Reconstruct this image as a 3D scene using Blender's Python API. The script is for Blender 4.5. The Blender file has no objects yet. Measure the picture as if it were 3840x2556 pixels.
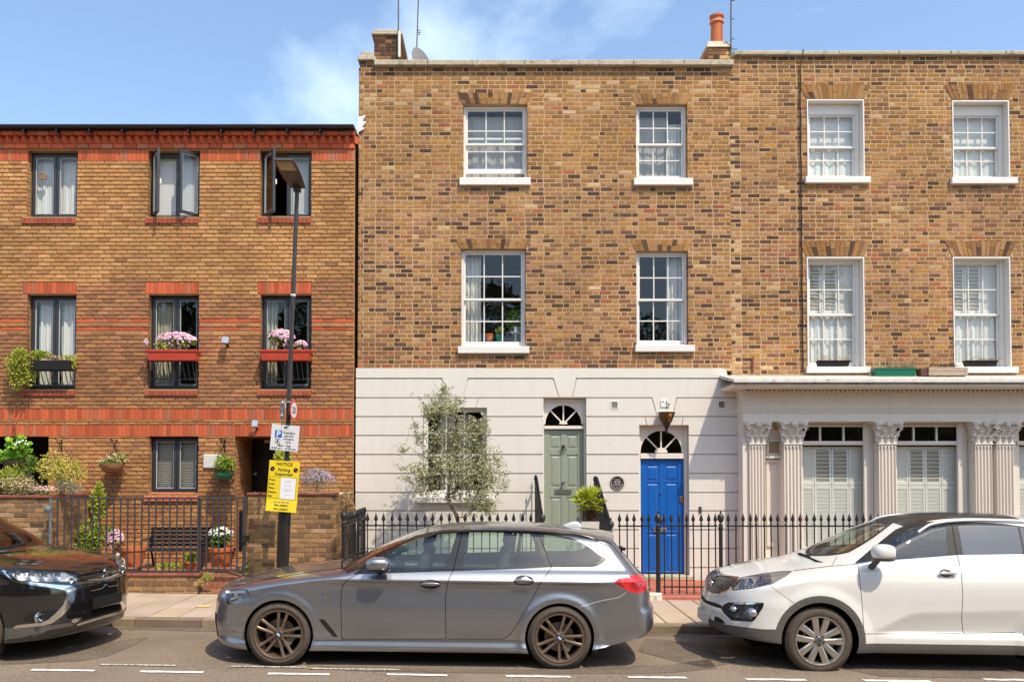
import bpy, bmesh, math, random
import numpy as np
from mathutils import Vector, Matrix
R = math.radians
rng = random.Random(7)
S = bpy.context.scene
COL = S.collection
# ------------------------------------------------------------------ camera
F_PX = 3190.0            # focal length, in pixels of the 3840 px wide photograph
PITCH = R(1.5)
CAM_H = 2.14
PPX, PPY = 1840.0, 1745.0 - F_PX * math.tan(PITCH)
cam_d = bpy.data.cameras.new('camera'); cam = bpy.data.objects.new('camera', cam_d); COL.objects.link(cam)
cam.location = (0, 0, CAM_H); cam.rotation_euler = (R(90) + PITCH, 0, 0)
cam_d.sensor_width = 36; cam_d.lens = F_PX / 3840 * 36
cam_d.shift_x = (1920 - PPX) / 3840; cam_d.shift_y = (PPY - 1278) / 3840
cam_d.clip_start = .05; cam_d.clip_end = 2000
S.camera = cam
# ------------------------------------------------------------------ sky and sun
SUN = Vector((.70, -1, 1.85)).normalized()
W = bpy.data.worlds.new('World'); S.world = W; W.use_nodes = True
nt = W.node_tree; nt.nodes.clear()
N = nt.nodes.new; L = nt.links.new
sky = N('ShaderNodeTexSky'); sky.sky_type = 'NISHITA'; sky.sun_disc = False
sky.sun_elevation = math.asin(SUN.z); sky.sun_rotation = math.atan2(SUN.x, SUN.y)
sky.altitude = 0; sky.air_density = 1.0; sky.dust_density = 1.6; sky.ozone_density = 2.0
geo = N('ShaderNodeNewGeometry'); tc = N('ShaderNodeTexCoord')
sep = N('ShaderNodeSeparateXYZ'); L(tc.outputs['Generated'], sep.inputs[0])
# clouds on a flat layer: direction / (z + .12)
addz = N('ShaderNodeMath'); addz.operation = 'ADD'; addz.inputs[1].default_value = .16; L(sep.outputs[2], addz.inputs[0])
mx = N('ShaderNodeMath'); mx.operation = 'MAXIMUM'; mx.inputs[1].default_value = .05; L(addz.outputs[0], mx.inputs[0])
dv = N('ShaderNodeVectorMath'); dv.operation = 'DIVIDE'; L(tc.outputs['Generated'], dv.inputs[0]); L(mx.outputs[0], dv.inputs[1])
mp = N('ShaderNodeMapping'); mp.inputs['Location'].default_value = (9.35, 8.3, 0); mp.inputs['Scale'].default_value = (1.0, .8, 1.0); L(dv.outputs[0], mp.inputs[0])
nz = N('ShaderNodeTexNoise'); nz.inputs['Scale'].default_value = 1.25; nz.inputs['Detail'].default_value = 9; nz.inputs['Roughness'].default_value = .56; nz.inputs['Distortion'].default_value = .25
L(mp.outputs[0], nz.inputs['Vector'])
cr = N('ShaderNodeValToRGB'); cr.color_ramp.elements[0].position = .53; cr.color_ramp.elements[1].position = .80; cr.color_ramp.elements[0].color = (.03, .03, .03, 1); cr.color_ramp.elements[1].color = (.85, .85, .85, 1)
L(nz.outputs['Fac'], cr.inputs[0])
mixc = N('ShaderNodeMixRGB'); mixc.inputs[2].default_value = (6.0, 6.5, 7.2, 1)
L(cr.outputs[0], mixc.inputs[0]); L(sky.outputs[0], mixc.inputs[1])
tint = N('ShaderNodeMixRGB'); tint.blend_type = 'MULTIPLY'; tint.inputs[0].default_value = 1; tint.inputs[2].default_value = (1.04, 1.10, 1.10, 1); L(mixc.outputs[0], tint.inputs[1])
bg = N('ShaderNodeBackground'); bg.inputs['Strength'].default_value = .15; L(tint.outputs[0], bg.inputs[0])
wo = N('ShaderNodeOutputWorld'); L(bg.outputs[0], wo.inputs[0])
sd = bpy.data.lights.new('sun', 'SUN'); sd.energy = 2.8; sd.angle = R(.5); sd.color = (1, .90, .73)
sun = bpy.data.objects.new('sun', sd); COL.objects.link(sun); sun.location = (8, -12, 20)
sun.rotation_euler = (-SUN).to_track_quat('-Z', 'Y').to_euler()
S.view_settings.view_transform = 'Standard'; S.view_settings.look = 'None'
S.view_settings.exposure = .67; S.view_settings.gamma = 1.0; S.view_settings.use_curve_mapping = False
S.render.engine = 'CYCLES'
S.cycles.max_bounces = 8; S.cycles.transparent_max_bounces = 16; S.cycles.glossy_bounces = 4
S.cycles.caustics_reflective = False; S.cycles.caustics_refractive = False
# ------------------------------------------------------------------ photo geometry
CP, SP = math.cos(PITCH), math.sin(PITCH)
def at(px, py, Y):
 """point of the plane y=Y seen at pixel px,py of the photograph: x, z"""
 a = (px - PPX) / F_PX; b = (PPY - py) / F_PX
 dy = CP - b * SP; dz = SP + b * CP
 t = Y / dy
 return a * t, CAM_H + dz * t
def pix(P):
 """pixels of an (n,3) array of points"""
 P = np.asarray(P, float); dx = P[:, 0]; dy = P[:, 1]; dz = P[:, 2] - CAM_H
 dep = dy * CP + dz * SP
 return np.stack([PPX + F_PX * dx / dep, PPY - F_PX * (-dy * SP + dz * CP) / dep], 1)
YF = 15.4     # house fronts
YB = 13.15    # back edge of the pavement
YK = 11.03    # kerb
def zg(x): return -.0125 * x          # the street falls to the right
PAVE = .115
# ------------------------------------------------------------------ materials
MATS = {}
def mat(name, col=(.5, .5, .5), rough=.6, metal=0, attr=None, nscale=0, namt=.2, bump=0, bscale=40, coat=0, spec=.5, dirt=None, big=0, bigscale=.6, bigcol=None, streak=0):
 if name in MATS: return MATS[name]
 m = bpy.data.materials.new(name); m.use_nodes = True; MATS[name] = m
 t = m.node_tree; b = t.nodes['Principled BSDF']; n = t.nodes.new; l = t.links.new
 b.inputs['Roughness'].default_value = rough; b.inputs['Metallic'].default_value = metal
 b.inputs['Coat Weight'].default_value = coat; b.inputs['Coat Roughness'].default_value = .03
 b.inputs['Specular IOR Level'].default_value = spec
 b.inputs['Base Color'].default_value = (*col, 1)
 m.diffuse_color = (*col, 1)
 g = n('ShaderNodeNewGeometry')
 src = None
 if attr:
  a = n('ShaderNodeAttribute'); a.attribute_name = attr; src = a.outputs['Color']
 if nscale or big or streak or dirt:
  if src is None:
   c = n('ShaderNodeRGB'); c.outputs[0].default_value = (*col, 1); src = c.outputs[0]
 def mul(src, fac_socket, lo, hi):
  mr = n('ShaderNodeMapRange'); mr.inputs[1].default_value = .25; mr.inputs[2].default_value = .75
  mr.inputs[3].default_value = lo; mr.inputs[4].default_value = hi; l(fac_socket, mr.inputs[0])
  x = n('ShaderNodeVectorMath'); x.operation = 'SCALE'; l(src, x.inputs[0]); l(mr.outputs[0], x.inputs['Scale']); return x.outputs[0]
 if nscale:
  t1 = n('ShaderNodeTexNoise'); t1.inputs['Scale'].default_value = nscale; t1.inputs['Detail'].default_value = 6; t1.inputs['Roughness'].default_value = .65
  l(g.outputs['Position'], t1.inputs['Vector']); src = mul(src, t1.outputs['Fac'], 1 - namt, 1 + namt)
 if big:
  t2 = n('ShaderNodeTexNoise'); t2.inputs['Scale'].default_value = bigscale; t2.inputs['Detail'].default_value = 5
  l(g.outputs['Position'], t2.inputs['Vector'])
  if bigcol:
   mr = n('ShaderNodeMapRange'); mr.inputs[1].default_value = .48; mr.inputs[2].default_value = .72; mr.inputs[4].default_value = big; l(t2.outputs['Fac'], mr.inputs[0])
   mm = n('ShaderNodeMixRGB'); l(mr.outputs[0], mm.inputs[0]); l(src, mm.inputs[1]); mm.inputs[2].default_value = (*bigcol, 1); src = mm.outputs[0]
  else: src = mul(src, t2.outputs['Fac'], 1 - big, 1 + big)
 if streak:
  mpp = n('ShaderNodeMapping'); mpp.inputs['Scale'].default_value = (9, 9, .7); l(g.outputs['Position'], mpp.inputs[0])
  t3 = n('ShaderNodeTexNoise'); t3.inputs['Scale'].default_value = 1; t3.inputs['Detail'].default_value = 5; l(mpp.outputs[0], t3.inputs['Vector'])
  src = mul(src, t3.outputs['Fac'], 1 - streak, 1 + streak * .5)
 if dirt:
  t4 = n('ShaderNodeTexNoise'); t4.inputs['Scale'].default_value = dirt[1]; t4.inputs['Detail'].default_value = 8; t4.inputs['Roughness'].default_value = .7
  l(g.outputs['Position'], t4.inputs['Vector'])
  mr = n('ShaderNodeMapRange'); mr.inputs[1].default_value = dirt[2]; mr.inputs[2].default_value = dirt[2] + .1; mr.inputs[4].default_value = dirt[3]; l(t4.outputs['Fac'], mr.inputs[0])
  mm = n('ShaderNodeMixRGB'); l(mr.outputs[0], mm.inputs[0]); l(src, mm.inputs[1]); mm.inputs[2].default_value = (*dirt[0], 1); src = mm.outputs[0]
 if src is not None: l(src, b.inputs['Base Color'])
 if bump:
  t5 = n('ShaderNodeTexNoise'); t5.inputs['Scale'].default_value = bscale; t5.inputs['Detail'].default_value = 5
  l(g.outputs['Position'], t5.inputs['Vector'])
  bb = n('ShaderNodeBump'); bb.inputs['Strength'].default_value = bump; bb.inputs['Distance'].default_value = .01
  l(t5.outputs['Fac'], bb.inputs['Height']); l(bb.outputs[0], b.inputs['Normal'])
 return m
def glass(name, tint=(.9, .95, .92), refl=1.0, rough=0.0, wob=0):
 if name in MATS: return MATS[name]
 m = bpy.data.materials.new(name); m.use_nodes = True; MATS[name] = m
 t = m.node_tree; t.nodes.clear(); n = t.nodes.new; l = t.links.new
 tr = n('ShaderNodeBsdfTransparent'); tr.inputs[0].default_value = (*tint, 1)
 gl = n('ShaderNodeBsdfGlossy'); gl.inputs['Roughness'].default_value = rough; gl.inputs[0].default_value = (1, 1, 1, 1)
 fr = n('ShaderNodeFresnel'); gb = n('ShaderNodeNewGeometry'); ir = n('ShaderNodeMapRange'); ir.inputs[3].default_value = 1.5; ir.inputs[4].default_value = 1 / 1.5
 l(gb.outputs['Backfacing'], ir.inputs[0]); l(ir.outputs[0], fr.inputs[0])       # the same reflection from either side of the sheet
 ml = n('ShaderNodeMath'); ml.operation = 'MULTIPLY'; ml.use_clamp = True; ml.inputs[1].default_value = refl; l(fr.outputs[0], ml.inputs[0])
 mi = n('ShaderNodeMixShader'); l(ml.outputs[0], mi.inputs[0]); l(tr.outputs[0], mi.inputs[1]); l(gl.outputs[0], mi.inputs[2])
 if wob:
  g = n('ShaderNodeNewGeometry'); t5 = n('ShaderNodeTexNoise'); t5.inputs['Scale'].default_value = 3.0; l(g.outputs['Position'], t5.inputs['Vector'])
  bb = n('ShaderNodeBump'); bb.inputs['Strength'].default_value = wob; bb.inputs['Distance'].default_value = .02; l(t5.outputs['Fac'], bb.inputs['Height'])
  l(bb.outputs[0], gl.inputs['Normal'])
 o = n('ShaderNodeOutputMaterial'); l(mi.outputs[0], o.inputs[0])
 return m
# ------------------------------------------------------------------ mesh helper
WL = {}
def wl(o): return WL.get(o.name, Vector((0, 0, 0)))
def tag(o, label=None, cat=None, group=None, kind=None):
 if label: o['label'] = label
 if cat: o['category'] = cat
 if group: o['group'] = group
 if kind: o['kind'] = kind
 return o
def thing(name, label, cat, loc, group=None, kind=None, rot=0):
 o = bpy.data.objects.new(name, None); COL.objects.link(o); o.location = loc; o.empty_display_size = .2
 WL[o.name] = Vector(loc); return tag(o, label, cat, group, kind)
class MB:
 def __init__(s): s.v = []; s.f = []; s.c = []; s.mi = []; s.hascol = False
 def add(s, vs, fs, col=None, mi=0):
  o = len(s.v); s.v.extend(vs)
  for f in fs:
   s.f.append([i + o for i in f]); s.c.append(col or (1, 1, 1)); s.mi.append(mi)
  if col: s.hascol = True
  return s
 def box(s, x0, x1, y0, y1, z0, z1, col=None, mi=0, back=True, m=None):
  vs = [(x0, y0, z0), (x1, y0, z0), (x1, y1, z0), (x0, y1, z0), (x0, y0, z1), (x1, y0, z1), (x1, y1, z1), (x0, y1, z1)]
  if m: vs = [tuple(m @ Vector(v)) for v in vs]
  fs = [(0, 1, 5, 4), (1, 2, 6, 5), (3, 0, 4, 7), (4, 5, 6, 7), (0, 3, 2, 1)]
  if back: fs.append((2, 3, 7, 6))
  return s.add(vs, fs, col, mi)
 def bbox(s, x0, x1, y0, y1, z0, z1, b=.004, col=None, mi=0):
  """box with chamfered front (low y) edges"""
  vs = [(x0 + b, y0, z0 + b), (x1 - b, y0, z0 + b), (x1 - b, y0, z1 - b), (x0 + b, y0, z1 - b),
              (x0, y0 + b, z0), (x1, y0 + b, z0), (x1, y0 + b, z1), (x0, y0 + b, z1),
              (x0, y1, z0), (x1, y1, z0), (x1, y1, z1), (x0, y1, z1)]
  fs = [(0, 1, 2, 3)]
  for i in range(4):
   j = (i + 1) % 4; fs.append((i + 4, j + 4, j, i)); fs.append((i + 8, j + 8, j + 4, i + 4))
  return s.add(vs, fs, col, mi)
 def prism(s, pts, y0, y1, col=None, mi=0, back=True):
  """polygon in xz (counter-clockwise seen from low y), from y0 back to y1"""
  n = len(pts); vs = [(x, y0, z) for x, z in pts] + [(x, y1, z) for x, z in pts]
  fs = [tuple(range(n))] + [(i + n, (i + 1) % n + n, (i + 1) % n, i) for i in range(n)]
  if back: fs.append(tuple(range(2 * n - 1, n - 1, -1)))
  return s.add(vs, fs, col, mi)
 def prism_x(s, pts, x0, x1, col=None, mi=0):
  """profile in yz swept from x0 to x1"""
  n = len(pts); vs = [(x0, y, z) for y, z in pts] + [(x1, y, z) for y, z in pts]
  fs = [tuple(range(n))] + [(i + n, (i + 1) % n + n, (i + 1) % n, i) for i in range(n)] + [tuple(range(2 * n - 1, n - 1, -1))]
  return s.add(vs, fs, col, mi)
 def path(s, pts, rad, n=6, col=None, mi=0, caps=True):
  pts = [Vector(p) for p in pts]; k = len(pts)
  if not hasattr(rad, '__len__'): rad = [rad] * k
  up = Vector((.123, .33, .9)).normalized(); vs = []; fs = []
  for i, p in enumerate(pts):
   d = (pts[min(i + 1, k - 1)] - pts[max(i - 1, 0)]).normalized()
   a = d.cross(up if abs(d.dot(up)) < .95 else Vector((1, 0, 0))).normalized(); b = d.cross(a)
   for j in range(n):
    t = 2 * math.pi * j / n; vs.append(tuple(p + (a * math.cos(t) + b * math.sin(t)) * rad[i]))
  for i in range(k - 1):
   for j in range(n):
    fs.append((i * n + j, i * n + (j + 1) % n, (i + 1) * n + (j + 1) % n, (i + 1) * n + j))
  if caps: fs.append(tuple(range(n - 1, -1, -1))); fs.append(tuple(range((k - 1) * n, k * n)))
  return s.add(vs, fs, col, mi)
 def lathe(s, prof, c, n=16, axis='z', col=None, mi=0, sy=1.0, ang=0, caps=True):
  """(r, h) profile turned about an axis through c"""
  vs = []; fs = []
  for r, h in prof:
   for j in range(n):
    t = 2 * math.pi * j / n + ang; a, b = r * math.cos(t), r * math.sin(t) * sy
    vs.append({'z': (c[0] + a, c[1] + b, c[2] + h), 'y': (c[0] + a, c[1] + h, c[2] + b), 'x': (c[0] + h, c[1] + a, c[2] + b)}[axis])
  k = len(prof)
  for i in range(k - 1):
   for j in range(n):
    q = (i * n + j, i * n + (j + 1) % n, (i + 1) * n + (j + 1) % n, (i + 1) * n + j)
    fs.append(q if axis != 'y' else q[::-1])
  if caps and prof[0][0] > 1e-4: fs.append(tuple(range(n - 1, -1, -1)) if axis != 'y' else tuple(range(n)))
  if caps and prof[-1][0] > 1e-4: fs.append(tuple(range((k - 1) * n, k * n)) if axis != 'y' else tuple(range(k * n - 1, (k - 1) * n - 1, -1)))
  return s.add(vs, fs, col, mi)
 def mesh(s, name, mats, org=(0, 0, 0), smooth=None):
  me = bpy.data.meshes.new(name); ox, oy, oz = org
  me.from_pydata([(x - ox, y - oy, z - oz) for x, y, z in s.v], [], s.f)
  for m in (mats if isinstance(mats, (list, tuple)) else [mats]): me.materials.append(m)
  if any(s.mi): me.polygons.foreach_set('material_index', s.mi)
  if s.hascol:
   a = me.attributes.new('col', 'FLOAT_COLOR', 'FACE')
   a.data.foreach_set('color', np.concatenate([np.array(s.c, float), np.ones((len(s.c), 1))], 1).ravel())
  if smooth:
   me.polygons.foreach_set('use_smooth', [True] * len(me.polygons)); me.set_sharp_from_angle(angle=R(smooth))
  me.update(); return me
 def build(s, name, mats, parent=None, smooth=None, kind=None, org=None):
  if parent is None and org is None:
   a = np.array(s.v); org = (float((a[:, 0].min() + a[:, 0].max()) / 2), float((a[:, 1].min() + a[:, 1].max()) / 2), float(a[:, 2].min()))
  o_ = Vector(org) if org is not None else wl(parent)
  ob = bpy.data.objects.new(name, s.mesh(name, mats, o_, smooth)); COL.objects.link(ob)
  if parent is not None:
   ob.parent = parent; ob.location = o_ - wl(parent)
  else: ob.location = o_
  WL[ob.name] = o_
  if kind: ob['kind'] = kind
  return ob
def link_copy(src, parent, loc):
 """a copy of one object, its mesh shared, at world position loc"""
 o = src.copy(); COL.objects.link(o); o.parent = parent; o.location = Vector(loc) - (wl(parent) if parent else Vector()); WL[o.name] = Vector(loc); return o
def clampc(c): return tuple(max(.004, min(.9, v)) for v in c)
def vary(c, a, r=rng):
 k = 1 + r.uniform(-a, a); return clampc((c[0] * k, c[1] * k * (1 + r.uniform(-.05, .05)), c[2] * k * (1 + r.uniform(-.08, .08))))
def pick(table, r=rng):
 t = r.random() * sum(w for w, _ in table)
 for w, c in table:
  t -= w
  if t <= 0: return c
 return table[-1][1]
# ------------------------------------------------------------------ shared materials
M_brick = mat('brick', attr='col', rough=.9, nscale=48, namt=.42, big=.22, bigscale=.9, streak=.10, bump=.6, bscale=90, spec=.2)
M_redbrick = mat('red brick', attr='col', rough=.85, nscale=70, namt=.18, bump=.4, bscale=90, spec=.2)
M_mortar_old = mat('old mortar', (.52, .345, .19), .95, nscale=30, namt=.25, big=.2, bump=.5, bscale=60, spec=.1)
M_mortar_new = mat('tan mortar', (.40, .235, .105), .95, nscale=30, namt=.2, bump=.4, bscale=60, spec=.1)
M_stucco = mat('cream stucco paint', (.71, .65, .575), .75, nscale=6, namt=.03, streak=.04, bump=.08, bscale=25, spec=.3)
M_shop = mat('warm white joinery paint', (.75, .665, .575), .6, nscale=9, namt=.03, streak=.04, spec=.35)
M_white = mat('white window paint', (.74, .70, .65), .45, nscale=14, namt=.04, spec=.4)
M_sill = mat('white stone sill paint', (.74, .705, .65), .7, nscale=22, namt=.07, spec=.3)
M_stone = mat('weathered coping stone', (.47, .40, .29), .95, nscale=18, namt=.3, dirt=((.14, .12, .07), 5, .55, .6), bump=.6, bscale=50, spec=.1)
M_black = mat('black iron paint', (.016, .015, .016), .42, nscale=40, namt=.3, spec=.5)
M_frame = mat('charcoal window frame', (.035, .037, .042), .4, spec=.5)
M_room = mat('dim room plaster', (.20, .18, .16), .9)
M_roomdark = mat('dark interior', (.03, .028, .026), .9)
M_pane = glass('window glass', (.94, .96, .95), 1.2, wob=.15)
M_net = mat('net curtain cloth', (.72, .70, .66), .9, spec=.1)
M_terra = mat('terracotta', (.52, .15, .055), .75, nscale=25, namt=.15, spec=.3)
M_leaf = mat('leaves', attr='col', rough=.55, spec=.35)
# ================================================================== SETTING
def road_mat():
 m = mat('worn asphalt', (.225, .172, .126), .93, nscale=42, namt=.55, big=.20, bigscale=.9, bump=.7, bscale=160, spec=.2, dirt=((.36, .28, .20), 95, .54, .9))
 return m
M_road = road_mat()
M_patch = mat('dark patched asphalt', (.15, .115, .088), .95, nscale=34, namt=.6, big=.3, bigscale=2.5, bump=1.0, bscale=120, spec=.2, dirt=((.30, .23, .165), 90, .5, .8))
M_slab = mat('paving stone', attr='col', rough=.9, nscale=45, namt=.09, big=.12, bigscale=1.5, bump=.2, bscale=120, spec=.2)
M_kerb = mat('granite kerb', attr='col', rough=.9, nscale=75, namt=.35, bump=.7, bscale=70, spec=.2)
M_line = mat('road marking paint', (.80, .76, .70), .8, dirt=((.22, .17, .13), 60, .52, .9), spec=.2)
def sheet(name, x0, x1, y0, y1, dz, m, nx=1, ny=1, parent=None, kind='structure', wob=0):
 b = MB(); vs = []; fs = []
 for j in range(ny + 1):
  for i in range(nx + 1):
   x = x0 + (x1 - x0) * i / nx; y = y0 + (y1 - y0) * j / ny
   vs.append((x, y, zg(x) + dz + (rng.uniform(-wob, wob) if wob else 0)))
 for j in range(ny):
  for i in range(nx):
   a = j * (nx + 1) + i; fs.append((a, a + 1, a + nx + 2, a + nx + 1))
 b.add(vs, fs); return b.build(name, m, parent, kind=kind)
sheet('ground', -400, 400, -400, 400, -.25, mat('far earth', (.2, .17, .13), .95))
road = sheet('road', -60, 60, -3.2, YK + .1, 0, M_road)
tag(road, 'brown grey asphalt road running past the parked cars', 'road')
# rough dark strips where the carriageway was opened and patched
def patch(pts, name='asphalt_patch'):
 b = MB(); b.add([(x, y, zg(x) + .004) for x, y in pts], [tuple(range(len(pts)))]); return b.build(name, M_patch, road)
def road_at(px, py, dz=0):
 """point of the sloping road under a pixel"""
 lo, hi = 2.0, 60.0
 for _ in range(50):
  y = (lo + hi) / 2; x, z = at(px, py, y)
  if z > zg(x) + dz: lo = y
  else: hi = y
 return x, y
def blob(cx, cy, rx, ry, n=26, seed=1):
 r = random.Random(seed); return [(cx + rx * math.cos(t) * (1 + r.uniform(-.14, .14)), cy + ry * math.sin(t) * (1 + r.uniform(-.2, .2))) for t in [2 * math.pi * i / n for i in range(n)]]
patch([road_at(*p) for p in ((0, 2470), (160, 2450), (420, 2404), (560, 2386), (480, 2428), (400, 2460), (300, 2478), (120, 2487), (0, 2490))])
patch([road_at(*p) for p in ((1180, 2494), (1500, 2503), (2000, 2508), (2520, 2490), (2660, 2470), (2690, 2505), (2500, 2522), (2100, 2526), (1700, 2521), (1300, 2514))])
patch([road_at(*p) for p in ((2420, 2392), (2620, 2410), (2760, 2480), (2650, 2506), (2500, 2470), (2390, 2440))])
patch([road_at(*p) for p in ((3160, 2505), (3840, 2520), (3840, 2545), (3300, 2535))])
gp = [(-7.6 + .35 * i, YK - .16 - .05 * math.sin(i * 1.3) - rng.uniform(0, .06)) for i in range(44)]
patch(gp + [(gp[-1][0], YK + .02), (gp[0][0], YK + .02)])
# white parking bay dashes, each its own stripe
dash_px = [(115, 358, 2512), (523, 764, 2518), (1002, 1236, 2526), (1448, 1676, 2529), (1895, 2135, 2535), (2352, 2570, 2539), (2796, 3017, 2547), (3238, 3483, 2552), (3690, 3920, 2548)]
for xa, xb, py in dash_px:
 xa_, y0 = road_at(xa, py); xb_, y1 = road_at(xb, py)
 b = MB(); n = 10; vs = []; fs = []
 for i in range(n + 1):
  t = i / n; x = xa_ + (xb_ - xa_) * t; y = y0
  vs += [(x + .012, y - .034 + rng.uniform(-.008, .008), zg(x) + .008), (x, y + .036 + rng.uniform(-.008, .008), zg(x) + .008)]
 for i in range(n): fs.append((2 * i, 2 * i + 2, 2 * i + 3, 2 * i + 1))
 b.add(vs, fs); b.build('road_marking', M_line, road)
M_worn = mat('worn road marking paint', (.72, .66, .58), .85, dirt=((.2, .155, .12), 45, .44, 1.0), spec=.2)
for xa, xb, py in ((378, 665, 2492), (865, 1150, 2499), (1160, 1500, 2507)):
 xa_, y0 = road_at(xa, py); xb_, y1 = road_at(xb, py)
 b = MB(); b.add([(xa_, y0 - .028, zg(xa_) + .009), (xb_, y0 - .028, zg(xb_) + .009), (xb_, y0 + .028, zg(xb_) + .009), (xa_, y0 + .028, zg(xa_) + .009)], [(0, 1, 2, 3)])
 b.build('road_marking', M_worn, road)
# pavement: a bedding sheet, slabs 0.4 x 0.62 m laid in rows across, half bond
pave = sheet('pavement', -60, 60, YK + .13, 40, PAVE - .014, mat('paving joint grout', (.13, .10, .075), .95, nscale=60, namt=.3))
tag(pave, 'stone slab pavement between the kerb and the front railings', 'pavement')
slab_cols = [(.43, .335, .245), (.415, .322, .235), (.445, .348, .256), (.40, .31, .225)]
xs = -6.9
while xs < 7.0:
 off = rng.choice((0, .21, .35, .5)); y = YK + .145 - off
 while y < YB:
  ya, yb = max(y, YK + .145), min(y + .62, YB - .004)
  if yb - ya > .04:
   c = vary(rng.choice(slab_cols), .045); g = .008; dz = rng.uniform(-.0025, .0025)
   b = MB(); x0, x1 = xs + g, xs + .4 - g; y0, y1 = ya + g, yb - g; e = .006
   zt = [zg(x0) + PAVE + dz + rng.uniform(-.0015, .0015), zg(x1) + PAVE + dz, zg(x1) + PAVE + dz, zg(x0) + PAVE + dz]
   q = [(x0, y0), (x1, y0), (x1, y1), (x0, y1)]; ins = [(e, e), (-e, e), (-e, -e), (e, -e)]
   vs = [(q[i][0] + ins[i][0], q[i][1] + ins[i][1], zt[i]) for i in range(4)] + [(q[i][0], q[i][1], zt[i] - .005) for i in range(4)] + [(q[i][0], q[i][1], zt[i] - .03) for i in range(4)]
   fs = [(0, 1, 2, 3)]
   for i in range(4):
    j = (i + 1) % 4; fs += [(i + 4, j + 4, j, i), (i + 8, j + 8, j + 4, i + 4)]
   b.add(vs, fs, c); b.build('paving_slab', M_slab, pave)
  y += .62
 xs += .4
# kerb of separate granite stones
kerb = sheet('kerb', -60, 60, YK + .012, YK + .142, .03, mat('kerb bed', (.1, .08, .06), .95))
tag(kerb, 'rough granite kerb stones along the gutter', 'kerb')
x = -7.3
while x < 7.2:
 w = rng.uniform(.78, 1.0); b = MB(); e = .014; g = .004; c = vary((.25, .185, .125), .22)
 pr = [(YK, -.03), (YK + rng.uniform(-.004, .004), PAVE - e), (YK + e, PAVE + .003), (YK + .138, PAVE + .001), (YK + .138, -.03)]
 n = 6; vs = []; fs = []
 for i in range(n + 1):
  xx = x + g + (w - 2 * g) * i / n
  for k, (yy, zz) in enumerate(pr): vs.append((xx, yy + (rng.uniform(-.005, .005) if k in (1, 2) else 0), zg(xx) + zz + (rng.uniform(-.004, .004) if k in (1, 2) else 0)))
 for i in range(n):
  for k in range(4): a = i * 5 + k; fs.append((a, a + 1, a + 6, a + 5)[::-1])
 fs += [(0, 1, 2, 3, 4), tuple(n * 5 + k for k in (4, 3, 2, 1, 0))]
 b.add(vs, fs, c); b.build('kerb_stone', M_kerb, kerb); x += w
# a fallen yellow service mark on the paving
sx, sy = road_at(765, 2271, PAVE); b = MB()
b.add([(sx - .09, sy - .11, zg(sx) + PAVE + .004), (sx + .1, sy - .1, zg(sx) + PAVE + .004), (sx + .1, sy + .1, zg(sx) + PAVE + .004), (sx - .09, sy + .11, zg(sx) + PAVE + .004)], [(0, 1, 2, 3)])
b.build('paint_mark', mat('faded yellow paint', (.62, .42, .12), .85, dirt=((.58, .46, .34), 40, .5, .9)), pave)
# ================================================================== HOUSES
def subtract(rects, hole):
 hx0, hx1, hz0, hz1 = hole; out = []
 for x0, x1, z0, z1 in rects:
  if hx1 <= x0 or hx0 >= x1 or hz1 <= z0 or hz0 >= z1: out.append((x0, x1, z0, z1)); continue
  if hx0 > x0: out.append((x0, hx0, z0, z1))
  if hx1 < x1: out.append((hx1, x1, z0, z1))
  a, b = max(x0, hx0), min(x1, hx1)
  if hz0 - z0 > .018: out.append((a, b, z0, hz0))
  if z1 - hz1 > .018: out.append((a, b, hz1, z1))
 return out
def wall_mesh(name, m, parent, x0, x1, z0, z1, Y, holes, depth=.24, thick=.05):
 """flat backing wall with openings and jambs"""
 hs = [(a - .006, b + .006, c - .006, d + .006) for a, b, c, d in holes]
 xs = sorted({x0, x1} | {v for h in hs for v in h[:2] if x0 < v < x1}); zs = sorted({z0, z1} | {v for h in hs for v in h[2:] if z0 < v < z1})
 b = MB()
 for i in range(len(xs) - 1):
  for j in range(len(zs) - 1):
   cx, cz = (xs[i] + xs[i + 1]) / 2, (zs[j] + zs[j + 1]) / 2
   if any(h[0] < cx < h[1] and h[2] < cz < h[3] for h in hs): continue
   b.add([(xs[i], Y, zs[j]), (xs[i + 1], Y, zs[j]), (xs[i + 1], Y, zs[j + 1]), (xs[i], Y, zs[j + 1])], [(0, 1, 2, 3)])
 for h in hs:
  a, c, d, e = max(h[0], x0), min(h[1], x1), h[2], h[3]; y1 = Y + depth
  if h[0] > x0: b.add([(a, Y, d), (a, Y, e), (a, y1, e), (a, y1, d)], [(0, 1, 2, 3)])
  if h[1] < x1: b.add([(c, Y, d), (c, y1, d), (c, y1, e), (c, Y, e)], [(0, 1, 2, 3)])
  b.add([(a, Y, e), (c, Y, e), (c, y1, e), (a, y1, e)], [(0, 1, 2, 3)]); b.add([(a, Y, d), (a, y1, d), (c, y1, d), (c, Y, d)], [(0, 1, 2, 3)])
 return b.build(name, m, parent)
def lay(x0, x1, z0, z1, h, lens, joint=.011, phase=(0, .5)):
 """brick courses: lens is the repeating list of brick lengths; returns rects"""
 out = []; n = max(1, round((z1 - z0) / h)); h = (z1 - z0) / n; per = sum(l + joint for l in lens)
 for k in range(n):
  x = x0 - per * (phase[k % len(phase)] + rng.uniform(-.02, .02)); i = 0
  while x < x1:
   l = lens[i % len(lens)] * rng.uniform(.96, 1.04); a, b = max(x, x0), min(x + l, x1)
   if b - a > .02: out.append((a, b, z0 + k * h + joint * .5, z0 + (k + 1) * h - joint * .5))
   x += l + joint; i += 1
 return out
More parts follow.
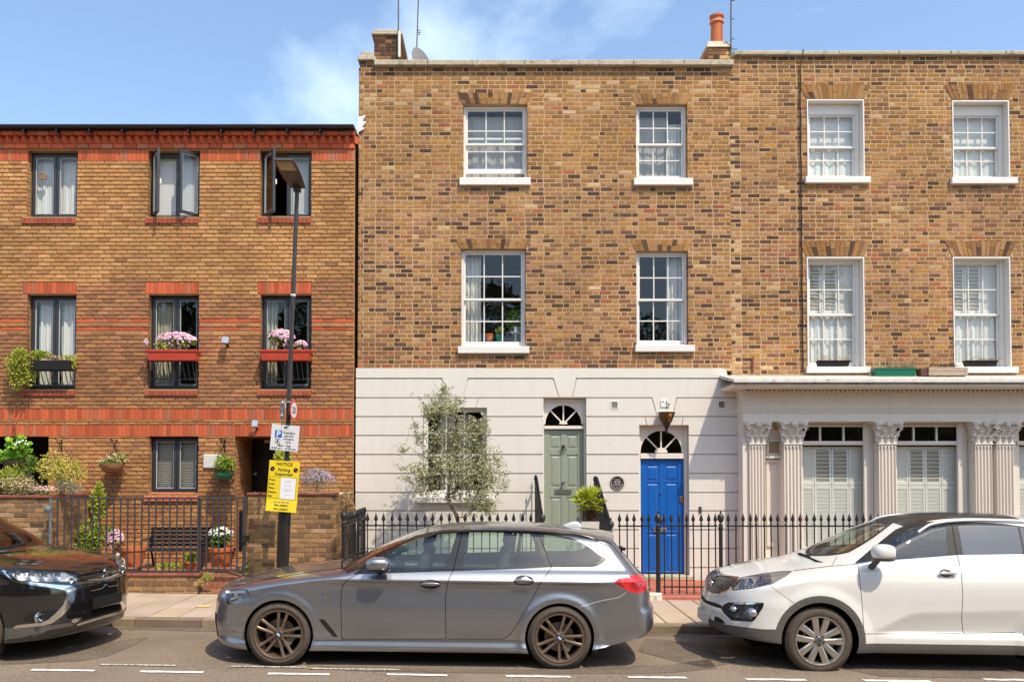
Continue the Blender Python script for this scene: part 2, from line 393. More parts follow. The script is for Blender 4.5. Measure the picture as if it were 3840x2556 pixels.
def brick_mb(b, r, Y, depth, colr, rough, proud):
 x0, x1, z0, z1 = r; p = Y - proud - rng.random() * rough; c = .004; j = lambda: rng.uniform(-rough, rough)
 vs = [(x0 + c + j(), p + j() * .35, z0 + c + j()), (x1 - c + j(), p + j() * .35, z0 + c + j()), (x1 - c + j(), p + j() * .35, z1 - c + j()), (x0 + c + j(), p + j() * .35, z1 - c + j()),
          (x0, p + .004, z0), (x1, p + .004, z0), (x1, p + .004, z1), (x0, p + .004, z1), (x0, Y + depth, z0), (x1, Y + depth, z0), (x1, Y + depth, z1), (x0, Y + depth, z1)]
 fs = [(0, 1, 2, 3)]
 for i in range(4): k = (i + 1) % 4; fs += [(i + 4, k + 4, k, i), (i + 8, k + 8, k + 4, i + 4)]
 b.add(vs, fs, colr)
def lay_bricks(parent, rects, colour, Y, m, name='brick', n_own=300, depth=.03, rough=.002, proud=.007):
 """the largest bricks (up to n_own) each an object, sharing meshes where alike; the rest one stuff part"""
 order = sorted(range(len(rects)), key=lambda i: -round((rects[i][1] - rects[i][0]) * (rects[i][3] - rects[i][2]), 4))
 full = order[:max(n_own * 3, 1)]; rng.shuffle(full); own = set(full[:n_own]) if len(rects) > n_own else set(order)
 rest = MB(); cache = {}
 for i, r in enumerate(rects):
  c = colour((r[0] + r[1]) / 2, (r[2] + r[3]) / 2)
  if i in own:
   o = ((r[0] + r[1]) / 2, Y, (r[2] + r[3]) / 2); b = MB(); brick_mb(b, r, Y, depth, c, rough, proud); b.build(name, m, parent, org=o)
  else: brick_mb(rest, r, Y, depth, c, rough, proud)
 if rest.v: rest.build(name, m, parent, kind='stuff')
def room(parent, x0, x1, z0, z1, Y, depth=2.6, m=None, pad=.5):
 b = MB(); y0, y1 = Y + .24, Y + .24 + depth; a, c, d, e = x0 - pad, x1 + pad, z0 - pad * .6, z1 + .3
 b.add([(a, y0, d), (c, y0, d), (c, y1, d), (a, y1, d), (a, y0, e), (c, y0, e), (c, y1, e), (a, y1, e)], [(0, 1, 2, 3), (4, 7, 6, 5), (3, 2, 6, 7), (0, 3, 7, 4), (1, 5, 6, 2)])
 # front wall round the opening
 for q in ((a, x0, d, e), (x1, c, d, e), (x0, x1, d, z0), (x0, x1, z1, e)):
  b.add([(q[0], y0, q[2]), (q[1], y0, q[2]), (q[1], y0, q[3]), (q[0], y0, q[3])], [(0, 1, 2, 3)])
 return b.build('room_interior', m or M_room, parent)
def pane(parent, x0, x1, z0, z1, y, m=None, name='pane'):
 t = rng.uniform(-.003, .003); b = MB(); b.add([(x0, y, z0), (x1, y + t, z0), (x1, y + t, z1), (x0, y, z1)], [(0, 1, 2, 3)])
 return b.build(name, m or M_pane, parent)
def bar(parent, name, x0, x1, z0, z1, y0, y1, m): b = MB(); b.bbox(x0, x1, y0, y1, z0, z1, .004); return b.build(name, m, parent)
def frame_mb(b, x0, x1, z0, z1, y0, y1, l, r, t, bo):
 b.bbox(x0, x0 + l, y0, y1, z0, z1); b.bbox(x1 - r, x1, y0, y1, z0, z1); b.bbox(x0 + l, x1 - r, y0, y1, z1 - t, z1); b.bbox(x0 + l, x1 - r, y0, y1, z0, z0 + bo)
def sash_window(parent, x0, x1, z0, z1, Y, cols=3, split=.5, upper_rows=2, lower_rows=2, up_fr=(.5,), lo_fr=(.5,), lift=0, sill=None, inset=.09, fw=.045, m=None, label=None, top=None):
 m = m or M_white
 b = MB(); top = top if top is not None else fw
 frame_mb(b, x0, x1, z0, z1, Y + inset, Y + inset + .14, fw, fw, top, .03)
 w = b.build('window', m, parent)
 if label: w['label'] = label
 a, c, d, e = x0 + fw, x1 - fw, z0 + .03, z1 - top; zm = d + (e - d) * split
 for (z_lo, z_hi, y0, fr, bot, tp) in ((zm - .02, e, Y + inset + .03, up_fr, .042, .03), (d, zm + .02 + lift, Y + inset + .075, lo_fr, .085 + .0, .04)):
  z_lo2 = z_lo + (lift if y0 > Y + inset + .05 else 0)
  s = MB(); frame_mb(s, a, c, z_lo2, z_hi, y0, y0 + .035, .035, .035, tp, bot); sf = s.build('sash', m, w)
  gx0, gx1, gz0, gz1 = a + .035, c - .035, z_lo2 + bot, z_hi - tp
  xs = [gx0 + (gx1 - gx0) * i / cols for i in range(cols + 1)]; zs = [gz0] + [gz0 + (gz1 - gz0) * f for f in fr] + [gz1]
  for i in range(1, cols): bar(w, 'glazing_bar', xs[i] - .011, xs[i] + .011, gz0, gz1, y0 + .004, y0 + .03, m)
  for q in zs[1:-1]: bar(w, 'glazing_bar', gx0, gx1, q - .011, q + .011, y0 + .006, y0 + .028, m)
  for i in range(cols):
   for j in range(len(zs) - 1): pane(w, xs[i], xs[i + 1], zs[j], zs[j + 1], y0 + .016)
 if sill:
  sx0, sx1, sz0, sz1, pr = sill; b = MB(); b.bbox(sx0, sx1, Y - pr, Y + inset + .03, sz0, sz1, .008); b.build('sill', M_sill, w)
 return w
def wavy(x0, x1, z0, z1, y, waves=9, amp=.03, n=60, seed=0, taper=0, hem=0):
 r = random.Random(seed); b = MB(); ph = [r.uniform(0, 6.28) for _ in range(4)]; vs = []; fs = []; K = 7
 for k in range(K + 1):
  t = k / K; z = z1 + (z0 - z1) * t
  for i in range(n + 1):
   u = i / n; x = x0 + (x1 - x0) * (u * (1 - taper * math.sin(t * 3.0)))
   d = math.sin(u * waves * 6.28 + ph[0]) + .5 * math.sin(u * waves * 2.7 * 6.28 + ph[1] + t) + .4 * math.sin(u * 2.2 * 6.28 + ph[2])
   vs.append((x, y + amp * d * (.5 + .6 * t), z + (hem * abs(math.sin(u * waves * 3.14)) if k == K else 0)))
 for k in range(K):
  for i in range(n): a = k * (n + 1) + i; fs.append((a, a + n + 1, a + n + 2, a + 1))
 b.add(vs, fs); return b
def curtain(label, x0, x1, z0, z1, y, m=None, group=None, **kw):
 o = wavy(x0, x1, z0, z1, y, **kw).build('curtain', m or M_net, smooth=60); return tag(o, label, 'curtain', group)
def arch(parent, x0, x1, z0, z1, splay, n, colour, Y, rows=1):
 """flat gauged arch of tapered bricks, each a part"""
 for i in range(n):
  for k in range(rows):
   za, zb = z0 + (z1 - z0) * k / rows, z0 + (z1 - z0) * (k + 1) / rows
   cut = rng.uniform(.35, .65) if rng.random() < .45 else None
   def X(u, z): t = (z - z0) / (z1 - z0); return (x0 - splay * t) + ((x1 + splay * t) - (x0 - splay * t)) * u
   segs = [(za, zb)] if cut is None else [(za, za + (zb - za) * cut), (za + (zb - za) * cut, zb)]
   for a, c in segs:
    g = .005; ua, ub = i / n, (i + 1) / n; p = Y - rng.uniform(.005, .012)
    b = MB(); b.prism([(X(ua, a) + g, a + g), (X(ub, a) - g, a + g), (X(ub, c) - g, c - g), (X(ua, c) + g, c - g)], p, Y + .08, colour()); b.build('voussoir', M_brick, parent)
def rect_px(x0, x1, y0, y1, Y=YF):
 """pixel box -> x0,x1,z0,z1 on the plane Y"""
 cy = (y0 + y1) / 2; cx = (x0 + x1) / 2
 return at(x0, cy, Y)[0], at(x1, cy, Y)[0], at(cx, y1, Y)[1], at(cx, y0, Y)[1]
# ---------------------------------------------------------------- middle house
XM0, XM1 = at(1343, 1000, YF)[0], at(2741, 1000, YF)[0]
Z_STUC = at(2000, 1380, YF)[1]; ZTOPM = at(2000, 254, YF)[1]
mid = thing('brick_house', 'three storey old brick terraced house with cream stucco ground floor and blue door', 'house', (0, YF, 0))
OLD = {'ochre': (.335, .165, .058), 'tan': (.375, .20, .088), 'brown': (.255, .125, .055), 'pale': (.50, .325, .17), 'red': (.34, .115, .055), 'dark': (.10, .055, .034), 'pink': (.36, .18, .098), 'plum': (.205, .098, .058), 'gold': (.385, .19, .05)}
def pal_mid(x, z):
 zz = at(0, 0, YF)  # noqa
 t = (z - Z_STUC) / (ZTOPM - Z_STUC)
 if t > .965: tab = ((.5, 'brown'), (.2, 'ochre'), (.2, 'dark'), (.1, 'tan'))
 elif t > .64: tab = ((.5, 'ochre'), (.2, 'tan'), (.15, 'brown'), (.03, 'pale'), (.04, 'red'), (.04, 'dark'), (.05, 'gold'))
 elif t > .09: tab = ((.22, 'ochre'), (.34, 'tan'), (.17, 'brown'), (.015, 'pale'), (.03, 'red'), (.18, 'dark'), (.16, 'pink'), (.10, 'plum'), (.02, 'gold'))
 else: tab = ((.45, 'brown'), (.2, 'plum'), (.15, 'tan'), (.1, 'red'), (.1, 'dark'))
 if t > .78 and .8 < (t - .78) * 12 < 2.2: tab = tab + ((.16, 'pale'),)
 return vary(OLD[pick(tab)], .16)
def pal_right(x, z):
 t = (z - Z_STUC) / (ZTOPM - Z_STUC)
 if t > .98: tab = ((.6, 'brown'), (.2, 'ochre'), (.25, 'dark'))
 elif t > .62: tab = ((.34, 'ochre'), (.34, 'tan'), (.25, 'brown'), (.02, 'pale'), (.025, 'red'), (.04, 'dark'), (.05, 'gold'), (.05, 'plum'))
 else: tab = ((.22, 'ochre'), (.28, 'tan'), (.22, 'brown'), (.03, 'pale'), (.07, 'red'), (.11, 'dark'), (.16, 'pink'), (.11, 'plum'), (.03, 'gold'))
 if abs(x - XM1 - .03) < .13 and z < ZTOPM - 1: tab = ((.3, 'dark'), (.3, 'pale'), (.2, 'tan'), (.2, 'pink'))
 return vary(OLD[pick(tab)], .16)
W1 = rect_px(1737, 1977, 392, 670); W2 = rect_px(2386, 2577, 392, 672); W3 = rect_px(1729, 1971, 934, 1300); W4 = rect_px(2387, 2580, 942, 1295)
holes_m = [W1, W2, W3, W4]
wall_m = wall_mesh('brick_wall', M_mortar_old, mid, XM0, XM1, Z_STUC - .05, ZTOPM, YF, holes_m)
ar = [(W1, 348, 15), (W2, 350, 12), (W3, 895, 15), (W4, 897, 12)]
arch_rects = []
for (w, py, n) in ar:
 zt = at(2000, py, YF)[1]; arch_rects.append((w[0] - .05, w[1] + .05, w[3], zt))
 arch(wall_m, w[0] - .02, w[1] + .02, w[3] + .003, zt, .09, n, lambda: vary(OLD[pick(((.45, 'ochre'), (.3, 'tan'), (.12, 'dark'), (.13, 'brown')))], .12), YF)
rects = lay(XM0 + .098, XM1, Z_STUC, ZTOPM, .0787, [.212, .098], joint=.0155, phase=(0, .34))
rects += lay(XM0, XM0 + .09, Z_STUC, ZTOPM + .0, .0787, [.088])       # end pier bricks against the straight joint
for h in holes_m + arch_rects: rects = subtract(rects, h)
lay_bricks(wall_m, rects, pal_mid, YF, M_brick, depth=.1, rough=.003, proud=.0028)
# coping stones of the parapet
cz0, cz1 = at(2000, 254, YF)[1], at(2000, 233, YF)[1]; xc0, xc1 = at(1404, 243, YF)[0], at(2747, 243, YF)[0]; x = xc0
while x < xc1 - .05:
 w = min(rng.uniform(.85, 1.1), xc1 - x); b = MB(); b.bbox(x + .003, x + w - .003, YF - .10, YF + .30, cz0 + .003, cz1 + rng.uniform(-.004, .004), .012); b.build('coping_stone', M_stone, mid); x += w
# stepped end pier beside the parapet
px0, px1, pz0, pz1 = rect_px(1353, 1403, 213, 254); pier = MB(); pier.box(px0, px1, YF + .01, YF + .34, pz0 - .02, pz1); pr = pier.build('parapet_pier', M_mortar_old, mid)
r2 = lay(px0, px1, pz0, pz1 - .08, .078, [.1, .1]); lay_bricks(pr, r2, lambda x, z: vary(OLD[pick(((.5, 'brown'), (.2, 'red'), (.3, 'dark')))], .2), YF + .01, M_brick, rough=.004)
b = MB(); b.bbox(px0 - .05, px1 + .03, YF - .05, YF + .36, pz1 - .08, pz1 - .005, .01); b.bbox(px0 + .0, px1 - .02, YF - .01, YF + .32, pz1 - .004, pz1 + .09, .01); b.build('pier_cap', M_stone, mid)
# chimney stack, deep behind the parapet
def chimney(parent, x0, x1, z0, z1, Y, depth, colr):
 b = MB(); b.box(x0, x1, Y, Y + depth, z0, z1); c = b.build('chimney', mat('sooty mortar', (.22, .15, .085), .95, nscale=20, namt=.3), parent)
 rr = lay(x0 - .004, x1 + .004, z0, z1, .078, [.216, .1], phase=(0, .34)); lay_bricks(c, rr, colr, Y, M_brick, rough=.005, proud=.006)
 sd_ = MB(); k = 0; z = z0
 while z < z1 - .03:
  y = Y + (.0 if k % 2 else -.11)
  while y < Y + depth:
   l = .2; ya, yb = max(y, Y), min(y + l, Y + depth)
   for xx, sg in ((x0, -1), (x1, 1)): sd_.box(xx - .006 if sg < 0 else xx - .02, xx + .02 if sg < 0 else xx + .006, ya, yb, z + .005, z + .07, colr(x0, z))
   y += l + .01
  z += .078; k += 1
 sd_.build('side_bricks', M_brick, c, kind='stuff'); return c
sooty = lambda x, z: vary(OLD[pick(((.4, 'brown'), (.08, 'ochre'), (.75, 'dark'), (.2, 'plum')))], .2)
YC = YF + .75
cx0, cx1, cz0_, cz1_ = rect_px(1404, 1500, 180, 300, YC)
chim = chimney(mid, cx0, cx1, cz0_ - .4, at(1450, 134, YC)[1], YC, 1.5, sooty)
b = MB(); zt = at(1450, 134, YC)[1]; b.bbox(cx0 - .05, cx1 + .05, YC - .05, YC + 1.55, zt - .0, zt + .05, .012); b.bbox(cx0 - .02, cx1 + .02, YC - .02, YC + 1.52, zt + .053, zt + .115, .012); b.build('corbel', M_stone, chim)
pcx, pcz = at(1469, 116, YC + .35); b = MB(); b.lathe([(.0, .19), (.06, .19), (.115, .165), (.135, .12), (.14, .08), (.125, .075), (.12, -.1)][::-1], (pcx, YC + .45, zt + .1), 20); b.build('chimney_pot', M_terra, chim, smooth=40)
# right chimney, straddling the party wall
YC2 = YF + .5
rx0, rx1, rz0, rz1 = rect_px(2655, 2741, 178, 260, YC2)
chim2 = chimney(mid, rx0, rx1, rz0 - .5, rz1, YC2, 1.3, lambda x, z: vary(OLD[pick(((.4, 'pale'), (.3, 'dark'), (.3, 'brown')))], .2))
zt2 = at(2700, 150, YC2)[1]
b = MB(); n = 10
b.add([(rx0 - .03, YC2 - .03, rz1), (rx1 + .03, YC2 - .03, rz1), (rx1 + .03, YC2 + 1.33, rz1), (rx0 - .03, YC2 + 1.33, rz1), (rx0 + .02, YC2 + .05, zt2), (rx1 - .05, YC2 + .05, zt2), (rx1 - .05, YC2 + 1.25, zt2), (rx0 + .02, YC2 + 1.25, zt2)], [(0, 1, 5, 4), (1, 2, 6, 5), (2, 3, 7, 6), (3, 0, 4, 7), (4, 5, 6, 7), (3, 2, 1, 0)])
b.build('flaunching', mat('stained lime mortar', (.6, .48, .36), .95, nscale=12, namt=.3, dirt=((.1, .07, .05), 6, .55, .8)), chim2)
p2x, _ = at(2688, 100, YC2 + .25); ph = at(2688, 60, YC2 + .25)[1] - zt2
b = MB(); b.lathe([(.125, -.05), (.115, ph * .55), (.112, ph * .72), (.135, ph * .74), (.135, ph * .80), (.12, ph * .82), (.118, ph * .9), (.137, ph * .92), (.137, ph * .98), (.12, ph), (.08, ph), (.08, ph * .7)], (p2x, YC2 + .25, zt2), 20)
b.build('chimney_pot', M_terra, chim2, smooth=40)
b = MB(); b.lathe([(.1365, ph * .745), (.1385, ph * .75), (.1385, ph * .79), (.1365, ph * .795)], (p2x, YC2 + .25, zt2), 20); b.build('pot_band', mat('pale pink slip', (.72, .33, .24), .8), chim2, smooth=40)
# windows of the middle house
sash_window(mid, *W1, YF, lift=.12, up_fr=(.38,), lo_fr=(.6,), sill=(*rect_px(1723, 1989, 670, 698), .075), label='wide sash window under the parapet with its lower sash a little raised')
sash_window(mid, *W2, YF, up_fr=(.47,), lo_fr=(.52,), sill=(*rect_px(2375, 2596, 672, 698), .075), label='narrow sash window under the parapet')
sash_window(mid, *W3, YF, sill=(*rect_px(1717, 1984, 1300, 1326), .08), label='tall wide sash window with pot plants inside')
sash_window(mid, *W4, YF, sill=(*rect_px(2380, 2603, 1295, 1320), .08), label='tall narrow sash window with one curtain drawn aside')
for w in (W1, W2, W3, W4): room(mid, *w, YF)
M_grey_net = mat('grey voile', (.44, .42, .40), .9)
curtain('grey voile across the raised top floor sash window', W1[0] + .03, W1[1] - .03, W1[2] + .02, W1[3] - .1, YF + .32, m=M_grey_net, waves=5, amp=.012, seed=2)
curtain('grey voile behind the narrow top floor sash window', W2[0] + .03, W2[0] + .62, W2[2] + .02, W2[3] - .1, YF + .36, m=M_grey_net, waves=4, amp=.008, seed=4)
curtain('white curtain gathered to the right of the narrow top floor sash window', W2[1] - .3, W2[1] - .02, W2[2] + .02, W2[3] - .25, YF + .3, waves=4, amp=.022, seed=5)
curtain('pale curtain drawn to the left of the window with pot plants', W3[0] + .03, W3[0] + .36, W3[2] + .03, W3[3] - .06, YF + .31, waves=4, amp=.03, seed=6)
curtain('pale curtain drawn to the right of the tall narrow window above the lantern', W4[1] - .33, W4[1] - .03, W4[2] + .03, W4[3] - .06, YF + .31, waves=4, amp=.03, seed=7)
# ------------------------------------------------ stucco ground floor of the middle house: courses of blocks with open V joints
YS = YF - .045
XS0, XS1 = at(1334, 1700, YS)[0], at(2784, 1700, YS)[0]; XST = at(2725, 1400, YS)[0]
ZST, ZSB = at(2000, 1380, YS)[1], .12
D_green = rect_px(2038, 2199, 1493, 2030, YS); D_green = (D_green[0], D_green[1], .45, D_green[3])
D_blue = rect_px(2398, 2584, 1593, 2150, YS); D_blue = (D_blue[0], D_blue[1], .17, D_blue[3])
W5 = rect_px(1587, 1826, 1528, 1862, YS)
stucco = wall_mesh('stucco_wall', M_stucco, mid, XS0, XS1, ZSB - .3, at(2000, 1419, YS)[1], YS + .014, [D_green, D_blue, W5], depth=.21)
cz = [at(2000, p, YS)[1] for p in (1419, 1491, 1561.5, 1632, 1703, 1774, 1845, 1914, 1985, 2055, 2126, 2196)]
holes_s = [D_green, D_blue, W5]
gx = lambda p, q=1480: at(p, q, YS)[0]
def block(pts):
 b = MB(); b.prism(pts, YS - .012, YS + .0135); b.build('stucco_block', M_stucco, stucco)
J = .013
b = MB(); zb_, xr, rr = cz[0] + J, gx(2727), .11
pts = [(XS0, zb_), (xr, zb_)] + [(xr - rr + rr * math.cos(i * math.pi / 16), ZST - rr + rr * math.sin(i * math.pi / 16)) for i in range(9)] + [(XS0, ZST)]
b.prism(pts, YS - .012, YS + .06); b.build('stucco_band', M_stucco, mid)
# keystone shapes: (left top, right top, left bottom, right bottom) pixel x over each opening
keys = {0: [((1657, 1686), (1756, 1734)), ((2075, 2097), (2161, 2145))],
  1: [((1618, 1634), (1791, 1776)), ((2445, 2464), (2537, 2521))],
  2: [((2419, 2433), (2560, 2550))]}
def course(i):
 za, zb = cz[i] - J, cz[i + 1] + J
 segs = []; cuts = []
 for (lt, lb), (rt, rb) in keys.get(i, []): cuts.append((gx(lt), gx(lb), gx(rt), gx(rb)))
 cur = (XS0, XS0)
 for lt, lb, rt, rb in cuts:
  segs.append((cur[0], cur[1], lt - .010, lb - .010)); segs.append((lt + .004, lb + .004, rt - .004, rb - .004)); cur = (rt + .010, rb + .010)
 segs.append((cur[0], cur[1], XS1, XS1))
 for t0, b0, t1, b1 in segs:
  rs = [(min(t0, b0), max(t1, b1), zb, za)]
  hit = [h for h in holes_s if h[0] < max(t1, b1) and h[1] > min(t0, b0) and h[2] < za - .02 and h[3] > zb + .02]
  key_ = any(abs(t0 - .004 - c_[0]) < 1e-6 for c_ in cuts)
  if not hit: block([(b0, zb), (b1, zb), (t1, za), (t0, za)] if not key_ else [(b0, zb), (b1, zb), (t1 + .0, za + 2 * J + .0), (t0, za + 2 * J)]); continue
  for h in hit: rs = subtract(rs, h)
  for x0, x1, z0, z1 in rs:
   f = lambda xx, tt, bb, z: (bb + (tt - bb) * (z - zb) / (za - zb)) if abs(xx - min(tt, bb)) < 1e-6 or abs(xx - max(tt, bb)) < 1e-6 else xx
   block([(f(x0, t0, b0, z0), z0), (f(x1, t1, b1, z0), z0), (f(x1, t1, b1, z1), z1), (f(x0, t0, b0, z1), z1)])
for i in range(len(cz) - 1): course(i)
# ground floor window behind the olive tree
sash_window(mid, *W5, YS, cols=3, split=.47, sill=(*rect_px(1562, 1852, 1862, 1884, YS), .09), label='ground floor sash window behind the olive tree')
room(mid, *W5, YF, m=M_roomdark)
curtain('cream curtain at the left of the window behind the olive tree', W5[0] + .28, W5[0] + .56, W5[2] + .05, W5[3] - .1, YF + .32, waves=4, amp=.03, seed=8)
curtain('cream curtain at the right of the window behind the olive tree', W5[1] - .52, W5[1] - .27, W5[2] + .05, W5[3] - .1, YF + .32, waves=4, amp=.03, seed=9)
# doors with fanlights
def panel_door(parent, name, x0, x1, z0, z1, y, m, rows, label, mid_w=.09, edge=.1):
 b = MB(); b.box(x0, x1, y + .012, y + .05, z0, z1); d = b.build(name, m, parent); d['label'] = label
 xm = (x0 + x1) / 2
 def rail(n_, a, c, e, f): bb = MB(); bb.bbox(a, c, y, y + .02, e, f, .005); bb.build(n_, m, d)
 rail('door_stile', x0 + .001, x0 + edge, z0, z1); rail('door_stile', x1 - edge, x1 - .001, z0, z1); rail('door_stile', xm - mid_w / 2, xm + mid_w / 2, z0, z1)
 zz = [z0] + rows + [z1]
 prev = z0
 for (lo, hi) in rows_pairs(rows, z0, z1):
  for a, c in ((x0 + edge, xm - mid_w / 2), (xm + mid_w / 2, x1 - edge)):
   bb = MB(); e = .028; p = .022
   bb.add([(a + p, y + .014, lo + p), (c - p, y + .014, lo + p), (c - p, y + .014, hi - p), (a + p, y + .014, hi - p), (a + p + e, y + .002, lo + p + e), (c - p - e, y + .002, lo + p + e), (c - p - e, y + .002, hi - p - e), (a + p + e, y + .002, hi - p - e)],
                   [(4, 5, 6, 7), (0, 1, 5, 4), (1, 2, 6, 5), (2, 3, 7, 6), (3, 0, 4, 7)]); bb.build('door_panel', m, d)
  for a, c in ((x0 + edge, xm - mid_w / 2), (xm + mid_w / 2, x1 - edge)): rail('door_rail', a, c, prev, lo) if lo - prev > .01 else None
  prev = hi
 for a, c in ((x0 + edge, xm - mid_w / 2), (xm + mid_w / 2, x1 - edge)): rail('door_rail', a, c, prev, z1)
 return d
def rows_pairs(rows, z0, z1): return rows
def fanlight(parent, cx, cz_, rx, rz, x0, x1, z1, y, m, boss):
 """board with a half round light in it: four panes, three bars, a half boss"""
 b = MB(); ts = sorted([math.pi * i / 28 for i in range(29)] + [math.atan2((z1 - cz_) / rz, (x1 - cx) / rx), math.atan2((z1 - cz_) / rz, (x0 - cx) / rx)]); n = len(ts) - 1
 arc = [(cx + rx * math.cos(t), cz_ + rz * math.sin(t)) for t in ts]
 outer = []
 for (x, z) in arc:
  dx, dz = (x - cx) / 1.0, (z - cz_) / 1.0; k = min((x1 - cx) / dx if dx > 1e-6 else 1e9, (x0 - cx) / dx if dx < -1e-6 else 1e9, (z1 - cz_) / dz if dz > 1e-6 else 1e9); outer.append((cx + dx * k, cz_ + dz * k))
 vs = [(x, y, z) for x, z in arc] + [(x, y, z) for x, z in outer] + [(x, y + .03, z) for x, z in arc]; k = n + 1; fs = []
 for i in range(n): fs += [(i, i + k, i + k + 1, i + 1)[::-1], (i, i + 1, i + 1 + 2 * k, i + 2 * k)[::-1]]
 b.add(vs, fs); f = b.build('fanlight', m, parent)
 for t in (45, 90, 135):
  a = R(t); bb = MB(); d = Vector((rx * math.cos(a), 0, rz * math.sin(a))); nrm = Vector((-d.z, 0, d.x)).normalized() * .013; p0 = Vector((cx, y + .005, cz_)); p1 = p0 + d * 1.01
  q = [p0 - nrm, p1 - nrm, p1 + nrm, p0 + nrm]; bb.prism([(v.x, v.z) for v in q], y + .004, y + .026); bb.build('fanlight_bar', m, f)
 bb = MB(); bb.prism([(cx + boss * math.cos(t), cz_ + boss * .8 * math.sin(t)) for t in [math.pi * i / 12 for i in range(13)]], y + .001, y + .027); bb.build('fanlight_boss', m, f)
 for i in range(4):
  pts = [(cx, cz_)] + [(cx + rx * math.cos(t), cz_ + rz * math.sin(t)) for t in [math.pi * (i + j / 6) / 4 for j in range(7)]]
  bb = MB(); bb.add([(x, y + .02, z) for x, z in pts], [tuple(range(len(pts)))]); bb.build('pane', M_pane, f)
 return f
YD = YS + .13
for (D, dpx, fan, trans, colname, colr, rows_px, lab) in (
  (D_green, (2040, 2189, 1611, 2040), (2113, 1589, 68, 71), (1596, 1608), 'sage green door paint', (.28, .305, .235), [(1864, 1990), (1705, 1826), (1629, 1682)], 'sage green panelled front door'),
  (D_blue, (2401, 2564, 1722, 2147), (2480, 1696, 78, 82), (1699, 1719), 'bright blue door paint', (.003, .10, .40), [(1998, 2140), (1808, 1990), (1742, 1804)], 'bright blue panelled front door')):
 x0, x1, z0, z1 = D; b = MB(); fx0 = at(dpx[0], 1700, YD)[0]; fx1 = at(dpx[1], 1700, YD)[0]; dz1 = at(2200, dpx[2], YD)[1]; dz0 = at(2200, dpx[3], YD)[1] if colr[2] > .3 else .48
 b.bbox(x0 - .004, fx0, YD - .02, YD + .08, z0, z1 + .0); b.bbox(fx1, x1 + .004, YD - .02, YD + .08, z0, z1); b.bbox(fx0, fx1, YD - .02, YD + .08, z1 - .05, z1)
 ta, tb = at(2200, trans[1], YD)[1], at(2200, trans[0], YD)[1]; b.bbox(fx0, fx1, YD - .035, YD + .08, ta, tb)
 fr = b.build('door_frame', M_shop, mid)
 pairs = [(at(2200, b_, YD)[1], at(2200, a_, YD)[1]) for a_, b_ in rows_px]
 d = panel_door(mid, 'door', fx0 + .002, fx1 - .002, dz0, dz1, YD + .02, mat(colname, colr, .38, nscale=10, namt=.06, spec=.5), pairs, lab, edge=.105, mid_w=.1)
 cx, cz_ = at(fan[0], fan[1], YD)
 fanlight(mid, cx, cz_, fan[2] / 207, fan[3] / 207, fx0 + .001, fx1 - .001, z1 - .05, YD + .012, M_shop, .075 if colr[2] < .3 else .115)
 b = MB(); b.box(fx0, fx1, YD + .08, YD + .1, z0, dz1 - .1); b.add([(fx0 - .3, YD + 1.2, 0), (fx1 + .3, YD + 1.2, 0), (fx1 + .3, YD + 1.2, 4), (fx0 - .3, YD + 1.2, 4)], [(0, 1, 2, 3)]); b.build('hall_interior', M_roomdark, mid)
 if colr[2] < .3:
  kx, kz = at(2113, 1673, YD); b = MB(); b.lathe([(.0, -.03), (.022, -.028), (.03, -.014), (.03, .0), (0.03, .02)], (kx, YD + .0, kz), 16, axis='y'); b.build('knocker_boss', mat('dark bronze', (.09, .075, .05), .3, metal=.8), d, smooth=40)
  b = MB(); b.path([(kx + .045 * math.cos(t), YD - .012, kz - .03 + .05 * math.sin(t)) for t in [math.pi + math.pi * i / 10 for i in range(11)]], .009, 6); b.build('knocker_ring', mat('polished brass', (.6, .45, .2), .25, metal=1), d, smooth=60)
  kx, kz = at(2113, 1806, YD); b = MB(); b.lathe([(0, -.075), (.022, -.072), (.033, -.055), (.03, -.04), (.014, -.028), (.013, .0), (.03, .004), (.03, .02)], (kx, YD, kz), 16, axis='y'); b.build('door_knob', mat('satin nickel', (.6, .58, .55), .3, metal=1), d, smooth=40)
  la, lb, lc, ld = rect_px(2082, 2143, 1832, 1848, YD); b = MB(); b.bbox(la, lb, YD - .006, YD + .02, lc, ld, .004); b.build('letter_flap', mat('satin nickel', metal=1), d)
 else:
  kx, kz = at(2485, 1944, YD); kb = MB(); kb.lathe([(0, -.075), (.026, -.072), (.036, -.055), (.033, -.04), (.014, -.028), (.013, .0), (.03, .004), (.03, .02)], (kx, YD, kz), 16, axis='y'); kb.build('door_knob', mat('satin nickel', metal=1), d, smooth=40)
  kx, kz = at(2480, 1848, YD); kb = MB(); kb.lathe([(0, -.01), (.012, -.009), (.014, 0), (.014, .02)], (kx, YD, kz), 12, axis='y'); kb.build('spyhole', mat('satin nickel', metal=1), d)
  la, lb, lc, ld = rect_px(2452, 2500, 1978, 1993, YD); b = MB(); b.bbox(la, lb, YD - .006, YD + .02, lc, ld, .004); b.build('letter_flap', mat('satin nickel', metal=1), d)
  la, lb, lc, ld = rect_px(2549, 2562, 1860, 1883, YD); b = MB(); b.bbox(la, lb, YD - .004, YD + .02, lc, ld, .004); b.build('lock_plate', mat('polished brass', metal=1), d)
